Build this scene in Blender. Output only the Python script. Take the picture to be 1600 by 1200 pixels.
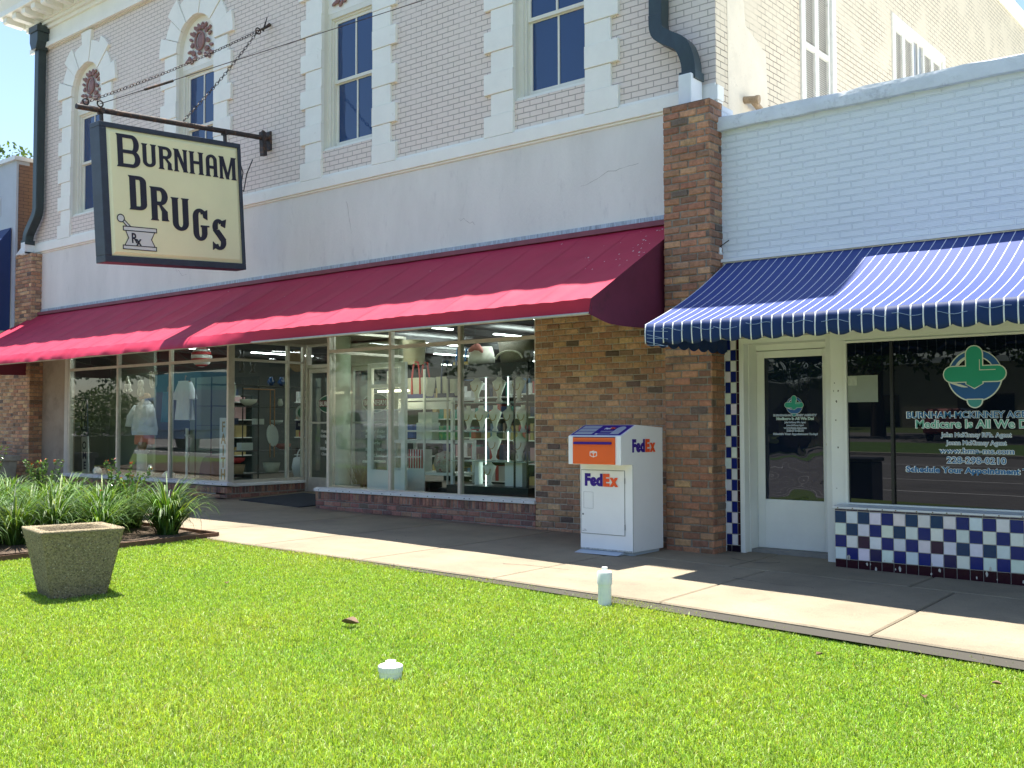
import bpy, math, random
import numpy as np
from mathutils import Vector, Matrix
R = math.radians
rnd = random.Random(7)
for o in list(bpy.data.objects): bpy.data.objects.remove(o)
scene = bpy.context.scene
C = scene.collection

# ---------------------------------------------------------------- camera
cam = bpy.data.cameras.new('camera'); co = bpy.data.objects.new('camera', cam); C.objects.link(co)
yaw, pit, rol = R(39.7379), R(2.2879), R(-0.1118)
F = Vector((-math.sin(yaw)*math.cos(pit), math.cos(yaw)*math.cos(pit), math.sin(pit)))
Rt = Vector((math.cos(yaw), math.sin(yaw), 0)); Up = Rt.cross(F)
cr, sr = math.cos(rol), math.sin(rol)
X = cr*Rt + sr*Up; Y = -sr*Rt + cr*Up
co.matrix_world = Matrix(((X.x, Y.x, -F.x, 0), (X.y, Y.y, -F.y, 0), (X.z, Y.z, -F.z, 1.40), (0, 0, 0, 1)))
cam.sensor_width = 36; cam.lens = 36*1624.33/1600; cam.clip_end = 3000; cam.clip_start = 0.05
scene.camera = co
# ---------------------------------------------------------------- world, sun, exposure
w = bpy.data.worlds.new('World'); scene.world = w; w.use_nodes = True
nt = w.node_tree; bg = nt.nodes['Background']; sky = nt.nodes.new('ShaderNodeTexSky')
sky.sky_type = 'NISHITA'; sky.sun_disc = False
SD = Vector((-0.17, 0.08, 1.0)).normalized()
sky.sun_elevation = math.asin(SD.z); sky.sun_rotation = math.atan2(SD.x, SD.y)
sky.air_density = 1.0; sky.dust_density = 0.6; sky.ozone_density = 1.2
hs = nt.nodes.new('ShaderNodeHueSaturation'); hs.inputs['Saturation'].default_value = 1.0; nt.links.new(sky.outputs[0], hs.inputs['Color']); nt.links.new(hs.outputs[0], bg.inputs[0]); bg.inputs[1].default_value = 0.098
sl = bpy.data.lights.new('sun', 'SUN'); so = bpy.data.objects.new('sun', sl); C.objects.link(so)
sl.energy = 5.0; sl.angle = R(0.53); sl.color = (1.0, 0.95, 0.86)
so.rotation_euler = SD.to_track_quat('Z', 'Y').to_euler(); so.location = (0, 0, 30)
scene.view_settings.view_transform = 'Standard'; scene.view_settings.look = 'None'
scene.view_settings.exposure = 1.5; scene.view_settings.gamma = 1.0; scene.view_settings.use_curve_mapping = False
scene.render.engine = 'CYCLES'
scene.cycles.max_bounces = 10; scene.cycles.transparent_max_bounces = 24; scene.cycles.diffuse_bounces = 5

# ---------------------------------------------------------------- helpers
ORG = {}
def tag(o, label=None, cat=None, group=None, kind=None):
    if label: o['label'] = label
    if cat: o['category'] = cat
    if group: o['group'] = group
    if kind: o['kind'] = kind
    return o
def thing(name, label, cat, loc=(0, 0, 0), rot=None, group=None, local=False, mat=None):
    o = bpy.data.objects.new(name, None); C.objects.link(o); o.location = loc
    o.empty_display_size = 0.1
    if rot: o.rotation_euler = rot
    if mat: o.matrix_world = mat
    ORG[o.name] = Vector((0, 0, 0)) if (local or rot or mat) else Vector(loc)
    return tag(o, label, cat, group)
class MB:
    def __init__(s): s.v = []; s.f = []; s.mi = []; s.c = []; s.m = 0; s.col = (1, 1, 1)
    def add(s, vs, fs, col=None):
        b = len(s.v); s.v += [tuple(p) for p in vs]
        for f in fs: s.f.append([b+i for i in f]); s.mi.append(s.m); s.c.append(col or s.col)
        return s
    def quad(s, *p, col=None): return s.add(p, [range(len(p))], col)
    def box(s, x0, x1, y0, y1, z0, z1, col=None):
        return s.add([(x0,y0,z0),(x1,y0,z0),(x1,y1,z0),(x0,y1,z0),(x0,y0,z1),(x1,y0,z1),(x1,y1,z1),(x0,y1,z1)],
            [(0,3,2,1),(4,5,6,7),(0,1,5,4),(1,2,6,5),(2,3,7,6),(3,0,4,7)], col)
    def obox(s, c, sx, sy, sz, M, col=None):
        vs = [Vector(c)+M@Vector((a*sx/2, b*sy/2, d*sz/2)) for d in (-1,1) for a, b in ((-1,-1),(1,-1),(1,1),(-1,1))]
        return s.add(vs, [(0,3,2,1),(4,5,6,7),(0,1,5,4),(1,2,6,5),(2,3,7,6),(3,0,4,7)], col)
    def prism(s, poly, plane, a, b, col=None):
        """poly: 2D points; plane 'xz' (extrude y), 'yz' (extrude x), 'xy' (extrude z)"""
        n = len(poly)
        g = {'xz': lambda p, d: (p[0], d, p[1]), 'yz': lambda p, d: (d, p[0], p[1]), 'xy': lambda p, d: (p[0], p[1], d)}[plane]
        vs = [g(p, a) for p in poly]+[g(p, b) for p in poly]
        return s.add(vs, [list(range(n)), list(range(2*n-1, n-1, -1))]+[(i, i+n, (i+1) % n+n, (i+1) % n) for i in range(n)], col)
    def bar(s, p, q, r, n=8, r2=None, cap=True, col=None):
        return s.tube([p, q], [r, r if r2 is None else r2], n, cap, col)
    def tube(s, path, r, n=8, cap=True, col=None, flat=1.0):
        P = [Vector(p) for p in path]; k = len(P)
        rr = r if isinstance(r, (list, tuple)) else [r]*k
        vs = []; prev = None
        for i, p in enumerate(P):
            t = (P[min(i+1, k-1)]-P[max(i-1, 0)]).normalized()
            a = Vector((0, 0, 1)) if abs(t.z) < .95 else Vector((1, 0, 0))
            if prev is not None: u = (prev-t*prev.dot(t)).normalized()
            else: u = t.cross(a).normalized()
            prev = u; v = t.cross(u)
            for j in range(n):
                an = 2*math.pi*j/n+(math.pi/n if n == 4 else 0); vs.append(p+(u*math.cos(an)+v*math.sin(an)*flat)*rr[i])
        fs = [(i*n+j, i*n+(j+1) % n, (i+1)*n+(j+1) % n, (i+1)*n+j) for i in range(k-1) for j in range(n)]
        if cap: fs += [list(range(n-1, -1, -1)), list(range((k-1)*n, k*n))]
        return s.add(vs, fs, col)
    def lathe(s, prof, c=(0, 0, 0), n=24, col=None, sx=1, sy=1):
        k = len(prof); vs = [(c[0]+r*sx*math.cos(2*math.pi*j/n), c[1]+r*sy*math.sin(2*math.pi*j/n), c[2]+z) for r, z in prof for j in range(n)]
        fs = [(i*n+j, i*n+(j+1) % n, (i+1)*n+(j+1) % n, (i+1)*n+j) for i in range(k-1) for j in range(n)]
        if prof[0][0] > 1e-4: fs.append(list(range(n-1, -1, -1)))
        if prof[-1][0] > 1e-4: fs.append(list(range((k-1)*n, k*n)))
        return s.add(vs, fs, col)
    def ball(s, c, rx, ry=None, rz=None, n=12, m=8, col=None, M=None):
        ry = ry or rx; rz = rz or rx; vs = []
        for i in range(m+1):
            a = math.pi*i/m
            for j in range(n):
                b = 2*math.pi*j/n; p = Vector((rx*math.sin(a)*math.cos(b), ry*math.sin(a)*math.sin(b), -rz*math.cos(a)))
                vs.append(Vector(c)+(M@p if M else p))
        return s.add(vs, [(i*n+j, i*n+(j+1) % n, (i+1)*n+(j+1) % n, (i+1)*n+j) for i in range(m) for j in range(n)], col)
    def grid(s, fn, nu, nv, col=None):
        vs = [fn(i/nu, j/nv) for j in range(nv+1) for i in range(nu+1)]
        return s.add(vs, [(j*(nu+1)+i, j*(nu+1)+i+1, (j+1)*(nu+1)+i+1, (j+1)*(nu+1)+i) for j in range(nv) for i in range(nu)], col)
    def build(s, name, mats, parent=None, loc=None, smooth=False, bevel=0, solid=0, sub=0, colors=False, rot=None, auto=False):
        org = ORG.get(parent.name, Vector((0, 0, 0))) if parent else (Vector(loc) if (loc and not rot) else Vector((0, 0, 0)))
        me = bpy.data.meshes.new(name)
        me.from_pydata([(p[0]-org.x, p[1]-org.y, p[2]-org.z) for p in s.v], [], [list(f) for f in s.f])
        mats = mats if isinstance(mats, (list, tuple)) else [mats]
        for m in mats: me.materials.append(m)
        if len(mats) > 1: me.polygons.foreach_set('material_index', s.mi)
        if colors:
            ca = me.color_attributes.new('Col', 'FLOAT_COLOR', 'CORNER'); a = []
            for f, c in zip(s.f, s.c): a += [c[0], c[1], c[2], 1.0]*len(f)
            ca.data.foreach_set('color', a)
        if smooth: me.polygons.foreach_set('use_smooth', [True]*len(me.polygons))
        me.validate(); me.update()
        o = bpy.data.objects.new(name, me); C.objects.link(o)
        if parent: o.parent = parent; ORG[o.name] = org
        else:
            if loc: o.location = loc
            if rot: o.rotation_euler = rot
            ORG[o.name] = org
        if smooth and auto:
            me.set_sharp_from_angle(angle=R(40))
        if sub:
            m = o.modifiers.new('sub', 'SUBSURF'); m.levels = m.render_levels = sub
        if solid:
            m = o.modifiers.new('solid', 'SOLIDIFY'); m.thickness = solid
        if bevel:
            m = o.modifiers.new('bevel', 'BEVEL'); m.width = bevel; m.segments = 2; m.limit_method = 'ANGLE'; m.angle_limit = R(35)
        return o
def copy_tree(o, parent=None):
    c = o.copy(); C.objects.link(c); c.parent = parent
    ORG[c.name] = ORG.get(o.name, Vector((0, 0, 0)))
    for ch in [x for x in C.objects if x.parent == o]: copy_tree(ch, c)
    return c
BF = None
def text(name, body, size, mat, parent, M, sx=1.0, off=0.0, ext=0.001, spacing=1.0, align='CENTER', org=True, width=None):
    """flat lettering; M places local x (reading), y (up), z (towards the reader) in the world / thing frame"""
    cu = bpy.data.curves.new('t', 'FONT'); cu.body = body; cu.size = size; cu.offset = off; cu.extrude = ext
    cu.space_character = spacing; cu.align_x = align; cu.resolution_u = 3
    t = bpy.data.objects.new('t', cu); C.objects.link(t)
    me = bpy.data.meshes.new_from_object(t.evaluated_get(bpy.context.evaluated_depsgraph_get()))
    bpy.data.objects.remove(t)
    if width:
        xs = [v.co.x for v in me.vertices]; sx = width/max(1e-6, (max(xs)-min(xs)))
        if align == 'CENTER':
            mid = (max(xs)+min(xs))/2
            for v in me.vertices: v.co.x -= mid
        if align == 'LEFT':
            mn = min(xs)
            for v in me.vertices: v.co.x -= mn
    og = ORG.get(parent.name, Vector((0, 0, 0))) if parent else Vector((0, 0, 0))
    for v in me.vertices:
        p = M @ Vector((v.co.x*sx, v.co.y, v.co.z)); v.co = p-og
    me.materials.clear(); me.materials.append(mat); me.name = name
    o = bpy.data.objects.new(name, me); C.objects.link(o); o.parent = parent; ORG[o.name] = og
    return o
def MF(x, y, z, out=0.0):   # facade-facing frame: reads along +x, faces -y
    return Matrix(((1, 0, 0, x), (0, 0, -1, y), (0, 1, 0, z), (0, 0, 0, 1)))
def MS(x, y, z):            # faces +x, reads along +y
    return Matrix(((0, 0, 1, x), (1, 0, 0, y), (0, 1, 0, z), (0, 0, 0, 1)))

# ---------------------------------------------------------------- materials
def newmat(name):
    m = bpy.data.materials.new(name); m.use_nodes = True; n = m.node_tree
    return m, n, n.nodes['Principled BSDF'], n.nodes, n.links
def mat(name, col, rough=0.6, vary=0.0, vs=3.0, bump=0.0, bs=60.0, metal=0.0, spec=0.5, dirt=None, dirts=1.5, dirtlo=0.5, dirthi=0.7, sheen=0, stretch=None, attr=False, coat=0, detail=6):
    m, n, P, N, L = newmat(name)
    tc = N.new('ShaderNodeTexCoord'); src = tc.outputs['Object']
    if stretch:
        mp = N.new('ShaderNodeMapping'); mp.inputs['Scale'].default_value = stretch; L.new(src, mp.inputs[0]); src = mp.outputs[0]
    P.inputs['Roughness'].default_value = rough; P.inputs['Metallic'].default_value = metal
    P.inputs['Specular IOR Level'].default_value = spec
    if coat: P.inputs['Coat Weight'].default_value = coat
    if sheen: P.inputs['Sheen Weight'].default_value = sheen
    colout = None
    if attr:
        a = N.new('ShaderNodeAttribute'); a.attribute_name = 'Col'; colout = a.outputs[0]
    if vary or dirt or attr:
        tx = N.new('ShaderNodeTexNoise'); tx.inputs['Scale'].default_value = vs; tx.inputs['Detail'].default_value = detail; tx.inputs['Roughness'].default_value = .65
        L.new(src, tx.inputs[0])
        mr = N.new('ShaderNodeMapRange'); mr.inputs[1].default_value = .3; mr.inputs[2].default_value = .7
        mr.inputs[3].default_value = 1-vary; mr.inputs[4].default_value = 1+vary*.6; L.new(tx.outputs[0], mr.inputs[0])
        mx = N.new('ShaderNodeMix'); mx.data_type = 'RGBA'; mx.blend_type = 'MULTIPLY'; mx.inputs[0].default_value = 1
        if colout: L.new(colout, mx.inputs[6])
        else: mx.inputs[6].default_value = (*col, 1)
        L.new(mr.outputs[0], mx.inputs[7]); colout = mx.outputs[2]
        if dirt:
            t2 = N.new('ShaderNodeTexNoise'); t2.inputs['Scale'].default_value = dirts; t2.inputs['Detail'].default_value = 10; t2.inputs['Roughness'].default_value = .75
            L.new(src, t2.inputs[0])
            m2 = N.new('ShaderNodeMapRange'); m2.inputs[1].default_value = dirtlo; m2.inputs[2].default_value = dirthi; L.new(t2.outputs[0], m2.inputs[0])
            x2 = N.new('ShaderNodeMix'); x2.data_type = 'RGBA'; L.new(m2.outputs[0], x2.inputs[0]); L.new(colout, x2.inputs[6]); x2.inputs[7].default_value = (*dirt, 1); colout = x2.outputs[2]
        L.new(colout, P.inputs['Base Color'])
    else: P.inputs['Base Color'].default_value = (*col, 1)
    if bump:
        tb = N.new('ShaderNodeTexNoise'); tb.inputs['Scale'].default_value = bs; tb.inputs['Detail'].default_value = 5; L.new(src, tb.inputs[0])
        b = N.new('ShaderNodeBump'); b.inputs['Strength'].default_value = min(1, bump); b.inputs['Distance'].default_value = .01; L.new(tb.outputs[0], b.inputs['Height']); L.new(b.outputs[0], P.inputs['Normal'])
    return m
def paint_brick(name, c1, c2, cm, w=.215, h=.0765, ms=.006, dist=.006, dirt=(.3, .27, .22), cover=(.38, .62), grime=.35, bstr=1.0):
    """painted brickwork: courses along x+y and z; mortar lines show where the paint has not filled them"""
    m, n, P, N, L = newmat(name)
    tc = N.new('ShaderNodeTexCoord'); sp = N.new('ShaderNodeSeparateXYZ'); L.new(tc.outputs['Object'], sp.inputs[0])
    ad = N.new('ShaderNodeMath'); ad.operation = 'ADD'; L.new(sp.outputs[0], ad.inputs[0]); L.new(sp.outputs[1], ad.inputs[1])
    cb = N.new('ShaderNodeCombineXYZ'); L.new(ad.outputs[0], cb.inputs[0]); L.new(sp.outputs[2], cb.inputs[1])
    wob = N.new('ShaderNodeTexNoise'); wob.inputs['Scale'].default_value = 9; L.new(tc.outputs['Object'], wob.inputs[0])
    vm = N.new('ShaderNodeVectorMath'); vm.operation = 'MULTIPLY_ADD'; L.new(wob.outputs[1], vm.inputs[0]); vm.inputs[1].default_value = (.010, .007, 0); L.new(cb.outputs[0], vm.inputs[2])
    br = N.new('ShaderNodeTexBrick'); L.new(vm.outputs[0], br.inputs[0]); br.inputs['Scale'].default_value = 1
    br.inputs['Brick Width'].default_value = w; br.inputs['Row Height'].default_value = h; br.inputs['Mortar Size'].default_value = ms; br.inputs['Mortar Smooth'].default_value = .25
    br.inputs['Color1'].default_value = (*c1, 1); br.inputs['Color2'].default_value = (*c2, 1); br.inputs['Mortar'].default_value = (*cm, 1)
    # base without mortar
    nz = N.new('ShaderNodeTexNoise'); nz.inputs['Scale'].default_value = 1.7; nz.inputs['Detail'].default_value = 8; L.new(tc.outputs['Object'], nz.inputs[0])
    mr = N.new('ShaderNodeMapRange'); mr.inputs[1].default_value = cover[0]; mr.inputs[2].default_value = cover[1]; L.new(nz.outputs[0], mr.inputs[0])
    mu = N.new('ShaderNodeMath'); mu.operation = 'MULTIPLY'; L.new(br.outputs['Fac'], mu.inputs[0]); L.new(mr.outputs[0], mu.inputs[1])
    base = N.new('ShaderNodeTexNoise'); base.inputs['Scale'].default_value = 5; base.inputs['Detail'].default_value = 8; L.new(tc.outputs['Object'], base.inputs[0])
    m0 = N.new('ShaderNodeMix'); m0.data_type = 'RGBA'; m0.inputs[6].default_value = (*c1, 1); m0.inputs[7].default_value = (*c2, 1); L.new(base.outputs[0], m0.inputs[0])
    m1 = N.new('ShaderNodeMix'); m1.data_type = 'RGBA'; L.new(mu.outputs[0], m1.inputs[0]); L.new(m0.outputs[2], m1.inputs[6]); m1.inputs[7].default_value = (*cm, 1)
    g = N.new('ShaderNodeTexNoise'); g.inputs['Scale'].default_value = 14; g.inputs['Detail'].default_value = 10; g.inputs['Roughness'].default_value = .8; L.new(tc.outputs['Object'], g.inputs[0])
    gr = N.new('ShaderNodeMapRange'); gr.inputs[1].default_value = .6; gr.inputs[2].default_value = .78; gr.inputs[4].default_value = grime; L.new(g.outputs[0], gr.inputs[0])
    m2 = N.new('ShaderNodeMix'); m2.data_type = 'RGBA'; L.new(gr.outputs[0], m2.inputs[0]); L.new(m1.outputs[2], m2.inputs[6]); m2.inputs[7].default_value = (*dirt, 1)
    L.new(m2.outputs[2], P.inputs['Base Color']); P.inputs['Roughness'].default_value = .7
    hh = N.new('ShaderNodeMath'); hh.operation = 'MULTIPLY_ADD'; L.new(br.outputs['Fac'], hh.inputs[0]); hh.inputs[1].default_value = -1
    fb = N.new('ShaderNodeTexNoise'); fb.inputs['Scale'].default_value = 45; fb.inputs['Detail'].default_value = 4; L.new(tc.outputs['Object'], fb.inputs[0])
    hs = N.new('ShaderNodeMath'); hs.operation = 'MULTIPLY'; L.new(fb.outputs[0], hs.inputs[0]); hs.inputs[1].default_value = .5; L.new(hs.outputs[0], hh.inputs[2])
    b = N.new('ShaderNodeBump'); b.inputs['Strength'].default_value = bstr; b.inputs['Distance'].default_value = dist; L.new(hh.outputs[0], b.inputs['Height']); L.new(b.outputs[0], P.inputs['Normal'])
    return m
def glass(name, ior=1.6, tint=(.93, .97, .95), back=None, wav=.0, wscale=1.2):
    m, n, P, N, L = newmat(name); N.remove(P)
    out = [x for x in N if x.type == 'OUTPUT_MATERIAL'][0]
    fr = N.new('ShaderNodeFresnel'); fr.inputs['IOR'].default_value = ior
    gl = N.new('ShaderNodeBsdfGlossy'); gl.inputs['Roughness'].default_value = 0.0
    mx = N.new('ShaderNodeMixShader'); ge = N.new('ShaderNodeNewGeometry'); inv = N.new('ShaderNodeMath'); inv.operation = 'SUBTRACT'; inv.inputs[0].default_value = 1; L.new(ge.outputs['Backfacing'], inv.inputs[1]); ff = N.new('ShaderNodeMath'); ff.operation = 'MULTIPLY'; L.new(fr.outputs[0], ff.inputs[0]); L.new(inv.outputs[0], ff.inputs[1]); L.new(ff.outputs[0], mx.inputs[0])
    if back: b = N.new('ShaderNodeBsdfDiffuse'); b.inputs[0].default_value = (*back, 1)
    else: b = N.new('ShaderNodeBsdfTransparent'); b.inputs[0].default_value = (*tint, 1)
    L.new(b.outputs[0], mx.inputs[1]); L.new(gl.outputs[0], mx.inputs[2]); L.new(mx.outputs[0], out.inputs[0])
    if wav:
        tc = N.new('ShaderNodeTexCoord'); tb = N.new('ShaderNodeTexNoise'); tb.inputs['Scale'].default_value = wscale; tb.inputs['Detail'].default_value = 1.5; L.new(tc.outputs['Object'], tb.inputs[0])
        bb = N.new('ShaderNodeBump'); bb.inputs['Strength'].default_value = 1; bb.inputs['Distance'].default_value = wav; L.new(tb.outputs[0], bb.inputs['Height'])
        L.new(bb.outputs[0], gl.inputs['Normal']); L.new(bb.outputs[0], fr.inputs['Normal'])
    return m
def emit(name, col, s):
    m, n, P, N, L = newmat(name); P.inputs['Base Color'].default_value = (*col, 1); P.inputs['Emission Color'].default_value = (*col, 1); P.inputs['Emission Strength'].default_value = s
    return m
def leafmat(name, col, rough=.5, tr=.35, vary=.35, attr=False):
    m, n, P, N, L = newmat(name); out = [x for x in N if x.type == 'OUTPUT_MATERIAL'][0]
    P.inputs['Roughness'].default_value = rough
    ti = N.new('ShaderNodeBsdfTranslucent'); mx = N.new('ShaderNodeMixShader'); mx.inputs[0].default_value = tr
    if attr:
        a = N.new('ShaderNodeAttribute'); a.attribute_name = 'Col'; c = a.outputs[0]
    else:
        g = N.new('ShaderNodeNewGeometry'); mr = N.new('ShaderNodeMapRange'); mr.inputs[3].default_value = 1-vary; mr.inputs[4].default_value = 1+vary
        L.new(g.outputs['Random Per Island'], mr.inputs[0]); x = N.new('ShaderNodeMix'); x.data_type = 'RGBA'; x.blend_type = 'MULTIPLY'; x.inputs[0].default_value = 1
        x.inputs[6].default_value = (*col, 1); L.new(mr.outputs[0], x.inputs[7]); c = x.outputs[2]
    L.new(c, P.inputs['Base Color'])
    y = N.new('ShaderNodeMix'); y.data_type = 'RGBA'; y.blend_type = 'MULTIPLY'; y.inputs[0].default_value = 1; L.new(c, y.inputs[6]); y.inputs[7].default_value = (1.35, 1.25, .55, 1)
    L.new(y.outputs[2], ti.inputs[0])
    L.new(P.outputs[0], mx.inputs[1]); L.new(ti.outputs[0], mx.inputs[2]); L.new(mx.outputs[0], out.inputs[0])
    return m

M_ = {}
M_['upbrick'] = paint_brick('painted_pink_brick', (.80, .705, .63), (.74, .64, .57), (.42, .36, .315), cover=(.22, .45), grime=.25)
M_['sidebrick'] = paint_brick('painted_cream_brick', (.78, .68, .51), (.70, .60, .44), (.26, .20, .14), cover=(.38, .54), grime=.7, dirt=(.34, .27, .18))
M_['whitebrick'] = paint_brick('painted_white_brick', (.74, .77, .785), (.69, .73, .75), (.645, .685, .71), w=.26, h=.0725, ms=.008, dist=.011, cover=(.42, .66), grime=.22, dirt=(.38, .40, .42))
M_['oldbrick'] = paint_brick('old_red_brick', (.26, .15, .10), (.16, .09, .065), (.08, .06, .05), cover=(.2, .4), grime=.5, dirt=(.05, .04, .035))
M_['stucco'] = mat('grey_stucco', (.735, .715, .665), .85, vary=.10, vs=1.2, bump=.5, bs=70, dirt=(.50, .48, .46), dirts=4, dirtlo=.56, dirthi=.85, stretch=(1, 1, .35))
M_['stucco_low'] = mat('brown_grey_stucco', (.33, .28, .22), .85, vary=.15, vs=1.2, bump=.4, bs=60, dirt=(.20, .165, .13), dirts=1.1)
M_['cream'] = mat('cream_paint', (.86, .85, .78), .6, vary=.05, vs=2.5, bump=.15, bs=30, dirt=(.50, .45, .36), dirts=3.5, dirtlo=.62, dirthi=.85)
M_['creamtrim'] = mat('window_cream_paint', (.76, .74, .64), .5, vary=.05, vs=4, dirt=(.42, .38, .30), dirts=5, dirtlo=.64, dirthi=.85)
M_['brick'] = mat('rustic_brick', (1, 1, 1), .85, vary=.30, vs=26, bump=.9, bs=55, attr=True, dirt=(.055, .045, .036), dirts=3.0, dirtlo=.57, dirthi=.84)
M_['brickdark'] = mat('plinth_brick', (1, 1, 1), .85, vary=.30, vs=26, bump=.9, bs=55, attr=True, dirt=(.05, .04, .035), dirts=3, dirtlo=.56, dirthi=.75)
M_['pipe'] = mat('dark_green_copper', (.022, .040, .043), .45, vary=.35, vs=7, spec=.6, dirt=(.12, .16, .15), dirts=5, dirtlo=.60, dirthi=.8, stretch=(1, 1, .35))
M_['alu'] = mat('tan_aluminium', (.62, .58, .50), .45, vary=.12, vs=9, metal=.35, dirt=(.2, .17, .13), dirts=12, dirtlo=.62, dirthi=.8)
M_['alulight'] = mat('pale_frame', (.55, .53, .47), .5, vary=.08, vs=6)
M_['sill'] = mat('white_sill_metal', (.74, .75, .75), .5, vary=.1, vs=9, dirt=(.25, .25, .25), dirts=16, dirtlo=.62, dirthi=.75)
M_['glass'] = glass('shop_glass', 1.58, (.93, .98, .955), wav=.0011, wscale=.9)
M_['glassL'] = glass('shop_glass_left', 1.9, (.90, .95, .93), wav=.0018, wscale=.7)
M_['film'] = glass('dark_film_glass', 1.62, back=(.004, .007, .014), wav=.0006, wscale=.6)
M_['filmdoor'] = glass('wrinkled_film_glass', 1.62, back=(.006, .012, .030), wav=.010, wscale=2.2)
M_['upglass'] = glass('upper_window_glass', 1.75, back=(.006, .038, .13), wav=.004, wscale=1.1)  # blue of the reflected sky is painted into the diffuse backing
M_['white'] = mat('white_paint', (.74, .76, .76), .45, vary=.05, vs=3, dirt=(.36, .34, .30), dirts=9, dirtlo=.68, dirthi=.8)
M_['doorwhite'] = mat('door_white_paint', (.80, .81, .76), .5, vary=.05, vs=3, dirt=(.22, .20, .17), dirts=6, dirtlo=.69, dirthi=.8)
M_['coping'] = mat('white_concrete_coping', (.66, .69, .72), .8, vary=.12, vs=3, bump=1, bs=20, dirt=(.12, .12, .14), dirts=2.2, dirtlo=.56, dirthi=.80)
M_['pink'] = mat('terracotta_ornament', (.30, .17, .16), .7, vary=.25, vs=12)
M_['roofw'] = mat('white_roof', (.72, .72, .70), .8, vary=.08, vs=1)
M_['iron'] = mat('rusty_iron', (.035, .028, .028), .6, vary=.5, vs=12, dirt=(.17, .08, .04), dirts=9, dirtlo=.5, dirthi=.65)
M_['navyframe'] = mat('navy_sign_frame', (.030, .042, .065), .45, vary=.3, vs=6, dirt=(.14, .15, .16), dirts=4, dirtlo=.6, dirthi=.85, stretch=(1, 1, .4))
M_['signface'] = mat('yellow_sign_face', (.84, .82, .50), .30, vary=.05, vs=1.3, coat=.4, dirt=(.42, .36, .18), dirts=2.5, dirtlo=.66, dirthi=.9)
M_['letter'] = mat('black_letter', (.012, .012, .03), .4, vary=.2, vs=10)
M_['mortarwhite'] = mat('pale_sign_white', (.66, .67, .64), .5)
M_['soil'] = mat('bark_mulch', (.11, .075, .05), .95, vary=.6, vs=40, bump=1, bs=50, dirt=(.32, .24, .16), dirts=30, dirtlo=.58, dirthi=.66)
M_['edging'] = mat('rusty_bed_edging', (.13, .065, .04), .8, vary=.3, vs=8)
M_['planter'] = mat('exposed_aggregate', (.31, .25, .155), .95, vary=.45, vs=60, bump=1, bs=85, dirt=(.10, .085, .05), dirts=55, dirtlo=.50, dirthi=.62)
M_['pvc'] = mat('white_pvc', (.82, .83, .80), .5, vary=.08, vs=12, dirt=(.28, .27, .22), dirts=11, dirtlo=.60, dirthi=.75)
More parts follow.
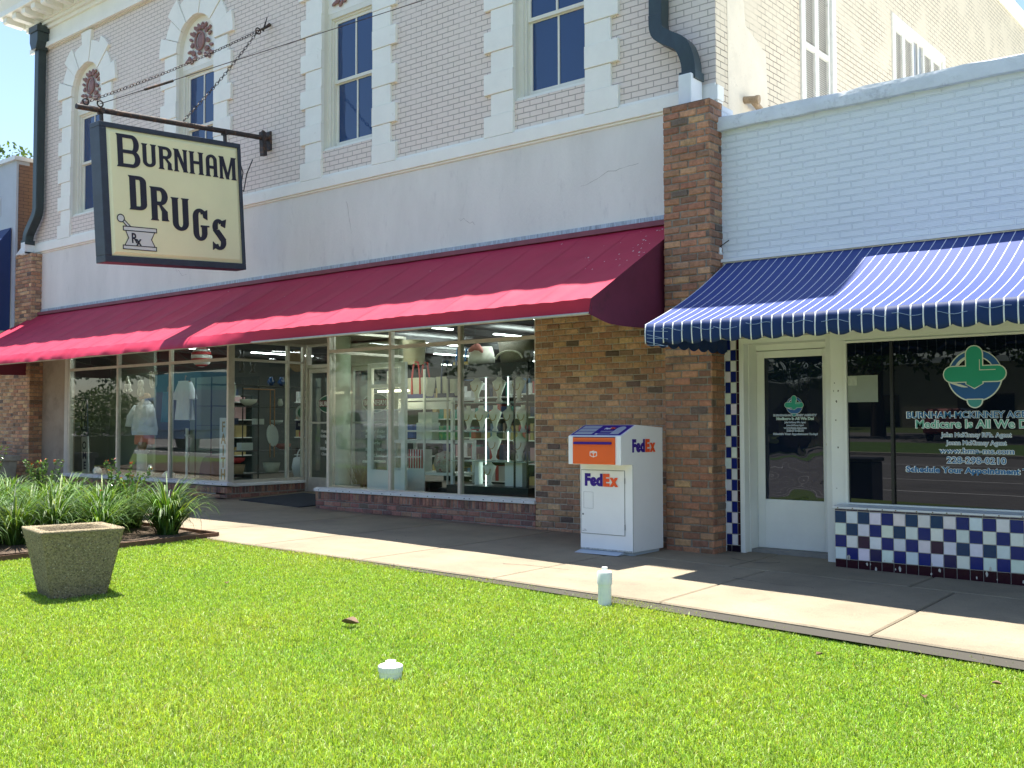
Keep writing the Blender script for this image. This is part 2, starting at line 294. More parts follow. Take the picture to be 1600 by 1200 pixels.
# ================================================================ GROUND
def zw(x): return -0.0125*(x+5.2)
def zwalk(x, y):
    k = .037*max(0, min(1.4, (x+12.7)/10.7))**1.6
    return zw(x)-k*(10.4-min(y, 10.4))
def yedge(x): return 7.52-max(0, min(.22, (-5-x)*.045))
def zlawn(x, y):
    d = max(0, 7.4-y); k = max(0, min(1, (x+11)/8))
    return zwalk(x, 7.5)-.03-.032*k-.012*d
def sidewalk():
    m, n, P, N, L = newmat('sidewalk_concrete')
    tc = N.new('ShaderNodeTexCoord')
    def noise(s, d=8, r=.65):
        t = N.new('ShaderNodeTexNoise'); t.inputs['Scale'].default_value = s; t.inputs['Detail'].default_value = d; t.inputs['Roughness'].default_value = r; L.new(tc.outputs['Object'], t.inputs[0]); return t
    a = noise(1.1); b = noise(90, 3); c = noise(4.5, 12, .8)
    r = N.new('ShaderNodeValToRGB'); r.color_ramp.elements[0].position = .3; r.color_ramp.elements[0].color = (.20, .165, .115, 1); r.color_ramp.elements[1].position = .72; r.color_ramp.elements[1].color = (.315, .262, .18, 1); L.new(a.outputs[0], r.inputs[0])
    mr = N.new('ShaderNodeMapRange'); mr.inputs[1].default_value = .3; mr.inputs[2].default_value = .7; mr.inputs[3].default_value = .8; mr.inputs[4].default_value = 1.12; L.new(b.outputs[0], mr.inputs[0])
    x = N.new('ShaderNodeMix'); x.data_type = 'RGBA'; x.blend_type = 'MULTIPLY'; x.inputs[0].default_value = 1; L.new(r.outputs[0], x.inputs[6]); L.new(mr.outputs[0], x.inputs[7])
    sr_ = N.new('ShaderNodeMapRange'); sr_.inputs[1].default_value = .54; sr_.inputs[2].default_value = .8; sr_.inputs[4].default_value = .75; L.new(c.outputs[0], sr_.inputs[0])
    y = N.new('ShaderNodeMix'); y.data_type = 'RGBA'; L.new(sr_.outputs[0], y.inputs[0]); L.new(x.outputs[2], y.inputs[6]); y.inputs[7].default_value = (.13, .11, .09, 1)
    L.new(y.outputs[2], P.inputs['Base Color']); P.inputs['Roughness'].default_value = .9
    bb = N.new('ShaderNodeBump'); bb.inputs['Strength'].default_value = .5; bb.inputs['Distance'].default_value = .004; L.new(b.outputs[0], bb.inputs['Height']); L.new(bb.outputs[0], P.inputs['Normal'])
    mb = MB(); xs = [-60, -50, -40, -33, -27, -25.2, -23.4, -21.7, -20, -18.4, -16.7, -15.0, -13.25, -11.5, -9.9, -8.18, -6.43, -4.65, -2.87, -1.1, .7, 2.5, 4.3, 6.1, 8, 15, 30]
    g = .008
    def slab(x0, x1, y0, y1, f0=False):
        nx = 4; pts = []
        def Z(x, y): return zwalk(x, y)
        def yy(x, y): return yedge(x) if (f0 and y == y0) else y
        e = .012
        b = len(mb.v); cor = [(x0+g, y0+g if not f0 else y0), (x1-g, y0+g if not f0 else y0), (x1-g, y1-g), (x0+g, y1-g)]
        top = []; low = []
        for i, (cx, cy) in enumerate(cor):
            sx = 1 if i in (0, 3) else -1; sy = 1 if i in (0, 1) else -1
            Y = yy(cx, cy) if i < 2 else cy
            top.append((cx+sx*e, Y+sy*e, Z(cx, Y))); low.append((cx, Y, Z(cx, Y)-e))
        bot = [(p[0], p[1], p[2]-.16) for p in low]
        mb.add(top+low+bot, [(0, 1, 2, 3)]+[(4+i, 4+(i+1) % 4, (i+1) % 4, i) for i in range(4)]+[(8+i, 8+(i+1) % 4, 4+(i+1) % 4, 4+i) for i in range(4)])
    for x0, x1 in zip(xs, xs[1:]):
        if x0 >= -6.5: slab(x0, x1, 7.2, 9.5, True)
        else: slab(x0, x1, 7.2, 10.9, True)
    xb = [-6.43, -5.05, -3.27, -1.5, .3, 2.1, 4, 8, 15, 30]
    for x0, x1 in zip(xb, xb[1:]): slab(x0, x1, 9.5, 11.2)
    for x0, x1 in zip(xs, xs[1:]):      # dark joint filler just under the slab tops
        mb.m = 1; mb.quad((x0, 7.32, zwalk(x0, 7.32)-.02), (x1, 7.32, zwalk(x1, 7.32)-.02), (x1, 11.2, zwalk(x1, 11.2)-.02), (x0, 11.2, zwalk(x0, 11.2)-.02)); mb.m = 0
    o = mb.build('sidewalk', [m, mat('joint_dirt', (.05, .045, .035), .9)]); tag(o, kind='structure')
    mb = MB()                                            # ramped entrance floor in the recess
    mb.add([(-15.42, 10.9, .128), (-12.75, 10.9, .10), (-12.75, 12.5, .17), (-15.42, 12.5, .19)], [(0, 1, 2, 3)])
    o = mb.build('entrance_floor', m); tag(o, kind='structure')
sidewalk()
# lawn soil sheet
mb = MB(); nx, ny = 90, 24
m_lawn = mat('lawn_green_soil', (.115, .17, .028), .95, vary=.3, vs=20, bump=1, bs=90, dirt=(.17, .17, .06), dirts=1.6, dirtlo=.55, dirthi=.8)
mb.grid(lambda u, v: (-40+50*u, 1.45+(yedge(-40+50*u)-.0-1.45)*v, zlawn(-40+50*u, 1.45+(yedge(-40+50*u)-1.45)*v)+.006*math.sin(u*260)*math.sin(v*31)), 140, 26)
o = mb.build('lawn', m_lawn, smooth=True); tag(o, kind='structure')
# base ground to the horizon, street behind the camera
def zr(x): return -0.0125*(max(-70, min(60, x))+5.2)-.36
mb = MB(); gx = [-900, -400, -200, -70, -35, 0, 30, 60, 200, 900]; gy = [-900, -300, -120, -60, -30, 0, 30, 60, 200, 900]
for x0, x1 in zip(gx, gx[1:]):
    for y0, y1 in zip(gy, gy[1:]):
        mb.quad((x0, y0, zr(x0)-.10), (x1, y0, zr(x1)-.10), (x1, y1, zr(x1)-.10), (x0, y1, zr(x0)-.10))
m_gnd = mat('far_grass_ground', (.085, .12, .03), .95, vary=.3, vs=.4)
tag(mb.build('ground', m_gnd), kind='structure')
m_as = mat('asphalt', (.15, .142, .135), .9, vary=.14, vs=1.3, bump=.6, bs=70, dirt=(.10, .095, .09), dirts=.5)
def sheet(name, m, y0, y1, dz, x0=-200, x1=120, kind='structure'):
    b = MB(); xs = [x0]+[x for x in (-70, -35, 0, 30, 60) if x0 < x < x1]+[x1]
    for a, c in zip(xs, xs[1:]): b.quad((a, y0, zr(a)+dz), (c, y0, zr(c)+dz), (c, y1, zr(c)+dz), (a, y1, zr(a)+dz))
    o = b.build(name, m); tag(o, kind=kind); return o
sheet('road', m_as, -19.5, 1.2, 0)
sheet('median_grass', mat('median_grass', (.08, .15, .03), .95, vary=.3, vs=3), -33, -19.8, .03)
sheet('far_road', m_as, -52, -33.3, .0)
mb = MB()
xs = [-200, -70, -35, 0, 30, 60, 120]
for a, c in zip(xs, xs[1:]):
    mb.add([(a, 1.2, zr(a)-.1), (c, 1.2, zr(c)-.1), (c, 1.47, zr(c)-.1), (a, 1.47, zr(a)-.1), (a, 1.2, zr(a)+.12), (c, 1.2, zr(c)+.12), (c, 1.47, zr(c)+.13), (a, 1.47, zr(a)+.13)], [(0, 1, 5, 4), (4, 5, 6, 7), (2, 3, 7, 6)])
    mb.add([(a, -19.5, zr(a)-.1), (c, -19.5, zr(c)-.1), (c, -19.8, zr(c)-.1), (a, -19.8, zr(a)-.1), (a, -19.5, zr(a)+.12), (c, -19.5, zr(c)+.12), (c, -19.8, zr(c)+.12), (a, -19.8, zr(a)+.12)], [(1, 0, 4, 5), (5, 4, 7, 6), (3, 2, 6, 7)])
tag(mb.build('road_kerb', mat('kerb_concrete', (.42, .38, .31), .9, vary=.2, vs=4)), kind='structure')
mb = MB(); wl = mat('road_line_white', (.7, .7, .68), .8, vary=.2, vs=12)
def line(p, q, wd):
    p = Vector((*p, 0)); q = Vector((*q, 0)); d = (q-p).normalized(); s_ = Vector((-d.y, d.x, 0))*wd/2; n = max(1, int((q-p).length/15))
    for i in range(n):
        a = p.lerp(q, i/n); b = p.lerp(q, (i+1)/n); vs = [a-s_, b-s_, b+s_, a+s_]
        mb.quad(*[(v.x, v.y, zr(v.x)+.004) for v in vs])
line((-70, -3.4), (60, -3.4), .11); line((-70, -7.2), (60, -7.2), .10); line((-70, -14), (60, -14), .11)
for i in range(12): line((-60+i*7.2, -3.4), (-60+i*7.2-1.6, -.6), .11)
tag(mb.build('road_markings', wl), kind='structure')

# ================================================================ BRICK BUILDER
PAL = [(0.493, 0.292, 0.175), (0.553, 0.359, 0.217), (0.613, 0.425, 0.25), (0.448, 0.259, 0.167), (0.658, 0.475, 0.275), (0.523, 0.316, 0.192), (0.434, 0.275, 0.184), (0.553, 0.292, 0.184), (0.389, 0.259, 0.175), (0.583, 0.392, 0.233), (0.628, 0.442, 0.267), (0.508, 0.333, 0.208), (0.538, 0.367, 0.233), (0.224, 0.167, 0.125)]
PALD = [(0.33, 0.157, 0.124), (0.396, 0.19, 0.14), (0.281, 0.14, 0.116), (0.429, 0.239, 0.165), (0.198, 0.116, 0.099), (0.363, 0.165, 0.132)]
def bricks(mb, O, U, N, W, H, rng, row=.078, L=.205, mo=.012, pal=PAL, out=.012, start=0, soldier=False, holes=(), jit=.0042):
    """running bond of single bricks on a face: O corner, U along, N outward; z up"""
    O = Vector(O); U = Vector(U); N = Vector(N); Zv = Vector((0, 0, 1)); r = 0; z = 0.0
    while z < H-.02:
        h = min(row-mo, H-z)
        x = -(L/2 if (r+start) % 2 else 0.0)
        while x < W-.012:
            a = max(0, x); b = min(W, x+L-mo+rng.uniform(-.004, .004)) if x+L < W+.02 else W
            if b-a > .015 and not any(h0 < (a+b)/2 < h1 and g0 < z+h/2 < g1 for h0, h1, g0, g1 in holes):
                c = rng.choice(pal); k = rng.uniform(.80, 1.18); av = (.52, .25, .125) if pal is not PALD else c; c = tuple(.72*a_+.28*b_ for a_, b_ in zip(c, av)) if rng.random() < .965 else (.17, .12, .095); c = (c[0]*k, c[1]*k*rng.uniform(.94, 1.06), c[2]*k)
                e = .011; o = out+rng.uniform(-.005, .006)
                def P(u, v, n): return O+U*(u+rng.uniform(-jit, jit))+Zv*(v+rng.uniform(-jit, jit))+N*n
                base = [P(a, z, -.01), P(b, z, -.01), P(b, z+h, -.01), P(a, z+h, -.01)]
                mid = [P(a, z, o-e*.8), P(b, z, o-e*.8), P(b, z+h, o-e*.8), P(a, z+h, o-e*.8)]
                top = [P(a+e, z+e*.8, o), P(b-e, z+e*.8, o), P(b-e, z+h-e*.8, o), P(a+e, z+h-e*.8, o)]
                mb.add(base+mid+top, [(i, (i+1) % 4, 4+(i+1) % 4, 4+i) for i in range(4)]+[(4+i, 4+(i+1) % 4, 8+(i+1) % 4, 8+i) for i in range(4)]+[(8, 9, 10, 11)], col=c)
            x += L
        z += row; r += 1
MORT = (.44, .39, .32); MORTD = (.30, .27, .24)

# ================================================================ DRUGSTORE BUILDING
B = thing('drugstore_building', 'two storey pink painted brick drugstore building with cream quoined windows, cornice and long shop window', 'building', (-14.2, 10.75, 0.1))
YF = 10.75; XL = -22.62; XR = -5.83; WINX = [-20.35, -16.42, -12.27, -8.28]; HW = .60; ZS = 5.79; ZA = 8.34; ZT = 9.62
mb = MB()
def arch(cx, n=14): return [(cx+HW*math.cos(math.pi*(1-i/n)), ZA+HW*math.sin(math.pi*(1-i/n))) for i in range(n+1)]
edges = [XL]+sum([[c-HW, c+HW] for c in WINX], [])+[XR]
DR = .24
for i in range(0, len(edges), 2): mb.quad((edges[i], YF, 5.30), (edges[i+1], YF, 5.30), (edges[i+1], YF, ZT), (edges[i], YF, ZT))
for c in WINX:
    mb.quad((c-HW, YF, 5.30), (c+HW, YF, 5.30), (c+HW, YF, ZS), (c-HW, YF, ZS))
    ar = arch(c)
    for p, q in zip(ar, ar[1:]): mb.quad((p[0], YF, p[1]), (q[0], YF, q[1]), (q[0], YF, ZT), (p[0], YF, ZT))
o = mb.build('front_wall', M_['upbrick'], B)
for c in WINX:                              # reveals
    mb = MB(); ar = [(c-HW, ZS)]+arch(c)+[(c+HW, ZS)]
    for p, q in zip(ar, ar[1:]): mb.quad((p[0], YF-.02, p[1]), (q[0], YF-.02, q[1]), (q[0], YF+DR, q[1]), (p[0], YF+DR, p[1]))
    mb.build('window_reveal', M_['creamtrim'], B)
mb = MB()                                   # side walls, back, roof
SY = 34
sidewins = [(13.08, 14.25, 4.9, 8.3), (16.55, 19.2, 5.6, 8.02)]
ys = [YF, 13.08, 14.25, 16.55, 19.2, SY]
for i in (0, 2, 4): mb.quad((XR, ys[i], 4.0), (XR, ys[i+1], 4.0), (XR, ys[i+1], 10.35), (XR, ys[i], 10.35))
for y0, y1, z0, z1 in sidewins:
    mb.quad((XR, y0, 4.0), (XR, y1, 4.0), (XR, y1, z0), (XR, y0, z0)); mb.quad((XR, y0, z1), (XR, y1, z1), (XR, y1, 10.35), (XR, y0, 10.35))
    mb.quad((XR, y0, z0), (XR-.14, y0, z0), (XR-.14, y0, z1), (XR, y0, z1)); mb.quad((XR, y1, z0), (XR, y1, z1), (XR-.14, y1, z1), (XR-.14, y1, z0))
    mb.quad((XR, y0, z1), (XR-.14, y0, z1), (XR-.14, y1, z1), (XR, y1, z1)); mb.quad((XR, y0, z0), (XR, y1, z0), (XR-.14, y1, z0), (XR-.14, y0, z0))
mb.build('side_wall', M_['sidebrick'], B)
mb = MB(); mb.quad((XR+.004, 11.05, 4.0), (XR+.004, 12.2, 4.0), (XR+.004, 12.05, 6.1), (XR+.004, 11.5, 6.3), (XR+.004, 11.32, 7.6), (XR+.004, 11.02, 7.9))
mb.build('stucco_patch', mat('cream_stucco_patch', (.80, .71, .55), .85, vary=.1, vs=3, bump=.8, bs=30, dirt=(.34, .27, .18), dirts=6, dirtlo=.6, dirthi=.8), B)
mb = MB(); mb.box(XL-.02, XL+.1, YF+.02, SY, 0, 10.35); mb.box(XL+.1, XR-.2, SY-.2, SY, 0, 10.35); mb.quad((XL+.1, YF+.3, 10.2), (XR-.02, YF+.3, 10.2), (XR-.02, SY, 10.2), (XL+.1, SY, 10.2))
mb.box(XR-.12, XR-.02, YF+.3, SY, 0, 3.98)
mb.build('rear_shell', M_['sidebrick'], B)
mb = MB(); mb.box(XR-.15, XR+.10, YF+.3, SY, 10.35, 10.50); mb.box(XR-.15, XR+.05, YF+.3, SY, 10.25, 10.348); mb.build('side_roof_trim', M_['cream'], B)
# frieze + cornice
mb = MB()
mb.box(XL-.04, XR+.04, YF-.05, YF+.25, ZT+.06, 10.02); mb.box(XL-.09, XR+.09, YF-.11, YF-.052, ZT, ZT+.10); mb.box(XL-.03, XR+.03, YF-.03, YF+.2, ZT+.002, ZT+.058)
mb.build('frieze', M_['cream'], B)
mb = MB()
mb.box(XL-.10, XR+.10, YF-.10, YF+.25, 10.022, 10.10); mb.box(XL-.16, XR+.16, YF-.16, YF+.25, 10.102, 10.17)
mb.box(XL-.50, XR+.50, YF-.66, YF+.25, 10.34, 10.46); mb.box(XL-.22, XR+.22, YF-.20, YF+.25, 10.172, 10.338)
mb.prism([(YF-.66, 10.462), (YF+.25, 10.462), (YF+.25, 10.85), (YF-.86, 10.85), (YF-.85, 10.77), (YF-.76, 10.68), (YF-.70, 10.56)], 'yz', XL-.62, XR+.62)
mb.build('cornice', M_['cream'], B)
x = XL-.32
while x < XR+.4:
    mb = MB(); mb.prism([(YF-.60, 10.338), (YF-.202, 10.338), (YF-.202, 10.19), (YF-.56, 10.205), (YF-.60, 10.23)], 'yz', x, x+.17); mb.build('bracket', M_['cream'], B); x += .43
# belt course
mb = MB(); mb.box(XL-.03, XR+.05, YF-.055, YF+.1, 5.185, 5.36); mb.box(XL-.02, XR+.04, YF-.03, YF+.1, 5.155, 5.183); mb.box(XL, XR, YF-.02, YF+.1, 5.15, 5.40)
mb.build('belt_course', M_['cream'], B, bevel=.008)
# stucco band and lower shell
mb = MB(); mb.box(XL+.02, XR-.02, YF-.008, YF+.25, 2.92, 5.148); mb.build('stucco_band', M_['stucco'], B)
mb = MB(); mb.box(-22.18, -21.17, YF+.04, YF+.25, 0.05, 2.918); mb.build('stucco_pier', M_['stucco_low'], B)
mb = MB(); mb.box(-22.15, -6.25, YF-.045, YF-.009, 3.865, 3.925); mb.build('flashing', mat('weathered_flashing', (.42, .48, .55), .5, vary=.5, vs=9, stretch=(6, 1, .6), metal=.2), B)
mb = MB(); rc = random.Random(12)
for (x, z, n, dx, dz) in ((-6.9, 4.62, 14, -.085, -.012), (-9.6, 4.2, 8, -.05, .05), (-17.2, 4.5, 10, .06, -.05), (-12.3, 4.9, 7, .02, -.09)):
    pts = []
    for i in range(n): pts.append((x, YF-.0085, z)); x += dx*rc.uniform(.5, 1.4); z += dz*rc.uniform(-.6, 2)+rc.uniform(-.015, .015)
    mb = MB(); mb.tube(pts, [.0022*rc.uniform(.4, 1.4) for _ in pts], 4); mb.build('crack', mat('crack_dark', (.30, .28, .26), .9) if 'crack_dark' not in bpy.data.materials else bpy.data.materials['crack_dark'], B)
# window surrounds
rq = random.Random(3)
def surround(c):
    mb = MB(); p = 5.362; k = 0
    while p < ZA-.02:
        h = .295 if k % 2 == 0 else .297; wd = .515 if k % 2 == 0 else .395; top = min(p+h, ZA)
        if top-p < .12: break
        for s in (-1, 1):
            x0, x1 = (c-HW-wd, c-HW+.005) if s < 0 else (c+HW-.005, c+HW+wd)
            t = .052 if k % 2 == 0 else .040
            mb.box(x0, x1, YF-t+rq.uniform(-.002, .002), YF+.02, p+.003, top-.001)
        p = top; k += 1
    nv = 9
    for i in range(nv):
        a0 = math.pi*i/nv+.008; a1 = math.pi*(i+1)/nv-.008; ro = HW+(.57 if i % 2 == 0 else .43); ro += .09 if i == 4 else 0; ri = HW-.005
        t = .055 if i % 2 == 0 else .042; n = 4; poly = []
        for j in range(n+1): a = a0+(a1-a0)*j/n; poly.append((c+ri*math.cos(a), ZA+ri*math.sin(a)))
        for j in range(n, -1, -1):
            a = a0+(a1-a0)*j/n; d = ro/ max(.6, math.cos((j/n-.5)*(a1-a0)))*(.985 if j in (0, n) else 1); poly.append((c+ro*math.cos(a), ZA+ro*math.sin(a)))
        mb.prism(poly, 'xz', YF-t, YF+.02)
    return mb.build('window_surround', M_['cream'], B, bevel=.006)
for c in WINX: surround(c)
# upper windows
def frame_rect(mb, x0, x1, z0, z1, w, y0, y1, wt=None, wb=None):
    wt = wt or w; wb = wb or w
    mb.box(x0, x0+w, y0, y1, z0, z1); mb.box(x1-w, x1, y0, y1, z0, z1); mb.box(x0+w, x1-w, y0, y1, z1-wt, z1); mb.box(x0+w, x1-w, y0, y1, z0, z0+wb)
def upwin(c):
    yb = YF+.13
    mb = MB(); frame_rect(mb, c-HW, c+HW, ZS, 8.04, .075, yb-.03, yb+.10, wt=.09, wb=.06)
    frame_rect(mb, c-HW+.075, c+HW-.075, ZS+.06, 7.95, .03, yb+.005, yb+.09)
    wf = mb.build('upper_window', M_['creamtrim'], B)
    mb = MB(); mb.box(c-HW, c+HW, YF+.03, yb+.1, ZS-.002, ZS+.045) ; mb.build('sill', M_['cream'], wf)
    x0, x1 = c-HW+.105, c+HW-.105; zm = 6.93
    mb = MB(); frame_rect(mb, x0, x1, zm-.03, 7.92, .05, yb+.03, yb+.065); mb.box(c-.014, c+.014, yb+.032, yb+.06, zm+.02, 7.87); mb.build('sash', M_['creamtrim'], wf)
    mb = MB(); frame_rect(mb, x0, x1, ZS+.09, zm, .05, yb+.066, yb+.10, wt=.045, wb=.07); mb.box(c-.014, c+.014, yb+.068, yb+.095, ZS+.16, zm-.045); mb.build('sash', M_['creamtrim'], wf)
    mb = MB(); mb.quad((x0+.05, yb+.05, zm+.02), (x1-.05, yb+.052, zm+.02), (x1-.05, yb+.045, 7.87), (x0+.05, yb+.045, 7.87)); mb.build('pane', M_['upglass'], wf)
    mb = MB(); mb.quad((x0+.05, yb+.084, ZS+.16), (x1-.05, yb+.086, ZS+.16), (x1-.05, yb+.08, zm-.045), (x0+.05, yb+.08, zm-.045)); mb.build('pane', M_['upglass'], wf)
    # arched tympanum panel with a raised scroll cartouche
    mb = MB(); ar = arch(c, 20); poly = [(c-HW, 8.042)]+ar+[(c+HW, 8.042)]; mb.prism(poly, 'xz', YF+.10, YF+.2)
    ty = mb.build('tympanum', M_['cream'], B)
    mb = MB(); y = YF+.085
    rg = random.Random(int(c*10))
    for t in range(26):
        a = 2*math.pi*t/26; rr = .205+.02*math.sin(5*a)
    mb.tube([(c+.135*math.cos(a), y-.03, 8.47+.165*math.sin(a)) for a in [2*math.pi*i/24 for i in range(25)]], .024, 8, cap=False)
    mb.ball((c, y, 8.47), .115, .03, .145, 14, 8)
    for s in (-1, 1):
        for (px, pz, r0, tr) in ((.20, 8.62, .055, 1), (.24, 8.44, .05, -1), (.21, 8.27, .06, 1), (.33, 8.20, .05, -1), (.10, 8.70, .045, 1)):
            pts = [(c+s*(px+r0*(1-i/16)*math.cos(tr*i*.75)), y-.02-.012*(i/16), pz+r0*(1-i/16)*math.sin(tr*i*.75)) for i in range(15)]
            mb.tube(pts, [.020*(1-i/22) for i in range(15)], 6)
            mb.ball((c+s*px, y-.01, pz), .03, .03, .03, 8, 6)
        for (px, pz, l, a) in ((.30, 8.55, .10, .5), (.34, 8.33, .11, -.1), (.42, 8.17, .10, -.4), (.16, 8.18, .10, -1.2), (.26, 8.14, .11, -.9), (.06, 8.76, .09, 1.2), (.17, 8.74, .08, .9), (.29, 8.66, .08, .7)):
            a = a if s > 0 else math.pi-a
            mb.ball((c+s*px, y-.012, pz), l*.62, .026, .030, 8, 6, M=Matrix.Rotation(-a, 3, 'Y'))
    mb.ball((c, y-.03, 8.24), .05, .035, .04, 10, 6); mb.ball((c, y-.03, 8.71), .055, .035, .05, 10, 6)
    mb.build('ornament', M_['pink'], ty, smooth=True)
for c in WINX: upwin(c)
# side windows with louvred shutters
def louvre(mb, x, y0, y1, z0, z1):
    fr = .055; mb.box(x-.03, x+.012, y0, y0+fr, z0, z1); mb.box(x-.03, x+.012, y1-fr, y1, z0, z1)
    for z in (z0, (z0+z1)/2-.04, z1-.08): mb.box(x-.03, x+.011, y0+fr, y1-fr, z, z+.08)
    z = z0+.1
    while z < z1-.1:
        if not ((z0+z1)/2-.06 < z < (z0+z1)/2+.05): mb.add([(x-.028, y0+fr, z+.032), (x-.028, y1-fr, z+.032), (x+.008, y1-fr, z), (x+.008, y0+fr, z), (x-.028, y0+fr, z+.040), (x-.028, y1-fr, z+.040), (x+.008, y1-fr, z+.008), (x+.008, y0+fr, z+.008)], [(0, 1, 2, 3), (7, 6, 5, 4), (3, 2, 6, 7)])
        z += .030
mW = mat('old_white_shutter', (.80, .78, .70), .6, vary=.10, vs=8, dirt=(.36, .31, .24), dirts=6, dirtlo=.60, dirthi=.78)
for (y0, y1, z0, z1), n in zip(sidewins, (2, 5)):
    mb = MB(); f = .13; x = XR-.02
    mb.box(x-.05, x+.05, y0, y0+f, z0, z1); mb.box(x-.05, x+.05, y1-f, y1, z0, z1); mb.box(x-.05, x+.05, y0+f, y1-f, z1-f, z1); mb.box(x-.05, x+.06, y0+f, y1-f, z0, z0+.1)
    wn = mb.build('side_window', mW, B)
    wd = (y1-y0-2*f)/n
    for i in range(n):
        a = y0+f+i*wd+.006
        if n == 5 and i in (2,):
            mb = MB(); mb.quad((x-.02, a, z0+.1), (x-.02, a+wd, z0+.1), (x-.02, a+wd, z1-f), (x-.02, a, z1-f)); mb.build('pane', mat('curtained_pane', (.30, .32, .33), .25, vary=.2, vs=12, stretch=(1, 8, .5)), wn)
            mb = MB(); mb.box(x-.015, x+.005, a+wd/2-.02, a+wd/2+.02, z0+.1, z1-f); mb.build('muntin', mW, wn); continue
        mb = MB(); louvre(mb, x, a, a+wd-.012, z0+.1, z1-f); mb.build('shutter', mW, wn)
    mb = MB(); mb.quad((x-.05, y0+f, z0), (x-.05, y1-f, z0), (x-.05, y1-f, z1), (x-.05, y0+f, z1)); mb.build('backing', mat('shutter_shade', (.50, .47, .40), .9), wn)
mb = MB(); mb.tube([(XR, 11.45, 5.36), (XR+.16, 11.47, 5.34)], .045, 12); mb.tube([(XR+.1, 11.46, 5.35), (XR+.12, 12.4, 5.02)], .04, 12); mb.tube([(XR+.15, 11.47, 5.34), (XR+.19, 11.475, 5.335)], .055, 12)
mb.build('vent_pipe', mat('rusty_cream_pipe', (.40, .28, .16), .6, vary=.4, vs=20), B, smooth=True, auto=True)
# downspouts
def downspout(path, wd, head=None, boot=None):
    mb = MB(); mb.tube(path, wd, 4, flat=1)
    d = mb.build('downspout', M_['pipe'], B, bevel=.012, smooth=True, auto=True)
    for i in (1, len(path)-2) if len(path) > 3 else ():
        p = Vector(path[i]); mb = MB(); mb.box(p.x-wd*.86, p.x+wd*.86, p.y-wd*.86, p.y+wd*.86, p.z-.05, p.z+.05); mb.build('collar', M_['pipe'], d, bevel=.006)
    return d
def smooth(P, n=5):
    out = []; P = [Vector(p) for p in P]
    for i in range(len(P)-1):
        a = P[max(0, i-1)]; b = P[i]; c = P[i+1]; e = P[min(len(P)-1, i+2)]
        for k in range(n):
            t = k/n; out.append(tuple(.5*((2*b)+(-a+c)*t+(2*a-5*b+4*c-e)*t*t+(-a+3*b-3*c+e)*t*t*t)))
    out.append(tuple(P[-1])); return out
d = downspout([(-6.52, 10.62, 10.05), (-6.52, 10.62, 7), (-6.52, 10.62, 6.32)]+smooth([(-6.52, 10.61, 6.30), (-6.49, 10.60, 6.10), (-6.33, 10.58, 5.97), (-6.14, 10.56, 5.84), (-6.05, 10.56, 5.62), (-6.045, 10.56, 5.42)], 4), .125)
mb = MB(); mb.box(-6.13, -5.96, 10.40, 10.66, 5.0, 5.46); mb.build('boot', M_['white'], d, bevel=.01)
d = downspout([(-22.12, 10.60, 10.0), (-22.12, 10.60, 9.6), (-22.12, 10.60, 6.12)]+smooth([(-22.12, 10.60, 6.10), (-22.16, 10.59, 5.95), (-22.36, 10.58, 5.72), (-22.50, 10.58, 5.56), (-22.52, 10.58, 5.36)], 4), .125)
mb = MB(); mb.box(-22.32, -21.92, 10.42, 10.70, 9.92, 10.06); mb.prism([(-22.30, 9.918), (-21.94, 9.918), (-21.94, 9.72), (-22.02, 9.55), (-22.22, 9.55), (-22.30, 9.72)], 'xz', 10.44, 10.69); mb.box(-22.16, -22.06, 10.55, 10.66, 10.062, 10.16)
mb.build('leader_head', M_['pipe'], d, bevel=.01)
mb = MB(); mb.box(-22.62, -22.43, 10.47, 10.70, 5.12, 5.40); mb.prism([(-22.85, 5.14), (-22.43, 5.14), (-22.43, 5.20), (-22.60, 5.28)], 'xz', 10.46, 10.71); mb.build('boot', M_['white'], d, bevel=.01)
# brick pillars
rb = random.Random(11)
def pillar(x0, x1, y0, y1, z0, z1, pal=PAL, name='pillar'):
    mb = MB(); mb.box(x0, x1, y0, y1, z0-.15, z1-.03, col=(.26, .23, .19))
    bricks(mb, (x0, y0, z0), (1, 0, 0), (0, -1, 0), x1-x0, z1-z0, rb, pal=pal, L=.215, row=.0815, mo=.014)
    bricks(mb, (x1, y0-.006, z0), (0, 1, 0), (1, 0, 0), y1-y0, z1-z0, rb, pal=pal, L=.215, row=.0815, start=1)
    bricks(mb, (x0, y1, z0), (0, -1, 0), (-1, 0, 0), y1-y0, z1-z0, rb, pal=pal, L=.215, row=.0815, start=1)
    mb.box(x0-.004, x1+.004, y0-.004, y1, z1-.06, z1-.012, col=(.17, .11, .08))
    return mb.build(name, M_['brick'], B, colors=True)
PT = [(.30, .19, .13), (.36, .23, .15), (.26, .17, .12), (.40, .27, .18), (.42, .21, .14), (.33, .24, .17), (.17, .13, .10), (.38, .22, .14)]
PR = [(.30, .165, .115), (.35, .19, .13), (.27, .155, .11), (.38, .20, .13), (.33, .21, .14), (.24, .145, .11)]
pillar(-6.185, -5.60, 10.165, 10.45, -.02, 5.04, pal=[tuple(v*k for v, k in zip(c, (.84, .74, .70))) for c in PAL[:8]+PT+PR+PR+PR])
mb = MB(); mb.box(-6.17, -5.61, 10.451, 10.74, 0, 5.02); mb.build('pier_back', M_['whitebrick'], B)
pillar(-22.93, -22.20, 10.52, 10.83, .18, 5.14, pal=PAL+PT)
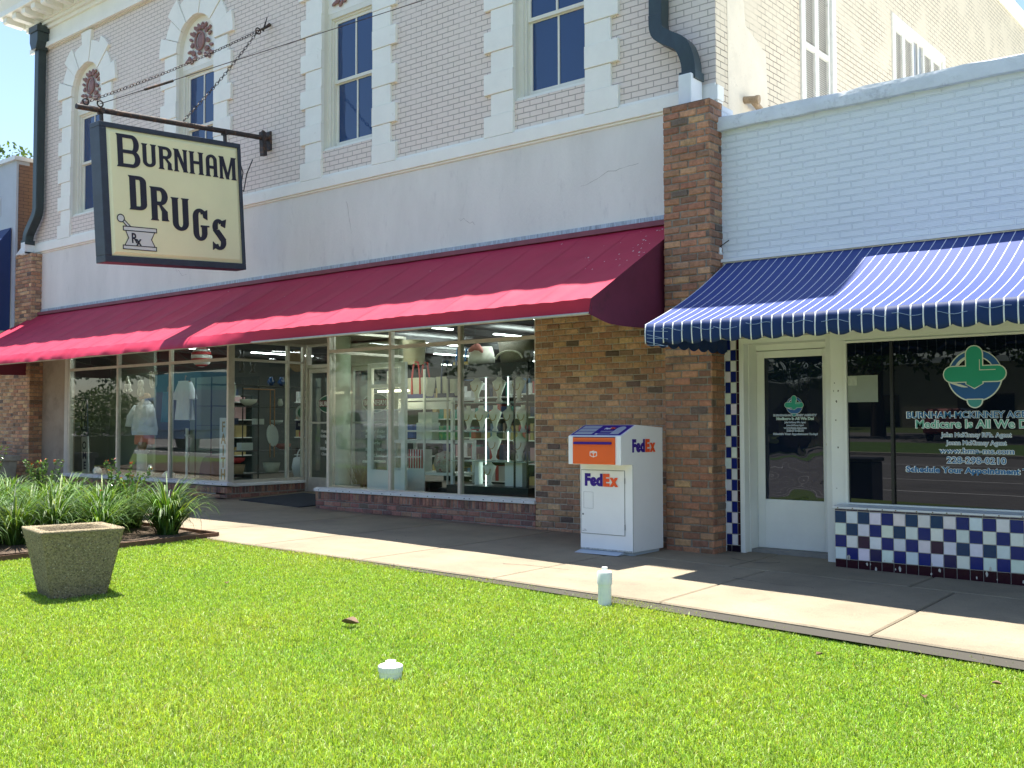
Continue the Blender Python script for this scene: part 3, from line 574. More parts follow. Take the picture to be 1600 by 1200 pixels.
# rustic brick wall beside the shop window
mb = MB(); mb.box(-8.50, -6.0, YF+.0, YF+.24, -.1, 2.9, col=MORT)
bricks(mb, (-8.53, YF, .0), (1, 0, 0), (0, -1, 0), 2.36, 2.9, rb, pal=PAL)
bricks(mb, (-8.53, YF+.2, .0), (0, -1, 0), (-1, 0, 0), .2, 2.9, rb, pal=PAL)
mb.build('brick_wall', M_['brick'], B, colors=True)
mb = MB(); mb.box(-22.95-9, -22.25, 10.74, 10.95, 0, 2.9, col=MORT); bricks(mb, (-27, 10.74, .22), (1, 0, 0), (0, -1, 0), 4.1, 2.7, rb, pal=PAL)
mb.build('brick_wall', M_['brick'], B, colors=True)
# plinth: soldier course over stretchers
def plinth(name, O, U, N, W, z0, z1, depth):
    mb = MB(); O = Vector(O); U = Vector(U); N = Vector(N)
    a = O-N*.0; b = O+U*W; c = b-N*depth; d = a-N*depth
    vs = [(p.x, p.y, z) for z in (z0-.12, z1) for p in (a, b, c, d)]; mb.add(vs, [(0, 1, 5, 4), (1, 2, 6, 5), (2, 3, 7, 6), (3, 0, 4, 7), (4, 5, 6, 7)], col=MORTD)
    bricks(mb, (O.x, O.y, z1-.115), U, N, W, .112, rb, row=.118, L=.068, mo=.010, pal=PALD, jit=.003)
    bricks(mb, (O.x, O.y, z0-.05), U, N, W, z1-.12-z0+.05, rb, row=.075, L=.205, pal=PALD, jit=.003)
    return mb.build(name, M_['brickdark'], B, colors=True)
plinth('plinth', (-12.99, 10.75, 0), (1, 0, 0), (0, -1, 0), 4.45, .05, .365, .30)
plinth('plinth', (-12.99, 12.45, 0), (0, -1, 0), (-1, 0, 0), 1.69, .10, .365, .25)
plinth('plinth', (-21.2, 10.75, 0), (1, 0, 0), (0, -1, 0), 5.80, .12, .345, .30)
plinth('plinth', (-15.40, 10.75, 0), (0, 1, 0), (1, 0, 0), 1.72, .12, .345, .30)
# ---- shop windows
def shopwin(name, xs, y, z0, z1, ztr, gl, par=B, capL=True):
    mb = MB(); t = .052
    for i, x in enumerate(xs): mb.box(x-t/2, x+t/2, y-.035, y+.045, z0, z1)
    for a, b in zip(xs, xs[1:]):
        mb.box(a+t/2, b-t/2, y-.03, y+.04, ztr-.026, ztr+.026); mb.box(a+t/2, b-t/2, y-.03, y+.04, z0, z0+.035); mb.box(a+t/2, b-t/2, y-.03, y+.04, z1-.04, z1)
    wn = mb.build(name, M_['alu'], par, bevel=.003)
    for a, b in zip(xs, xs[1:]):
        for q0, q1 in ((z0+.035, ztr-.026), (ztr+.026, z1-.04)):
            mb = MB(); dy = .008*(q1-q0); mb.box(a+t/2, b-t/2, y, y+.006, q0, q1)
            for i in (4, 5, 6, 7): mb.v[i] = (mb.v[i][0], mb.v[i][1]-dy, mb.v[i][2])
            mb.build('pane', gl, wn)
    return wn
W1 = shopwin('shop_window', [-21.0, -19.09, -17.24, -15.42], 10.81, .405, 2.915, 2.575, M_['glassL'])
mb = MB(); mb.box(-21.17, -21.03, 10.77, 10.9, .40, 2.915); mb.build('jamb', M_['alulight'], W1)
W2 = shopwin('shop_window', [-12.745, -11.34, -9.93, -8.545], 10.81, .405, 2.915, 2.575, M_['glass'])
def sill(x0, x1):
    mb = MB(); mb.prism([(10.70, .368), (10.86, .368), (10.86, .405), (10.775, .432), (10.70, .412)], 'yz', x0, x1); x = x0+.12
    s = mb.build('window_sill', M_['sill'], B, bevel=.003)
    mb = MB()
    while x < x1: mb.ball((x+rb.uniform(-.04, .04), 10.699, .39), .012, .003, .007, 6, 4); x += rb.choice([.16, .2, .26])
    mb.build('screw', mat('dark_screw', (.06, .06, .06), .6), s)
sill(-21.19, -15.30); sill(-12.99, -8.52)
mb = MB(); mb.prism([(-15.47, .348), (-15.33, .348), (-15.33, .385), (-15.47, .42)], 'xz', 10.87, 12.46); mb.build('window_sill', M_['sill'], B)
# recess side windows (x const)
def sidewin(x, ysx, z0, z1, ztr, gl, sgn):
    mb = MB(); t = .05
    for y in ysx: mb.box(x-.035, x+.035, y-t/2, y+t/2, z0, z1)
    for a, b in zip(ysx, ysx[1:]):
        for q in (z0, ztr-.025, z1-.04): mb.box(x-.03, x+.03, a+t/2, b-t/2, q, q+.045)
    wn = mb.build('side_shop_window', M_['alu'], B, bevel=.003)
    for a, b in zip(ysx, ysx[1:]):
        for q0, q1 in ((z0+.045, ztr-.025), (ztr+.02, z1-.04)):
            mb = MB(); mb.box(x, x+.006, a+t/2, b-t/2, q0, q1); mb.build('pane', gl, wn)
sidewin(-15.43, [10.88, 12.08, 12.44], .405, 2.915, 2.575, M_['glassclear'] if 'glassclear' in M_ else M_['glass'], 1)
sidewin(-12.745, [10.88, 12.44], .405, 2.915, 2.575, M_['glass'], -1)
mb = MB(); mb.box(-21.3, -6.0, 10.98, 11.0, 2.92, 3.0); mb.quad((-15.43, 10.76, 2.916), (-12.74, 10.76, 2.916), (-12.74, 12.5, 2.916), (-15.43, 12.5, 2.916)); mb.build('recess_ceiling', M_['stucco_low'], B)
# door wall in the recess
def shopdoor(x0, x1):
    y = 12.5
    mb = MB(); t = .045; z0 = .19; z1 = 2.46
    mb.box(x0-.06, x0, y-.05, y+.05, .17, 2.915); mb.box(x1, x1+.06, y-.05, y+.05, .17, 2.915); mb.box(x0, x1, y-.05, y+.05, z1+.005, z1+.075); mb.box(x0, x1, y-.04, y+.04, 2.87, 2.915)
    fr = mb.build('door_frame', M_['alu'], B, bevel=.003)
    mb = MB(); mb.quad((x0, y, z1+.075), (x1, y, z1+.075), (x1, y, 2.87), (x0, y, 2.87)); mb.build('transom_pane', M_['glass'], fr)
    mb = MB(); s = .06; y0 = y-.03; y1 = y+.02
    mb.box(x0+.004, x0+s, y0, y1, z0, z1); mb.box(x1-s, x1-.004, y0, y1, z0, z1); mb.box(x0+s, x1-s, y0, y1, z1-.08, z1); mb.box(x0+s, x1-s, y0, y1, z0, z0+.26)
    dr = mb.build('door', M_['alu'], B, bevel=.003)
    mb = MB(); mb.box(x0+s, x1-s, y, y+.006, z0+.26, z1-.08); mb.build('pane', M_['glass'], dr)
    mb = MB(); mb.box(x0+s, x1-s, y-.045, y-.005, 1.44, 1.475); mb.build('push_bar', M_['alulight'], dr)
    return dr
D1 = shopdoor(-15.31, -14.25)
mb = MB(); mb.box(-14.18, -12.80, 12.46, 12.52, 2.5, 2.915); mb.build('transom_panel', M_['alu'], B)
D2 = shopdoor(-14.12, -12.95)
def oval(par, cx, y, cz, a, b, col, ins=None):
    mb = MB(); mb.prism([(cx+a*math.cos(2*math.pi*i/32), cz+b*math.sin(2*math.pi*i/32)) for i in range(32)], 'xz', y-.002, y)
    return mb.build('sign_oval', col, par)
mG = mat('sign_green', (.02, .12, .075), .5); mMar = mat('sign_maroon', (.13, .02, .035), .5); mWh = mat('sign_white', (.75, .76, .74), .5)
for DD, cx in ((D1, -14.72), (D2, -13.5)):
    oval(DD, cx, 12.494, 1.80, .33, .17, mWh); oval(DD, cx, 12.491, 1.80, .315, .155, mG)
    mb = MB(); mb.box(cx-.30, cx+.30, 12.487, 12.4885, 1.75, 1.87); mb.build('sign_band', mMar, DD)
    text('lettering', 'BURNHAM', .12, mWh, DD, MF(cx, 12.485, 1.765), width=.56, off=.003)
    for k, (s, z) in enumerate((('Monday   Friday', 1.28), ('8:00am   6:00pm', 1.19), ('Saturday', 1.08), ('8:00am - 1:00pm', .96), ('Closed Sunday', .86))):
        text('lettering', s, .075, mWh, DD, MF(cx, 12.49, z), off=.001)
# ================================================================ SHOP INTERIOR (parts of the building)
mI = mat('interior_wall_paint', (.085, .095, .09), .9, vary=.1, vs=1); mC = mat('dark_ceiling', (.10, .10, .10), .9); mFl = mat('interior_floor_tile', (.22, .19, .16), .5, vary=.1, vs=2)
mb = MB(); FZ = .20
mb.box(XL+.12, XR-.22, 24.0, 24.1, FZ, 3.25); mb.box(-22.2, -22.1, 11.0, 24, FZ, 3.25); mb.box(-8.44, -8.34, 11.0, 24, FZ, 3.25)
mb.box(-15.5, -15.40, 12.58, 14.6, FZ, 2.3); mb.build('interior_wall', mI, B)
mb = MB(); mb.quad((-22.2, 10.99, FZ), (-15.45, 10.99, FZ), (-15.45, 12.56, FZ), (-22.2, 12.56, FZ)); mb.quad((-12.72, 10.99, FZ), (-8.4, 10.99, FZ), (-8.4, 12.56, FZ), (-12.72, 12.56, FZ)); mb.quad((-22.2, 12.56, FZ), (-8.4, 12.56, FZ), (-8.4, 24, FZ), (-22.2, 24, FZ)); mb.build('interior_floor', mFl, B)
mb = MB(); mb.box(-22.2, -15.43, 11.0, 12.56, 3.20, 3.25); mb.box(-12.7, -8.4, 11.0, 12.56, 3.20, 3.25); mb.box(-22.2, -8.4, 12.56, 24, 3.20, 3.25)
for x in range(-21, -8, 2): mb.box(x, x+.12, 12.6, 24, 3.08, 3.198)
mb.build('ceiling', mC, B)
mE = emit('tube_light', (.90, .97, .95), 11.0)
for x in (-19.4, -16.6, -14.6, -12.2, -10.0):
    for y in (11.35, 14.2, 17.2, 20.4):  # the row nearest the glass is added to brighten the window displays
        if x == -14.6 and y < 12: continue
        mb = MB(); mb.box(x-.045, x+.045, y, y+1.7, 3.045, 3.06); mb.build('tube_light', mE, B)
mb = MB(); mb.lathe([(.16, FZ), (.16, 3.2)], (-13.55, 11.75, 0), 24); mb.build('round_column', mat('cream_column', (.58, .57, .46), .6, vary=.06, vs=3), B, smooth=True, auto=True)
# low display floor right behind the glass
mb = MB(); mb.box(-22.1, -15.48, 10.99, 12.2, FZ+.002, .40); mb.box(-12.70, -8.45, 10.99, 11.3, FZ+.002, .385); mb.build('display_deck', mat('display_deck_paint', (.36, .37, .33), .7, vary=.1, vs=3), B)
mb = MB(); mb.box(-18.9, -17.6, 12.3, 12.36, .4, 2.4); mb.box(-22.0, -20.2, 12.25, 12.31, .4, 3.1); mb.build('display_backing', mat('sage_backing', (.20, .23, .19), .8), B)

# ================================================================ THINGS IN THE WINDOWS
mNv = mat('navy', (.015, .03, .09), .6); mWc = mat('white_cloth', (.80, .83, .86), .8, vary=.06, vs=12); mBk = mat('black_metal', (.02, .02, .02), .4); mWp = mat('white_furniture', (.78, .80, .77), .5)
mCo = mat('coral_cloth', (.70, .22, .14), .8); mTe = mat('teal_cloth', (.05, .22, .25), .8); mCan = mat('canvas', (.58, .57, .47), .9, vary=.08, vs=30); mRed = mat('red_cloth', (.50, .05, .05), .7); mCr = mat('cream_bust', (.76, .74, .66), .6); mPk = mat('pink_cloth', (.55, .22, .20), .8); mWk = mat('wicker', (.36, .24, .13), .9, vary=.4, vs=60, bump=1, bs=80); mGn = mat('green_enamel', (.03, .22, .12), .4)
mBl = mat('blue_enamel', (.02, .18, .45), .4); mGold = mat('gold_letter', (.42, .28, .08), .5); mBrs = mat('copper_rod', (.50, .26, .12), .35, metal=.6)
t = thing('leaning_sign', 'tall navy and white WELCOME board leaning at the left end of the shop window', 'sign', (-21.45, 11.35, .40))
mb = MB(); M1 = Matrix.Rotation(R(-4), 3, 'Y'); mb.obox((-21.42, 11.35, 1.58), .26, .03, .80, M1); mb.build('upper_board', mNv, t); mb = MB(); mb.obox((-21.36, 11.351, .79), .26, .03, .78, M1); mb.build('lower_board', mWp, t)
for i, ch in enumerate('WELCOME'): text('lettering', ch, .22, mWp if i < 4 else mNv, t, MF(-21.44+.015*i, 11.33, 1.78-i*.215), sx=1.0, off=.006)
def hang_letter(ch, x, z, lab):
    t = thing('hanging_letter', lab, 'letter decoration', (x, 11.5, z-.1))
    P = {'A': [[(-.10, -.14), (0, .14), (.10, -.14)], [(-.06, -.03), (.06, -.03)]], 'U': [[(-.08, .15), (-.08, -.06), (-.04, -.12), (.04, -.12), (.08, -.06), (.08, .15)]], '8': [[(.06*math.sin(a)*(1 if a < 6.3 else 1), .075-.07*math.cos(a)) for a in [i*.63 for i in range(11)]], [(.075*math.sin(a), -.075+.08*math.cos(a)) for a in [i*.63 for i in range(11)]]]}[ch]
    mb = MB()
    for p in P:
        mb.tube([(x+a, 11.5, z+b) for a, b in p], .034, 8)
        for q in (p[0], p[-1]): mb.ball((x+q[0], 11.5, z+q[1]), .045, .045, .045, 8, 6)
    mb.build('letter_body', mCan, t, smooth=True)
hang_letter('A', -19.95, 2.28, 'padded cream letter A hanging left in the middle shop window'); hang_letter('8', -19.45, 2.18, 'padded cream curly letter hanging above the white blouse'); hang_letter('U', -18.98, 2.32, 'padded cream letter U hanging right of the other letters')
t = thing('dress_form', 'dress form wearing a white blouse and coral shorts in the middle shop window', 'mannequin', (-19.45, 11.6, .40))
mb = MB(); mb.lathe([(.34, 1.22), (.36, 1.35), (.30, 1.6), (.27, 1.75), (.20, 1.87), (.09, 1.93), (.08, 1.97)], (-19.45, 11.6, 0), 20, sy=.6); mb.tube([(-19.22, 11.55, 1.80), (-19.05, 11.5, 1.6), (-19.1, 11.48, 1.42)], [.07, .08, .1], 10); mb.tube([(-19.68, 11.55, 1.80), (-19.82, 11.5, 1.6), (-19.8, 11.48, 1.40)], [.07, .08, .1], 10)
mb.build('blouse', mWc, t, smooth=True)
mb = MB(); mb.lathe([(.10, 1.96), (.12, 1.99), (.11, 2.04), (.07, 2.08)], (-19.45, 11.6, 0), 16); mb.build('scarf', mWk, t, smooth=True)
mb = MB(); mb.lathe([(.27, 1.03), (.28, 1.1), (.26, 1.24)], (-19.45, 11.6, 0), 20, sy=.6); mb.build('shorts', mCo, t, smooth=True)
mb = MB(); mb.bar((-19.45, 11.6, .42), (-19.45, 11.6, 1.1), .02); mb.lathe([(.16, .40), (.16, .42), (.02, .45)], (-19.45, 11.6, 0), 16); mb.build('stand', mBk, t)
def garment(name, label, cat, x, y, zt, w, h, m, sleeve=True, m2=None):
    t = thing(name, label, cat, (x, y, zt-h))
    mb = MB(); mb.bar((x-w*.45, y, zt-.01), (x+w*.45, y, zt-.01), .008); mb.tube([(x, y, zt), (x, y, zt+.08), (x+.03, y, zt+.11), (x+.05, y, zt+.08)], .005, 6); mb.build('hanger', mBrs, t)
    mb = MB(); n = 14
    def fn(u, v):
        ww = w*(.42+.16*v); a = (u-.5)*2
        return (x+a*ww, y-.04-.03*math.cos(a*9+v*3)*v-.04*(1-a*a), zt-h*v)
    mb.grid(fn, 20, 8)
    mb.grid(lambda u, v: (fn(u, v)[0], 2*y-fn(u, v)[1], fn(u, v)[2]), 20, 8)
    if sleeve:
        for s in (-1, 1): mb.tube([(x+s*w*.38, y, zt-.05), (x+s*w*.62, y, zt-.25), (x+s*w*.66, y, zt-.36)], [.05, .07, .08], 8, cap=False)
    mb.build('fabric', m, t, smooth=True)
    return t
garment('hanging_tunic', 'white short sleeved tunic on a hanger in the left shop window', 'clothing', -17.85, 11.5, 2.28, .42, .76, mWc)
garment('hanging_scarf', 'narrow teal garment hanging behind the white blouse', 'clothing', -18.95, 11.8, 2.1, .22, .62, mTe, False)
t = thing('paper_lantern', 'round red and white striped paper lantern hanging under the transom of the left shop window', 'lantern', (-17.6, 11.7, 2.55))
for i in range(9):
    a0 = math.pi*i/9; a1 = math.pi*(i+1)/9
    mb = MB(); mb.lathe([(max(.002, .2*math.sin(a0)), 2.75-.2*math.cos(a0)), (max(.002, .2*math.sin((a0+a1)/2)), 2.75-.2*math.cos((a0+a1)/2)), (max(.002, .2*math.sin(a1)), 2.75-.2*math.cos(a1))], (-17.6, 11.7, 0), 18); mb.build('stripe', mRed if i % 2 else mWp, t, smooth=True)
t = thing('vertical_sign', 'tall white FAITH board with gold letters at the corner of the left shop window', 'sign', (-16.05, 11.15, .40))
mb = MB(); mb.box(-16.17, -15.93, 11.14, 11.17, .41, 1.55); mb.build('board', mWp, t)
for i, ch in enumerate('FAITH'): text('lettering', ch, .26, mGold, t, MF(-16.05, 11.136, 1.30-i*.215), off=.006, sx=.8)
t = thing('fluted_pedestal', 'cream fluted plant pedestal standing below the dress form', 'pedestal', (-18.95, 11.25, .4)); mb = MB(); mb.lathe([(.14, .4), (.14, .44), (.10, .47), (.10, .85), (.14, .88), (.14, .92)], (-18.95, 11.25, 0), 16); mb.build('column', mCr, t)
mb = MB(); mb.lathe([(.06, .92), (.09, 1.0), (.08, 1.08)], (-18.95, 11.25, 0), 14); mb.build('pot', mWk, t, smooth=True)
mb = MB(); mb.prism([(-16.98+.24*math.cos(math.pi*i/14), .42+(.42*math.sin(math.pi*i/14))) for i in range(15)], 'xz', 11.4, 11.75); o = mb.build('domed_case', mNv, None, loc=(-16.98, 11.6, .41), bevel=.03); tag(o, 'dark navy domed case on the deck beside the FAITH board', 'case')
t = thing('tall_candlestick', 'tall white candlestick in front of the dark domed case', 'candlestick', (-17.3, 11.2, .4)); mb = MB(); mb.lathe([(.07, .4), (.07, .42), (.025, .46), (.025, .8), (.04, .84), (.025, .88), (.025, 1.2), (.05, 1.24)], (-17.3, 11.2, 0), 12); mb.build('stem', mWp, t, smooth=True); mb = MB(); mb.lathe([(.03, 1.242), (.03, 1.36)], (-17.3, 11.2, 0), 10); mb.build('candle', mCr, t)
for i, (x, h, r_, lab) in enumerate([(-20.4, .16, .09, 'short white canister at the left of the window deck'), (-18.4, .25, .06, 'slim white bottle on the deck left of the tall candlestick'), (-17.75, .14, .12, 'wide white bowl on the deck below the white tunic')]):
    mb = MB(); mb.lathe([(r_*.7, .402), (r_, .402+h*.3), (r_, .402+h*.6), (r_*.5, .402+h)], (x, 11.1, 0), 16); tag(mb.build(['canister', 'bottle', 'bowl'][i], mWp, None, loc=(x, 11.1, .402), smooth=True), lab, ['canister', 'bottle', 'bowl'][i])
t = thing('framed_platter', 'white oval platter on a stand near the corner of the left shop window', 'platter', (-16.6, 11.7, 1.75)); mb = MB(); mb.ball((-16.6, 11.7, 2.05), .13, .02, .2, 18, 10, M=Matrix.Rotation(R(12), 3, 'Y')); mb.build('dish', mWp, t, smooth=True)
mb = MB(); mb.bar((-16.6, 11.73, .4), (-16.6, 11.73, 1.9), .012); mb.build('stand', mBk, t)
# wire shelving seen through the recess side window
t = thing('wire_shelving', 'black wire shelving unit of homeware behind the window beside the entrance', 'shelf', (-16.7, 12.2, .4))
for (y, x) in ((11.15, -16.45), (11.15, -16.95), (12.2, -16.45), (12.2, -16.95), (13.3, -16.45), (13.3, -16.95)):
    mb = MB(); mb.bar((x, y, FZ), (x, y, 2.3), .014, 6); mb.build('post', mBk, t)
for z in (.50, .93, 1.42, 1.78, 2.18):
    mb = MB(); mb.box(-16.97, -16.43, 11.15, 13.32, z-.012, z); mb.build('shelf', mat('shelf_grey', (.10, .10, .10), .5), t)
def hw(kind, x, y, z, s, m, lab, cat, up=1):
    mb = MB()
    if kind == 'bowl': prof = [(.35*s, 0), (.9*s, .35*s), (s, .7*s), (.93*s, .7*s), (.3*s, .08*s)]
    elif kind == 'jug': prof = [(.5*s, 0), (.8*s, .5*s), (.7*s, 1.3*s), (.45*s, 1.7*s), (.55*s, 2*s)]
    elif kind == 'basket': prof = [(.75*s, 0), (s, 1.1*s), (.94*s, 1.1*s), (.7*s, .1*s)]
    elif kind == 'vase': prof = [(.4*s, 0), (s, .9*s), (.4*s, 1.8*s), (.5*s, 2.1*s)]
    elif kind == 'box': prof = None
    if prof if kind != 'box' else None: mb.lathe(prof, (x, y, z), 16)
    else: mb.box(x-s*.6, x+s*.6, y-s, y+s, z, z+s*1.1)
    o = mb.build({'bowl': 'bowl', 'jug': 'jug', 'basket': 'basket', 'vase': 'vase', 'box': 'gift_box'}[kind], m, None, loc=(x, y, z), smooth=(kind != 'box'), bevel=0.004 if kind == 'box' else 0)
    tag(o, lab, cat)
hw('basket', -16.5, 11.75, .505, .16, mWk, 'wicker basket at the near end of the lowest wire shelf', 'basket')
hw('bowl', -16.5, 11.76, .70, .15, mRed, 'red bowl resting in the wicker basket by the entrance window', 'bowl')
hw('jug', -16.5, 12.75, 1.79, .07, mWp, 'white enamel jug on the second wire shelf from the top', 'jug')
hw('bowl', -16.5, 12.0, 1.79, .17, mCr, 'round cream bowl at the near end of the second wire shelf', 'bowl')
hw('vase', -16.6, 12.6, 2.19, .08, M_['upglass'], 'left glass cloche on the top wire shelf', 'glass cloche'); hw('vase', -16.6, 12.85, 2.19, .08, M_['upglass'], 'right glass cloche on the top wire shelf', 'glass cloche')
hw('box', -16.6, 12.3, 1.43, .10, mWp, 'white box on the middle wire shelf', 'box'); hw('bowl', -16.6, 12.75, 1.43, .12, mWp, 'white dish on the middle wire shelf', 'dish')
hw('box', -16.6, 11.7, 1.43, .11, mNv, 'dark box at the near end of the middle wire shelf', 'box'); hw('bowl', -16.6, 12.9, .94, .16, mPk, 'pink dish on the wire shelf above the tote bag', 'dish')
hw('box', -16.6, 12.0, .94, .13, mWp, 'white box on the wire shelf above the red bowl', 'box'); hw('basket', -16.5, 12.55, .505, .17, mCan, 'cream basket in the middle of the lowest wire shelf', 'basket')
t = thing('oval_platter', 'large white oval platter hanging in front of the wire shelves', 'platter', (-16.36, 12.5, 1.0)); mb = MB(); mb.ball((-16.38, 12.48, 1.22), .02, .14, .22, 20, 10, M=Matrix.Rotation(R(12), 3, 'X')); mb.build('dish', mWp, t, smooth=True)
mb = MB(); mb.bar((-16.38, 12.42, .8), (-16.38, 12.42, 2.1), .01); mb.bar((-16.38, 12.52, .8), (-16.38, 12.52, 2.1), .01); mb.bar((-16.38, 11.8, 2.1), (-16.38, 12.52, 2.1), .01); mb.build('rod', mBrs, t)
t = thing('round_green_sign', 'round green enamel plate sign with pale rim by the door', 'sign', (-16.1, 13.1, 1.5)); mb = MB(); mb.ball((-16.1, 12.95, 1.66), .02, .14, .14, 20, 10); mb.build('rim', mWp, t); mb = MB(); mb.ball((-16.08, 12.95, 1.66), .022, .105, .105, 20, 10); mb.build('face', mGn, t)
mb = MB(); mb.ball((-16.05, 13.22, 1.60), .02, .10, .10, 18, 10); tag(mb.build('round_blue_sign', mBl, None, loc=(-16.05, 13.22, 1.60)), 'small round bright blue disc sign right of the green one', 'sign')
mb = MB(); mb.box(-16.07, -16.05, 12.78, 13.12, 1.32, 1.50); o = mb.build('navy_plaque', mNv, None, loc=(-16.06, 12.95, 1.32)); tag(o, 'navy rectangular plaque with pale lettering below the green disc', 'sign'); text('lettering', 'BERGER', .07, mWp, o, MS(-16.045, 12.95, 1.40), off=.001)
t = thing('tote_bag', 'white tote bag with round handle on the floor by the entrance door', 'bag', (-16.1, 12.95, .41)); mb = MB(); mb.lathe([(.16, .42), (.21, .6), (.17, .78), (.12, .8)], (-16.1, 12.95, 0), 16, sx=.6); mb.build('body', mWc, t, smooth=True); mb = MB(); mb.tube([(-16.1, 12.95+.10*math.cos(a), .78+.17*math.sin(a)) for a in [math.pi*i/10 for i in range(11)]], .014, 6); mb.build('handle', mWc, t)
t = thing('wall_plaque', 'white oval lettered plaque behind the door glass', 'sign', (-16.1, 13.2, 1.9)); mb = MB(); mb.box(-16.12, -16.09, 12.95, 13.3, 1.9, 2.08); mb.build('board', mCr, t); mb = MB(); mb.tube([(-16.085, 13.125+.13*math.cos(a), 1.99+.05*math.sin(a)) for a in [2*math.pi*i/20 for i in range(21)]], .006, 5, cap=False); mb.build('oval_rim', mBk, t)
t = thing('woven_tray', 'round wicker tray hanging high in the entrance side window', 'tray', (-16.5, 12.9, 2.4)); mb = MB(); mb.ball((-16.3, 13.0, 2.68), .03, .22, .22, 20, 10); mb.build('tray', mWk, t, smooth=True)
t = thing('candelabra', 'black turned candlestick standing high behind the transom', 'candlestick', (-16.4, 12.4, 2.19)); mb = MB(); mb.lathe([(.07, 2.3), (.03, 2.35), (.05, 2.42), (.025, 2.5), (.06, 2.58), (.02, 2.62), (.05, 2.72)], (-16.3, 11.7, .1), 12); mb.lathe([(.07, 2.3), (.03, 2.35), (.03, 2.42), (.06, 2.48)], (-16.3, 11.95, .1), 12); mb.build('stem', mBk, t, smooth=True)
# ---- right window
t = thing('white_cabinet', 'tall white framed glass display cabinet behind the right shop window', 'cabinet', (-12.1, 11.6, FZ))
mb = MB(); x0, x1, y = -12.50, -11.64, 11.42; frame_rect(mb, x0, x1, FZ, 2.40, .09, y-.03, y+.03, wt=.08, wb=.5); mb.box(x0+.09, x1-.09, y-.03, y+.03, 2.0, 2.06); mb.box(x0+.48, x0+.53, y-.02, y+.02, .7, 2.0); mb.build('frame', mWp, t, bevel=.004)
mb = MB(); mb.box(x0, x1, y+.40, y+.42, FZ, .72); mb.box(x0, x0+.03, y+.40, y+.43, .72, 2.3); mb.box(x1-.03, x1, y+.40, y+.43, .72, 2.3); mb.build('back_panel', mWp, t)
mb = MB(); mb.box(x0+.1, x1-.1, y+.1, y+.16, 1.94, 1.97); mb.build('strip_light', emit('warm_strip', (1, .9, .6), 3), t)
for z in (.9, 1.65): mb = MB(); mb.box(x0+.05, x1-.05, y+.04, y+.39, z, z+.012); mb.build('shelf', mWp, t)
t = thing('white_desk', 'white two tier display desk carrying gifts behind the right shop window', 'desk', (-11.6, 12.0, FZ))
dx0, dx1, dy0, dy1 = -12.42, -11.05, 11.85, 12.4
for z, th in ((1.12, .05), (.62, .04), (1.80, .04), (1.30, .03)):
    mb = MB(); a = dx0+(.15 if z > 1.2 else 0); mb.box(a, dx1, dy0, dy1, z, z+th); mb.build('shelf', mWp, t)
for x in (dx0, dx1-.05, dx0+.16):
    mb = MB(); mb.box(x, x+.05, dy0+.002, dy0+.05, FZ if x != dx0+.16 else 1.17, 1.118 if x == dx0 else 1.80); mb.build('leg', mWp, t)
for x in (dx0, dx1-.05):
    mb = MB(); mb.box(x, x+.05, dy1-.05, dy1-.002, FZ, 1.118); mb.build('leg', mWp, t)
mb = MB(); mb.box(dx0+.15, dx1, dy0, dy0+.02, 1.66, 1.78); mb.build('rail', mWp, t)
def tote(x, y, z, w, h, d, mbody, mhand, lab, base=None):
    t = thing('canvas_tote', lab, 'tote bag', (x, y, z)); mb = MB()
    def ring(zz, k): return [(x-w*k/2, y-d*k/2, zz), (x+w*k/2, y-d*k/2, zz), (x+w*k/2, y+d*k/2, zz), (x-w*k/2, y+d*k/2, zz)]
    b0 = ring(z, .85)+ring(z+h*.5, 1.0)+ring(z+h, 1.08); mb.add(b0, [(3, 2, 1, 0)]+[(4*k+i, 4*k+(i+1) % 4, 4*k+4+(i+1) % 4, 4*k+4+i) for k in (0, 1) for i in range(4)]); mb.build('body', mbody, t, bevel=.02)
    mb = MB(); mb.box(x-w*.44, x+w*.44, y-d*.51, y+d*.5, z-.003, z+h*.22); mb.build('base', base or mhand, t)
    for s in (-1, 1):
        mb = MB(); q = y+s*d*.54; mb.tube([(x-w*.2, q, z+h*.2), (x-w*.2, q, z+h), (x-w*.1, q, z+h*1.75), (x+w*.1, q, z+h*1.75), (x+w*.2, q, z+h), (x+w*.2, q, z+h*.2)], .016, 6); mb.build('handle', mhand, t)
tote(-12.0, 12.1, 1.84, .46, .34, .2, mCan, mRed, 'canvas tote with red handles and blue base on top of the white desk', mat('slate_blue', (.10, .11, .26), .8))
tote(-11.35, 12.1, 1.84, .40, .34, .2, mCan, mNv, 'canvas tote with navy handles right of the red handled one')
tote(-11.6, 12.7, 2.15, .34, .3, .2, mat('straw', (.40, .30, .10), .9), mBl, 'straw tote with a blue emblem hanging behind the canvas totes')
mb = MB(); mb.box(-12.0, -11.65, 12.0, 12.2, 1.17, 1.45); mb.box(-11.98, -11.67, 12.02, 12.18, 1.45, 1.62); tag(mb.build('boxed_gift', mWp, None, loc=(-11.8, 12.1, 1.17), bevel=.01), 'stack of pale grey boxes on the white desk', 'box')
mb = MB(); mb.box(-11.5, -11.2, 12.0, 12.2, 1.17, 1.40); tag(mb.build('green_bag', mat('green_print', (.03, .33, .16), .6, vary=.5, vs=20, dirt=(.45, .42, .05), dirts=9), None, loc=(-11.35, 12.1, 1.17), bevel=.01), 'green patterned gift bag at the right end of the white desk', 'gift bag')
mb = MB(); mb.box(-12.22, -12.08, 12.0, 12.1, 1.2, 1.42); tag(mb.build('blue_bag', mat('blue_print', (.05, .15, .45), .6), None, loc=(-12.15, 12.05, 1.2), bevel=.01), 'small blue packet on the left of the white desk', 'packet')
t = thing('striped_box', 'red and white striped popcorn box on the lower desk shelf', 'box', (-11.95, 12.05, .66))
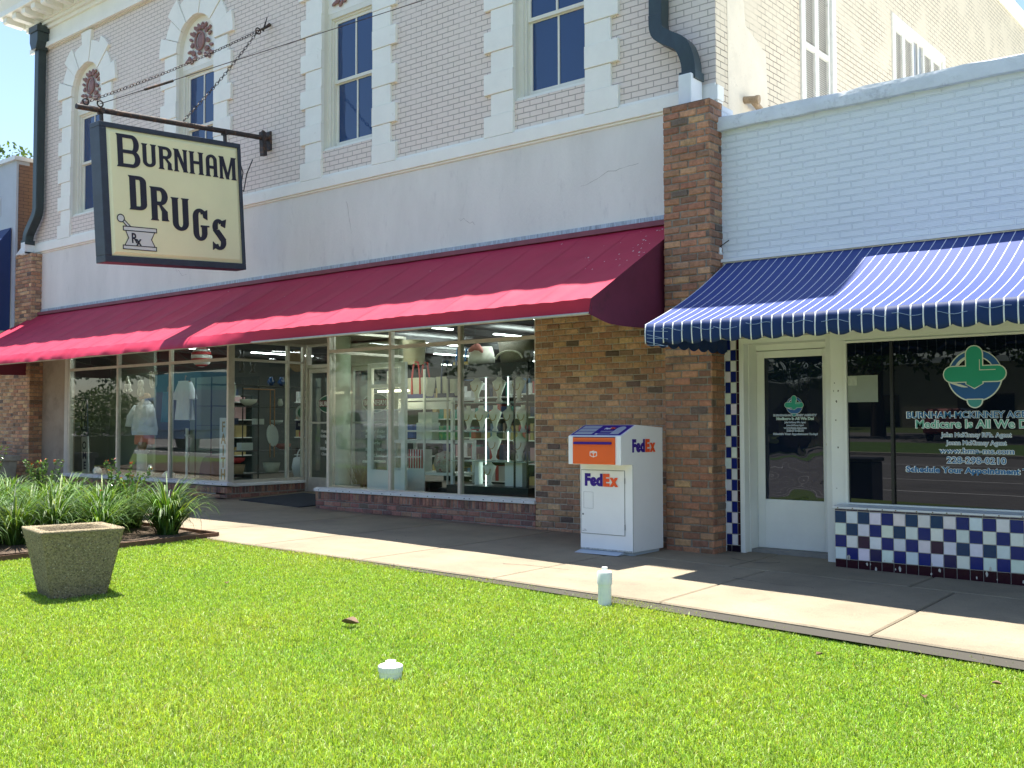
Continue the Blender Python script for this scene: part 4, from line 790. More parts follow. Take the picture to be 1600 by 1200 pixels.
mb = MB(); mb.box(-12.13, -11.79, 11.95, 12.15, .66, 1.02); mb.build('box_body', mWp, t)
for i in range(6): mb = MB(); mb.box(-12.12+i*.058, -12.092+i*.058, 11.946, 11.9495, .662, 1.018); mb.build('stripe', mRed, t)
mb = MB(); mb.lathe([(.14, .66), (.19, .8), (.16, .95), (.02, 1.0)], (-11.4, 12.05, 0), 14); tag(mb.build('floral_cushion', mat('floral_print', (.45, .42, .36), .8, vary=.3, vs=30, dirt=(.35, .06, .10), dirts=18, dirtlo=.55, dirthi=.6), None, loc=(-11.4, 12.05, .66), smooth=True), 'pale floral cushion on the lower desk shelf', 'cushion')
mb = MB(); mb.box(-12.0, -11.6, 11.9, 12.2, .24, .5); mb.box(-11.5, -11.3, 11.95, 12.15, .24, .42); tag(mb.build('dark_crate', mBk, None, loc=(-11.8, 12, .24), bevel=.02), 'dark crates on the floor under the white desk', 'crate')
# jewellery case
t = thing('jewellery_case', 'tall glass jewellery case with black canopy at the right of the shop window', 'display case', (-9.9, 12.0, FZ))
cx0, cx1, cy0, cy1 = -10.95, -9.35, 11.6, 12.25
mb = MB(); mb.box(cx0, cx1, cy0, cy1, 2.12, 2.32); mb.box(cx0, cx1, cy0, cy1, FZ, .50); mb.build('canopy', mat('case_black', (.012, .018, .02), .35), t)
for x, y in ((cx0, cy0), (cx1-.03, cy0), (cx1-.03, cy1-.03), (-9.62, cy0)): mb = MB(); mb.box(x, x+.022, y+.002, y+.024, .502, 2.118); mb.build('post', mBk if x != cx0 else M_['alulight'], t)
for x in (-10.42, -9.98): mb = MB(); mb.box(x, x+.012, 11.90, 11.912, .502, 2.118); mb.build('light_post', emit('led_post', (.8, 1, .95), 2.5), t)
for z in (.86, 1.30, 1.74): mb = MB(); mb.box(cx0+.05, cx1-.05, cy0+.05, cy1-.05, z, z+.012); mb.build('shelf', mat('glass_shelf', (.35, .45, .42), .2), t)
def bust(x, y, z, s, lab, grp='necklace busts in the jewellery case'):
    t = thing('necklace_bust', lab, 'necklace bust', (x, y, z), group=grp); mb = MB()
    mb.lathe([(.05*s, 0), (.055*s, .015*s), (.028*s, .05*s), (.05*s, .13*s), (.105*s, .24*s), (.122*s, .285*s), (.07*s, .315*s), (.040*s, .335*s), (.036*s, .375*s), (.044*s, .39*s)], (x, y, z), 14, sy=.55); mb.build('form', mCr, t, smooth=True)
    mb = MB(); mb.tube([(x+.065*s*math.cos(a), y-.06*s, z+.25*s+.09*s*math.sin(a)) for a in [math.pi+math.pi*i/10 for i in range(11)]], .006, 5); mb.build('necklace', mGold, t)
ord_ = ['leftmost', 'second', 'third', 'fourth', 'rightmost']
for i in range(5): bust(-10.72+i*.27, 11.85, 1.315, 1.0, '%s cream necklace bust on the middle glass shelf' % ord_[i])
for i, x in enumerate((-10.55, -10.1, -9.72)): bust(x, 11.85, 1.755, 1.05, '%s necklace bust on the top glass shelf' % ['left', 'middle', 'right'][i])
for i, x in enumerate((-10.2, -9.7)): bust(x, 11.85, .875, 1.1, '%s necklace bust on the third glass shelf' % ['left', 'right'][i])
bust(-10.25, 11.8, .505, 1.0, 'necklace bust on the floor of the jewellery case')
mb = MB(); mb.box(-9.95, -9.62, 11.8, 11.9, .505, .85); tag(mb.build('white_card', mWp, None, loc=(-9.8, 11.85, .505)), 'white rectangular card in the bottom of the jewellery case', 'card')
mb = MB(); mb.box(-10.55, -10.47, 11.8, 11.9, .505, .85); tag(mb.build('narrow_card', mWp, None, loc=(-10.5, 11.85, .505)), 'narrow pale card at the foot of the lit post', 'card')
t = thing('pink_bag', 'pale bag with pink ribbon on top of the jewellery case', 'bag', (-10.5, 11.9, 2.325)); mb = MB(); mb.lathe([(.24, 2.325), (.26, 2.42), (.2, 2.6)], (-10.5, 11.9, 0), 14, sy=.5); mb.build('body', mCr, t, smooth=True); mb = MB()
for a in (-.5, .2, .8): mb.ball((-10.5+.1*a, 11.76, 2.58), .11, .03, .04, 10, 6, M=Matrix.Rotation(a, 3, 'Y'))
mb.build('ribbon', mPk, t)
t = thing('woven_basket', 'large pale woven basket on top of the jewellery case', 'basket', (-9.8, 11.9, 2.325)); mb = MB(); mb.lathe([(.28, 2.325), (.33, 2.65), (.31, 2.65), (.26, 2.34)], (-9.8, 11.9, 0), 20, sy=.6); mb.build('body', mat('pale_weave', (.36, .33, .28), .9, vary=.3, vs=30, stretch=(8, 8, 1)), t, smooth=True)
mb = MB(); mb.tube([(-9.8+.25*math.cos(a), 11.72, 2.38+.12*math.sin(a)) for a in [math.pi*i/12 for i in range(13)]], .015, 6); mb.build('handle', mCan, t)
mb = MB(); mb.lathe([(.17, 2.41), (.2, 2.8), (.19, 2.8)], (-12.15, 12.1, 0), 20); tag(mb.build('lamp_drum', mat('straw_drum', (.50, .46, .32), .8), None, loc=(-12.15, 12.1, 2.41), smooth=True, auto=True), 'straw coloured drum on top of the white cabinet', 'drum')
t = thing('round_table', 'small round stone topped side table standing behind the column', 'table', (-13.3, 12.1, FZ)); mb = MB(); mb.lathe([(.2, .78), (.2, .81)], (-13.1, 12.1, 0), 18); mb.build('top', mCr, t); mb = MB(); mb.lathe([(.12, FZ), (.03, .3), (.03, .78)], (-13.1, 12.1, 0), 12); mb.build('pedestal', mCr, t)
def cloud_leaves(mb, c, rx, ry, rz, n, s, rng, up=.5):
    for i in range(n):
        while True:
            a = Vector((rng.uniform(-1, 1), rng.uniform(-1, 1), rng.uniform(-1, 1)))
            if a.length < 1: break
        p = Vector((c[0]+a.x*rx, c[1]+a.y*ry, c[2]+a.z*rz)); d = Vector((rng.gauss(0, 1), rng.gauss(0, 1), rng.gauss(0, .7)+up*.3)).normalized(); q = d.orthogonal().normalized(); q = Matrix.Rotation(rng.uniform(0, 6.28), 3, d)@q; k = s*rng.uniform(.6, 1.3); e = d.cross(q)
        mb.add([p, p+q*k*.5+e*k*.28, p+q*k, p+q*k*.5-e*k*.28], [(0, 1, 2, 3)])
t = thing('grass_arrangement', 'olive green dried grass arrangement at the foot of the round column', 'plant', (-12.9, 11.6, .39)); mb = MB(); rg = random.Random(5)
for i in range(160):
    a = rg.uniform(0, 6.28); l = rg.uniform(.2, .5); x, y = -12.75+rg.uniform(-.12, .12), 11.5+rg.uniform(-.08, .08); mb.add([(x-.006, y, .4), (x+.006, y, .4), (x+l*.5*math.cos(a), y+l*.4*math.sin(a), .4+l)], [(0, 1, 2)])
mb.build('stems', leafmat('olive', (.16, .17, .05)), t)

# shelving further back in the shop
rm = random.Random(31)
for (x, y, lab) in ((-20.6, 14.2, 'back shelving unit seen through the leftmost shop pane'), (-18.2, 15.4, 'back shelving unit behind the white tunic'), (-14.9, 16.5, 'back shelving unit seen through the entrance door'), (-12.6, 15.2, 'back shelving unit behind the white cabinet'), (-10.6, 14.0, 'back shelving unit behind the canvas totes'), (-9.2, 15.5, 'back shelving unit behind the jewellery case')):
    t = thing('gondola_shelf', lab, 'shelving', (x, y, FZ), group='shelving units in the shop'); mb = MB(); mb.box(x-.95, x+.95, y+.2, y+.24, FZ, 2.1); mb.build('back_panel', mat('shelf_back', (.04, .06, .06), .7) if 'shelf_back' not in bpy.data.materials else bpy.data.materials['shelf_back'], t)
    for z in (.35, .75, 1.15, 1.55, 1.95): mb = MB(); mb.box(x-.95, x+.95, y-.2, y+.198, z-.02, z); mb.build('shelf', mWp, t)
    mb = MB()
    for z in (.35, .75, 1.15, 1.55, 1.95):
        q = x-.92
        while q < x+.85:
            w_ = rm.uniform(.06, .2); h_ = rm.uniform(.1, .3); c = rm.choice([(.5, .5, .46), (.1, .2, .3), (.4, .08, .07), (.05, .25, .2), (.45, .35, .15), (.02, .04, .1), (.5, .3, .3), (.25, .2, .15), (.04, .04, .04), (.6, .62, .6)])
            if rm.random() < .8: mb.box(q, q+w_*.9, y-.18, y+.1, z+.001, z+h_, col=c)
            q += w_
    tag(mb.build('goods', bpy.data.materials.get('goods') or mat('goods', (1, 1, 1), .6, attr=True, vary=.1), t, colors=True), kind='stuff')
# ================================================================ RED AWNING
def fabric_mat(name, col, back, vary=.08):
    m, n, P, N, L = newmat(name); out = [x for x in N if x.type == 'OUTPUT_MATERIAL'][0]
    P.inputs['Roughness'].default_value = .6; P.inputs['Specular IOR Level'].default_value = .25; P.inputs['Sheen Weight'].default_value = .0; P.inputs['Sheen Roughness'].default_value = .5
    tc = N.new('ShaderNodeTexCoord'); nz = N.new('ShaderNodeTexNoise'); nz.inputs['Scale'].default_value = 2.2; nz.inputs['Detail'].default_value = 8; L.new(tc.outputs['Object'], nz.inputs[0])
    mr = N.new('ShaderNodeMapRange'); mr.inputs[1].default_value = .3; mr.inputs[2].default_value = .7; mr.inputs[3].default_value = 1-vary; mr.inputs[4].default_value = 1+vary; L.new(nz.outputs[0], mr.inputs[0])
    mx = N.new('ShaderNodeMix'); mx.data_type = 'RGBA'; mx.blend_type = 'MULTIPLY'; mx.inputs[0].default_value = 1; mx.inputs[6].default_value = (*col, 1); L.new(mr.outputs[0], mx.inputs[7])
    L.new(mx.outputs[2], P.inputs['Base Color'])
    b = N.new('ShaderNodeBump'); b.inputs['Distance'].default_value = .02; b.inputs['Strength'].default_value = .35; L.new(nz.outputs[0], b.inputs['Height']); L.new(b.outputs[0], P.inputs['Normal'])
    return m, N, L, mx, P
mRA = fabric_mat('red_canvas', (.40, .022, .060), None)[0]
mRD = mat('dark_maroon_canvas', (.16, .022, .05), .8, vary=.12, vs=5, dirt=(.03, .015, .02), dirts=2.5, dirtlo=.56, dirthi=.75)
A = thing('red_awning', 'long sloping dark red canvas awning over the shop window', 'awning', (-14.3, 10.74, 2.5))
ax0, ax1 = -22.37, -6.24; NP = 22; pw = (ax1-ax0)/NP
def kneez(u): return 2.72
def awn(u, v):
    x = ax0+(ax1-ax0)*u; ph = (u*NP) % 1.0; sag = math.sin(math.pi*ph)**1.0
    y = 10.70+(8.79-10.70)*v; z = 3.80+(2.72-3.80)*v
    z -= .034*sag*math.sin(math.pi*v**.8)+.018*math.sin(math.pi*v)
    z += .004*math.sin(x*23+v*9)*v+.003*math.sin(x*7-v*17)
    return (x, y, z)
mb = MB(); mb.grid(awn, NP*10, 16)
for i in range(1, NP):      # stitched panel seams
    for sx in (-.014,):
        def fs_(u, v): p = awn(i/NP+(sx+.02*u)/(ax1-ax0), v*.995); return (p[0], p[1]-.001, p[2]+.0022)
        mb.grid(fs_, 2, 16)
mb.build('canopy_cloth', mRA, A, smooth=True)
mb = MB()
def val(u, v):
    x = ax0+(ax1-ax0)*u; L_ = max(0, min(1, (-11.9-x)/1.2)); ph = (u*NP) % 1
    y = 8.79-(-.02+.12*L_)*math.sin(v*math.pi/2)-.012*math.sin(x*3.1+1)*v-L_*(.010*math.sin(x*7.3+math.sin(x*2.1)*3)+.008*math.sin(x*17.7+2*math.sin(x*3.3)))*math.sin(math.pi*v)
    z = 2.72-.168*v-.006*math.sin(x*4.7)*v-L_*.006*math.sin(x*5.1+2*math.sin(x*1.7))*v
    if v == 0: y, z = awn(u, 1)[1:]
    return (x, y, z)
mb.grid(val, NP*10, 5); mb.build('valance', mRA, A, smooth=True)
def endpanel(x, s, name):
    top = []; n = 16; mb = MB()
    def fn(u, v):
        y = 10.70+(8.79-10.70)*u; zt = 3.80+(2.72-3.80)*u-.005
        k = u; zb = 2.50+.03*math.sin(math.pi*u*2)*.4-.02*math.sin(math.pi*u)+.055*max(0, (u-.85)/.15)
        bul = -.05*math.sin(math.pi*v)*math.sin(math.pi*min(1, u*1.0))*s
        return (x+bul, y-.05*v*max(0, (u-.9)*10)*.9, zt+(zb-zt)*v)
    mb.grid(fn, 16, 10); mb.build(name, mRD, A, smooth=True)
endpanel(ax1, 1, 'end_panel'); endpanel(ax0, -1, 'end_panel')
mb = MB(); mb.box(ax0, ax1, 10.655, 10.74, 3.80, 3.862); mb.build('head_board', mat('maroon_board', (.22, .06, .08), .6, vary=.2, vs=6), A)
mT = mat('grey_awning_tube', (.42, .40, .36), .5, vary=.2, vs=8)
mb = MB(); mb.bar((ax0+.02, 8.80, 2.565), (ax1-.02, 8.80, 2.565), .016, 8); mb.bar((ax0+.02, 8.83, 2.69), (ax1-.02, 8.83, 2.69), .016, 8); mb.bar((ax0+.02, 10.66, 2.95), (ax1-.02, 10.66, 2.95), .014, 8); mb.build('front_rail', mT, A)
for i in range(0, NP+1, 2):
    x = ax0+pw*i+(.11 if i == 0 else -.11 if i == NP else 0); mb = MB(); mb.bar((x, 10.68, 3.72), (x, 8.82, 2.66), .014, 6); mb.bar((x, 8.82, 2.60), (x, 10.66, 2.95), .012, 6); mb.bar((x, 9.7, 2.77), (x, 9.7, 3.14), .010, 6); mb.build('rib', mT, A)
mDr = mat('bird_dropping', (.62, .60, .56), .8); rg = random.Random(9); mb = MB()
for i in range(46):
    u = 1-abs(rg.gauss(.02, .015)) if i < 30 else rg.uniform(0, 1); v = rg.uniform(.05, .55); u = min(u, .995); p = Vector(awn(u, v)); s = rg.uniform(.004, .012)
    nrm = Vector((0, -1.08, 1.91)).normalized(); p += nrm*.006; d1 = Vector((1, 0, 0)); d2 = nrm.cross(d1)
    mb.add([p+d1*s*math.cos(a)*rg.uniform(.6, 1.2)+d2*s*1.6*math.sin(a)*rg.uniform(.6, 1.2) for a in [k*1.05 for k in range(6)]], [(0, 1, 2, 3, 4, 5)])
mb.build('droppings', mDr, A)

# ================================================================ HANGING SIGN
T_ = .0666; SO = Vector((-14.12, 7.767, 3.786))
u_ = Vector((0, math.cos(T_), math.sin(T_))); v_ = Vector((0, -math.sin(T_), math.cos(T_)))
SM = Matrix(((0, 0, 1, SO.x), (u_.y, v_.y, 0, SO.y), (u_.z, v_.z, 0, SO.z), (0, 0, 0, 1)))
S = thing('hanging_sign', 'large pale yellow projecting sign reading BURNHAM DRUGS, hung from an iron pole with chains', 'sign', local=True, mat=SM)
W_, H_, TH = 2.45, 2.05, .27
mb = MB(); mb.box(0, W_, 0, .10, -TH, 0); mb.box(0, W_, H_-.075, H_, -TH, 0); mb.box(0, .11, .10, H_-.075, -TH, 0); mb.box(W_-.055, W_, .10, H_-.075, -TH, 0)
mb.build('sign_frame', M_['navyframe'], S, bevel=.008)
mb = MB(); mb.box(.11, W_-.055, .10, H_-.075, -TH+.03, -.03); mb.build('sign_panel', M_['signface'], S)
mb = MB(); a = .055
mb.add([(.115, .105, -.029), (W_-.06, .105, -.029), (W_-.06, H_-.08, -.029), (.115, H_-.08, -.029), (.115+a, .105+a, -.006), (W_-.06-a, .105+a, -.006), (W_-.06-a, H_-.08-a, -.006), (.115+a, H_-.08-a, -.006)], [(0, 1, 5, 4), (1, 2, 6, 5), (2, 3, 7, 6), (3, 0, 4, 7), (4, 5, 6, 7)]); mb.build('sign_face', M_['signface'], S)
# letters: slab strokes with flared serifs; thick uprights, thinner horizontals
def glyph(ch, u0, u1, v0, v1, tv=.052, th=.036):
    w = u1-u0; h = v1-v0; mb = MB(); k = [0]
    def poly(pts):
        k[0] += 1; z0 = -.0055; z1 = .0035+.00035*k[0]; mb.prism([(u0+x, v0+y) for x, y in pts], 'xy', z0, z1)
    def up(x, y0=0, y1=None, st=True, sb=True, t=tv):
        y1 = h if y1 is None else y1; f = .020
        p = [(x-(f if sb else 0), y0), (x+t+(f if sb else 0), y0), (x+t, y0+(.028 if sb else 0)), (x+t, y1-(.028 if st else 0)), (x+t+(f if st else 0), y1), (x-(f if st else 0), y1), (x, y1-(.028 if st else 0)), (x, y0+(.028 if sb else 0))]
        poly(p)
    def bar_(x0, x1, y, t=th): poly([(x0, y), (x1, y), (x1, y+t), (x0, y+t)])
    def arcs(cx, cy, rx, ry, a0, a1, tx=tv, ty=th, n=12):
        pts = [(cx+rx*math.cos(a0+(a1-a0)*i/n), cy+ry*math.sin(a0+(a1-a0)*i/n)) for i in range(n+1)]
        pin = [(cx+(rx-tx)*math.cos(a0+(a1-a0)*i/n), cy+(ry-ty)*math.sin(a0+(a1-a0)*i/n)) for i in range(n, -1, -1)]
        poly(pts+pin)
    def diag(x0, y0, x1, y1, t=tv): poly([(x0, y0), (x0+t, y0), (x1+t, y1), (x1, y1)])
    P2 = math.pi/2
    if ch == 'B':
        up(0.01, sb=True, st=True); hy = h*.48
        bar_(.05, w-h*.26, h-th); bar_(.05, w-h*.26, hy-.5*th); bar_(.05, w-h*.27, 0)
        arcs(w-h*.27, (h+hy-.5*th)/2, h*.26-.01, (h-hy+.5*th)/2, -P2, P2); arcs(w-h*.27, (hy+.5*th)/2, h*.27, (hy+.5*th)/2, -P2, P2)
    elif ch == 'U':
        up(.012, h*.24, sb=False); up(w-tv-.012, h*.24, sb=False); arcs(w/2, h*.24, w/2-.012, h*.24, math.pi, 2*math.pi)
    elif ch == 'R':
        up(.012); r_ = w*.45; bar_(.05, w-r_, h-th); bar_(.05, w-r_, h*.46); cy = (h+h*.46)/2; arcs(w-r_, cy, r_, h-cy, -P2, P2)
        poly([(w-r_, h*.50), (w-r_+.02, h*.47), (w-.012, h*.28), (w-.01, .03), (w+.012, 0), (w-tv-.015, 0), (w-tv-.01, h*.28), (w-r_-.02, h*.46)])
    elif ch == 'N': up(.012, t=tv*.85); up(w-tv*.85-.012, t=tv*.85); diag(.02, h, w-tv-.005, 0, tv*.95)
    elif ch == 'H': up(.012); up(w-tv-.012); bar_(.05, w-.05, h*.46)
    elif ch == 'A': up(.012, y1=h*.74, st=False); up(w-tv-.012, y1=h*.74, st=False); arcs(w/2, h*.74, w/2-.012, h*.26, 0, math.pi); bar_(.05, w-.05, h*.36)
    elif ch == 'M': up(.012, t=tv*.8); up(w-tv-.012); diag(w*.5-tv/2, 0, .025, h, tv*.9); diag(w*.5-tv/2, 0, w-tv-.02, h, tv*.6)
    elif ch == 'D':
        up(.012); q = w*.42; bar_(.05, w-q, h-th); bar_(.05, w-q, 0); arcs(w-q, h-q*.75, q, q*.75, 0, P2); arcs(w-q, q*.75, q, q*.75, -P2, 0); poly([(w-tv, q*.75), (w, q*.75), (w, h-q*.75), (w-tv, h-q*.75)])
    elif ch == 'G':
        r_ = w/2-.01; poly([(.01, h*.26), (.01+tv, h*.26), (.01+tv, h*.74), (.01, h*.74)]); arcs(w/2-.01, h*.74, r_-.01, h*.26, P2*.35, math.pi); arcs(w/2-.01, h*.26, r_-.01, h*.26, math.pi, 2*math.pi)
        poly([(w-.03-tv, h*.22), (w-.03, h*.22), (w-.03, h*.44), (w-.03-tv, h*.44)]); poly([(w*.5, h*.42), (w+.01, h*.44), (w+.01, h*.485), (w*.5, h*.485)]); poly([(w-.05-tv*.4, h*.72), (w-.02, h*.66), (w-.015, h*.98), (w-.05-tv*.6, h*.90)])
    elif ch == 'S':
        arcs(w/2-.01, h*.74, w/2-.02, h*.25, P2*.4, P2*2.35); arcs(w/2-.005, h*.26, w/2-.005, h*.25, -P2*1.75, P2*.45)
        poly([(.015, h*.62), (.03+tv, h*.66), (w-.01, h*.36), (w-.03, h*.26), (w-tv-.02, h*.30)])
        poly([(w-.05-tv*.5, h*.78), (w-.02, h*.72), (w+.005, h*1.0), (w-.05-tv*.4, h*.93)]); poly([(.0, 0), (.05, h*.06), (.06, h*.18), (.005, h*.27)])
    mb.build('letter', M_['letter'], S)
for ch, a, b, c, d in (('B', .262, .634, 1.42, 1.905), ('U', .667, .902, 1.468, 1.815), ('R', .944, 1.169, 1.464, 1.811), ('N', 1.205, 1.44, 1.460, 1.808), ('H', 1.477, 1.726, 1.456, 1.805), ('A', 1.765, 1.989, 1.452, 1.802), ('M', 2.02, 2.336, 1.442, 1.800)):
    glyph(ch, a, b, c, d, tv=.085 if ch == 'B' else .062, th=.052 if ch == 'B' else .045)
for ch, a, b, c, d in (('D', .427, .709, .800, 1.308), ('R', .772, 1.064, .672, 1.180), ('U', 1.124, 1.426, .545, 1.052), ('G', 1.482, 1.772, .415, .920), ('S', 1.832, 2.095, .285, .790)): glyph(ch, a, b, c, d, tv=.098, th=.056)
mo = MB()
def outline(mb, pts, t, z0, z1):
    for p, q in zip(pts, pts[1:]+pts[:1]):
        p = Vector((*p, 0)); q = Vector((*q, 0)); d = (q-p).normalized()*t/2; n = Vector((-d.y, d.x, 0)); mb.prism([(v.x, v.y) for v in (p-d-n, q+d-n, q+d+n, p-d+n)], 'xy', z0, z1)
body = [(.341, .483), (.384, .375), (.318, .262), (.812, .262), (.757, .37), (.817, .483)]; top_ = [(.306, .483), (.849, .480), (.850, .540), (.306, .544)]; bot_ = [(.290, .208), (.833, .202), (.835, .260), (.291, .264)]
pest = [(.305, .605), (.365, .545), (.425, .545), (.325, .640)]
mo = MB(); [mo.prism(p, 'xy', -.0055, -.003+.0003*i) for i, p in enumerate((body, top_, bot_, pest))]; mo.prism([(.273+.056*math.cos(a), .657+.056*math.sin(a)) for a in [2*math.pi*i/20 for i in range(20)]], 'xy', -.0055, -.0016); em = mo.build('mortar_and_pestle', M_['mortarwhite'], S)
mo = MB(); [outline(mo, p, .012, -.0028+.0002*i, .0005+.0004*i) for i, p in enumerate((body, top_, bot_, pest))]; outline(mo, [(.273+.056*math.cos(a), .657+.056*math.sin(a)) for a in [2*math.pi*i/20 for i in range(20)]], .012, -.0014, .0022); mo.build('emblem_outline', M_['letter'], em)
text('lettering', 'R', .21, M_['letter'], em, Matrix(((1, 0, 0, .475), (0, 1, 0, .305), (0, 0, 1, .0005), (0, 0, 0, 1))), off=.004, sx=.8)
text('lettering', 'x', .21, M_['letter'], em, Matrix(((1, 0, 0, .545), (0, 1, 0, .268), (0, 0, 1, .0009), (0, 0, 0, 1))), off=.004, sx=.8)
# pole, hangers and chains in the sign's own frame
def Lc(p): return SM.inverted() @ Vector(p)
mb = MB(); pa, pb = Lc((-14.25, 7.36, 6.00)), Lc((-14.25, 10.72, 6.24)); mb.bar(pa, pb, .042, 10); pole = mb.build('pole', M_['iron'], S, smooth=True, auto=True)
mb = MB(); q = Lc((-14.25, 10.60, 6.23)); mb.box(q.x-.03, q.x+.05, q.y-.30, q.y+.10, q.z-.05, q.z+.05); q = Lc((-14.25, 10.74, 6.2)); mb.box(q.x-.02, q.x+.01, q.y-.16, q.y+.16, q.z-.07, q.z+.07); mb.build('wall_bracket', M_['iron'], S, bevel=.006)
for a in (.12, 2.25):
    mb = MB(); z = H_+.22; mb.box(a-.015, a+.015, H_-.01, z, -TH/2-.03, -TH/2+.03); mb.box(a-.03, a+.03, z-.08, z+.0, -TH/2-.06, -TH/2+.06); mb.build('hanger', M_['iron'], S)
def chain(p, q, n, r=.022, w=.0055, name='chain'):
    p = Lc(p); q = Lc(q); mb = MB(); d = (q-p)/n; u = d.normalized(); a = u.orthogonal().normalized(); b = u.cross(a)
    for i in range(n):
        c = p+d*(i+.5)-Vector((0, 1, 0))*(.05*math.sin(math.pi*(i+.5)/n)); s_, o_ = (a, b) if i % 2 else (b, a)
        mb.tube([c+u*(d.length*.62)*math.cos(t)+s_*r*math.sin(t) for t in [2*math.pi*k/8 for k in range(9)]], w, 4, cap=False)
    mb.build(name, M_['iron'], S)
def eye(p, r=.045): 
    p = Lc(p); mb = MB(); mb.tube([p+Vector((r*math.cos(t), r*math.sin(t), 0)) for t in [2*math.pi*k/12 for k in range(13)]], .012, 6, cap=False); mb.build('eye_bolt', M_['iron'], S)
top = (-14.25, 10.50, 8.02)
chain((-14.25, 7.52, 6.10), top, 58); chain((-14.25, 9.10, 6.18), top, 36)
eye((-14.25, 7.50, 6.10)); eye((-14.25, 7.72, 6.12)); eye(top, .05); eye((-14.25, 10.62, 6.32), .035)
mb = MB(); mb.tube([Lc((-14.25, 10.50, 8.02)), Lc((-14.25, 10.62, 8.10)), Lc((-14.25, 10.74, 8.20))], [.012, .02, .03], 8); mb.tube([Lc((-14.25, 10.60, 8.05)), Lc((-14.22, 10.66, 8.30))], [.02, .008], 6); mb.build('wall_hook', M_['iron'], S)
mb = MB(); mb.bar(Lc((-14.25, 7.72, 6.12)), Lc((-9.95, 10.73, 7.62)), .006, 5); mb.build('guy_wire', M_['iron'], S)
mb = MB(); mb.bar(Lc((-13.7, 8.1, 6.31)), Lc((-13.35, 8.35, 6.43)), .02, 6); mb.build('turnbuckle', M_['iron'], S)
mb = MB(); mb.tube([(2.42, 1.9, -.14), (2.50, 1.85, -.14), (2.56, 1.62, -.12), (2.50, 1.35, -.12), (2.54, 1.3, -.1), (2.62, 1.6, -.1), (2.75, 1.85, -.1)], .010, 6); mb.build('power_cable', mBk, S)
# ================================================================ AGENCY BUILDING (white brick, right)
G = thing('agency_building', 'single storey white painted brick agency building with tiled base, door and large dark window', 'building', (-2.0, 10.4, 0))
GX0, GX1 = -5.60, 9.0
mb = MB(); mb.box(GX0+.004, GX1, 10.42, 10.75, 2.36, 4.70); mb.box(GX1-.3, GX1, 10.42, 30, 0, 4.7); mb.box(GX0-.0+.02, GX1-.3, 29.7, 30, 0, 4.7); mb.build('front_wall', M_['whitebrick'], G)
mb = MB(); n = 60; rg = random.Random(4); px = [GX0-.03+(GX1+.06-GX0)*i/n for i in range(n+1)]
rows = []
for x in px:
    j = lambda s=.008: rg.uniform(-s, s)
    rows.append([(x, 10.345+j(), 4.695+j(.006)), (x, 10.335+j(), 4.775+j()), (x, 10.35+j(), 4.845+j(.012)), (x, 10.40, 4.862+j(.008)), (x, 10.72, 4.865), (x, 10.76, 4.70)])
vs = [p for r_ in rows for p in r_]; fs = [(i*6+j, (i+1)*6+j, (i+1)*6+(j+1) % 6, i*6+(j+1) % 6) for i in range(n) for j in range(6)]+[(0, 1, 2, 3, 4, 5), tuple(n*6+k for k in (5, 4, 3, 2, 1, 0))]
mb.add(vs, fs); mb.build('coping', M_['coping'], G, smooth=True, auto=True)
mb = MB(); mb.quad((XR+.006, 10.7, 4.32), (GX1-.2, 10.7, 4.32), (GX1-.2, 29.9, 4.30), (XR+.006, 29.9, 4.30)); mb.build('roof', M_['roofw'], G)
mb = MB(); mb.box(GX0+.01, GX1, 10.375, 10.42, 3.215, 3.25); mb.build('flashing', M_['white'], G)
mb = MB(); mb.tube([(-5.66, 10.40, 3.36), (-5.62, 10.38, 3.37), (-5.58, 10.37, 3.40), (-5.50, 10.405, 3.46)], .006, 5); mb.build('loose_wire', mBk, G)
mb = MB(); mb.lathe([(.018, 0), (.022, .02), (.016, .04), (.02, .07), (.012, .08)], (-5.585, 10.36, 3.30), 10); mb.build('insulator', mWp, G, smooth=True)
# tiles
mt = mat('glazed_tile', (1, 1, 1), .22, vary=.08, vs=10, attr=True, spec=.3, dirt=(.42, .38, .32), dirts=8, dirtlo=.72, dirthi=.8)
GRT = (.40, .38, .34); NV = (.008, .020, .17); TB = (.010, .045, .13); PUR = (.035, .012, .05); WT = (.78, .79, .79); MRN = (.030, .006, .014)
def tile(mb, O, U, N, w, h, c, rg, z0, u0):
    O = Vector(O); U = Vector(U); N = Vector(N); g = .0025; e = .003; Zv = Vector((0, 0, 1))
    def P(u, v, n): return O+U*u+Zv*v+N*n
    a, b, c0, d = u0+g, u0+w-g, z0+g, z0+h-g; o = .006+rg.uniform(-.0008, .0008)
    mb.add([P(a, c0, 0), P(b, c0, 0), P(b, d, 0), P(a, d, 0), P(a+e, c0+e, o), P(b-e, c0+e, o), P(b-e, d-e, o), P(a+e, d-e, o)], [(i, (i+1) % 4, 4+(i+1) % 4, 4+i) for i in range(4)]+[(4, 5, 6, 7)], col=c)
rt = random.Random(21); TS = .1175; TH_ = .1205; PY = 10.19; PX0 = -4.235; ZB = .055
mb = MB(); NC = 60
mb.box(PX0, PX0+NC*TS, PY+.001, PY+.28, -.6, ZB+4*TH_+.018, col=GRT)
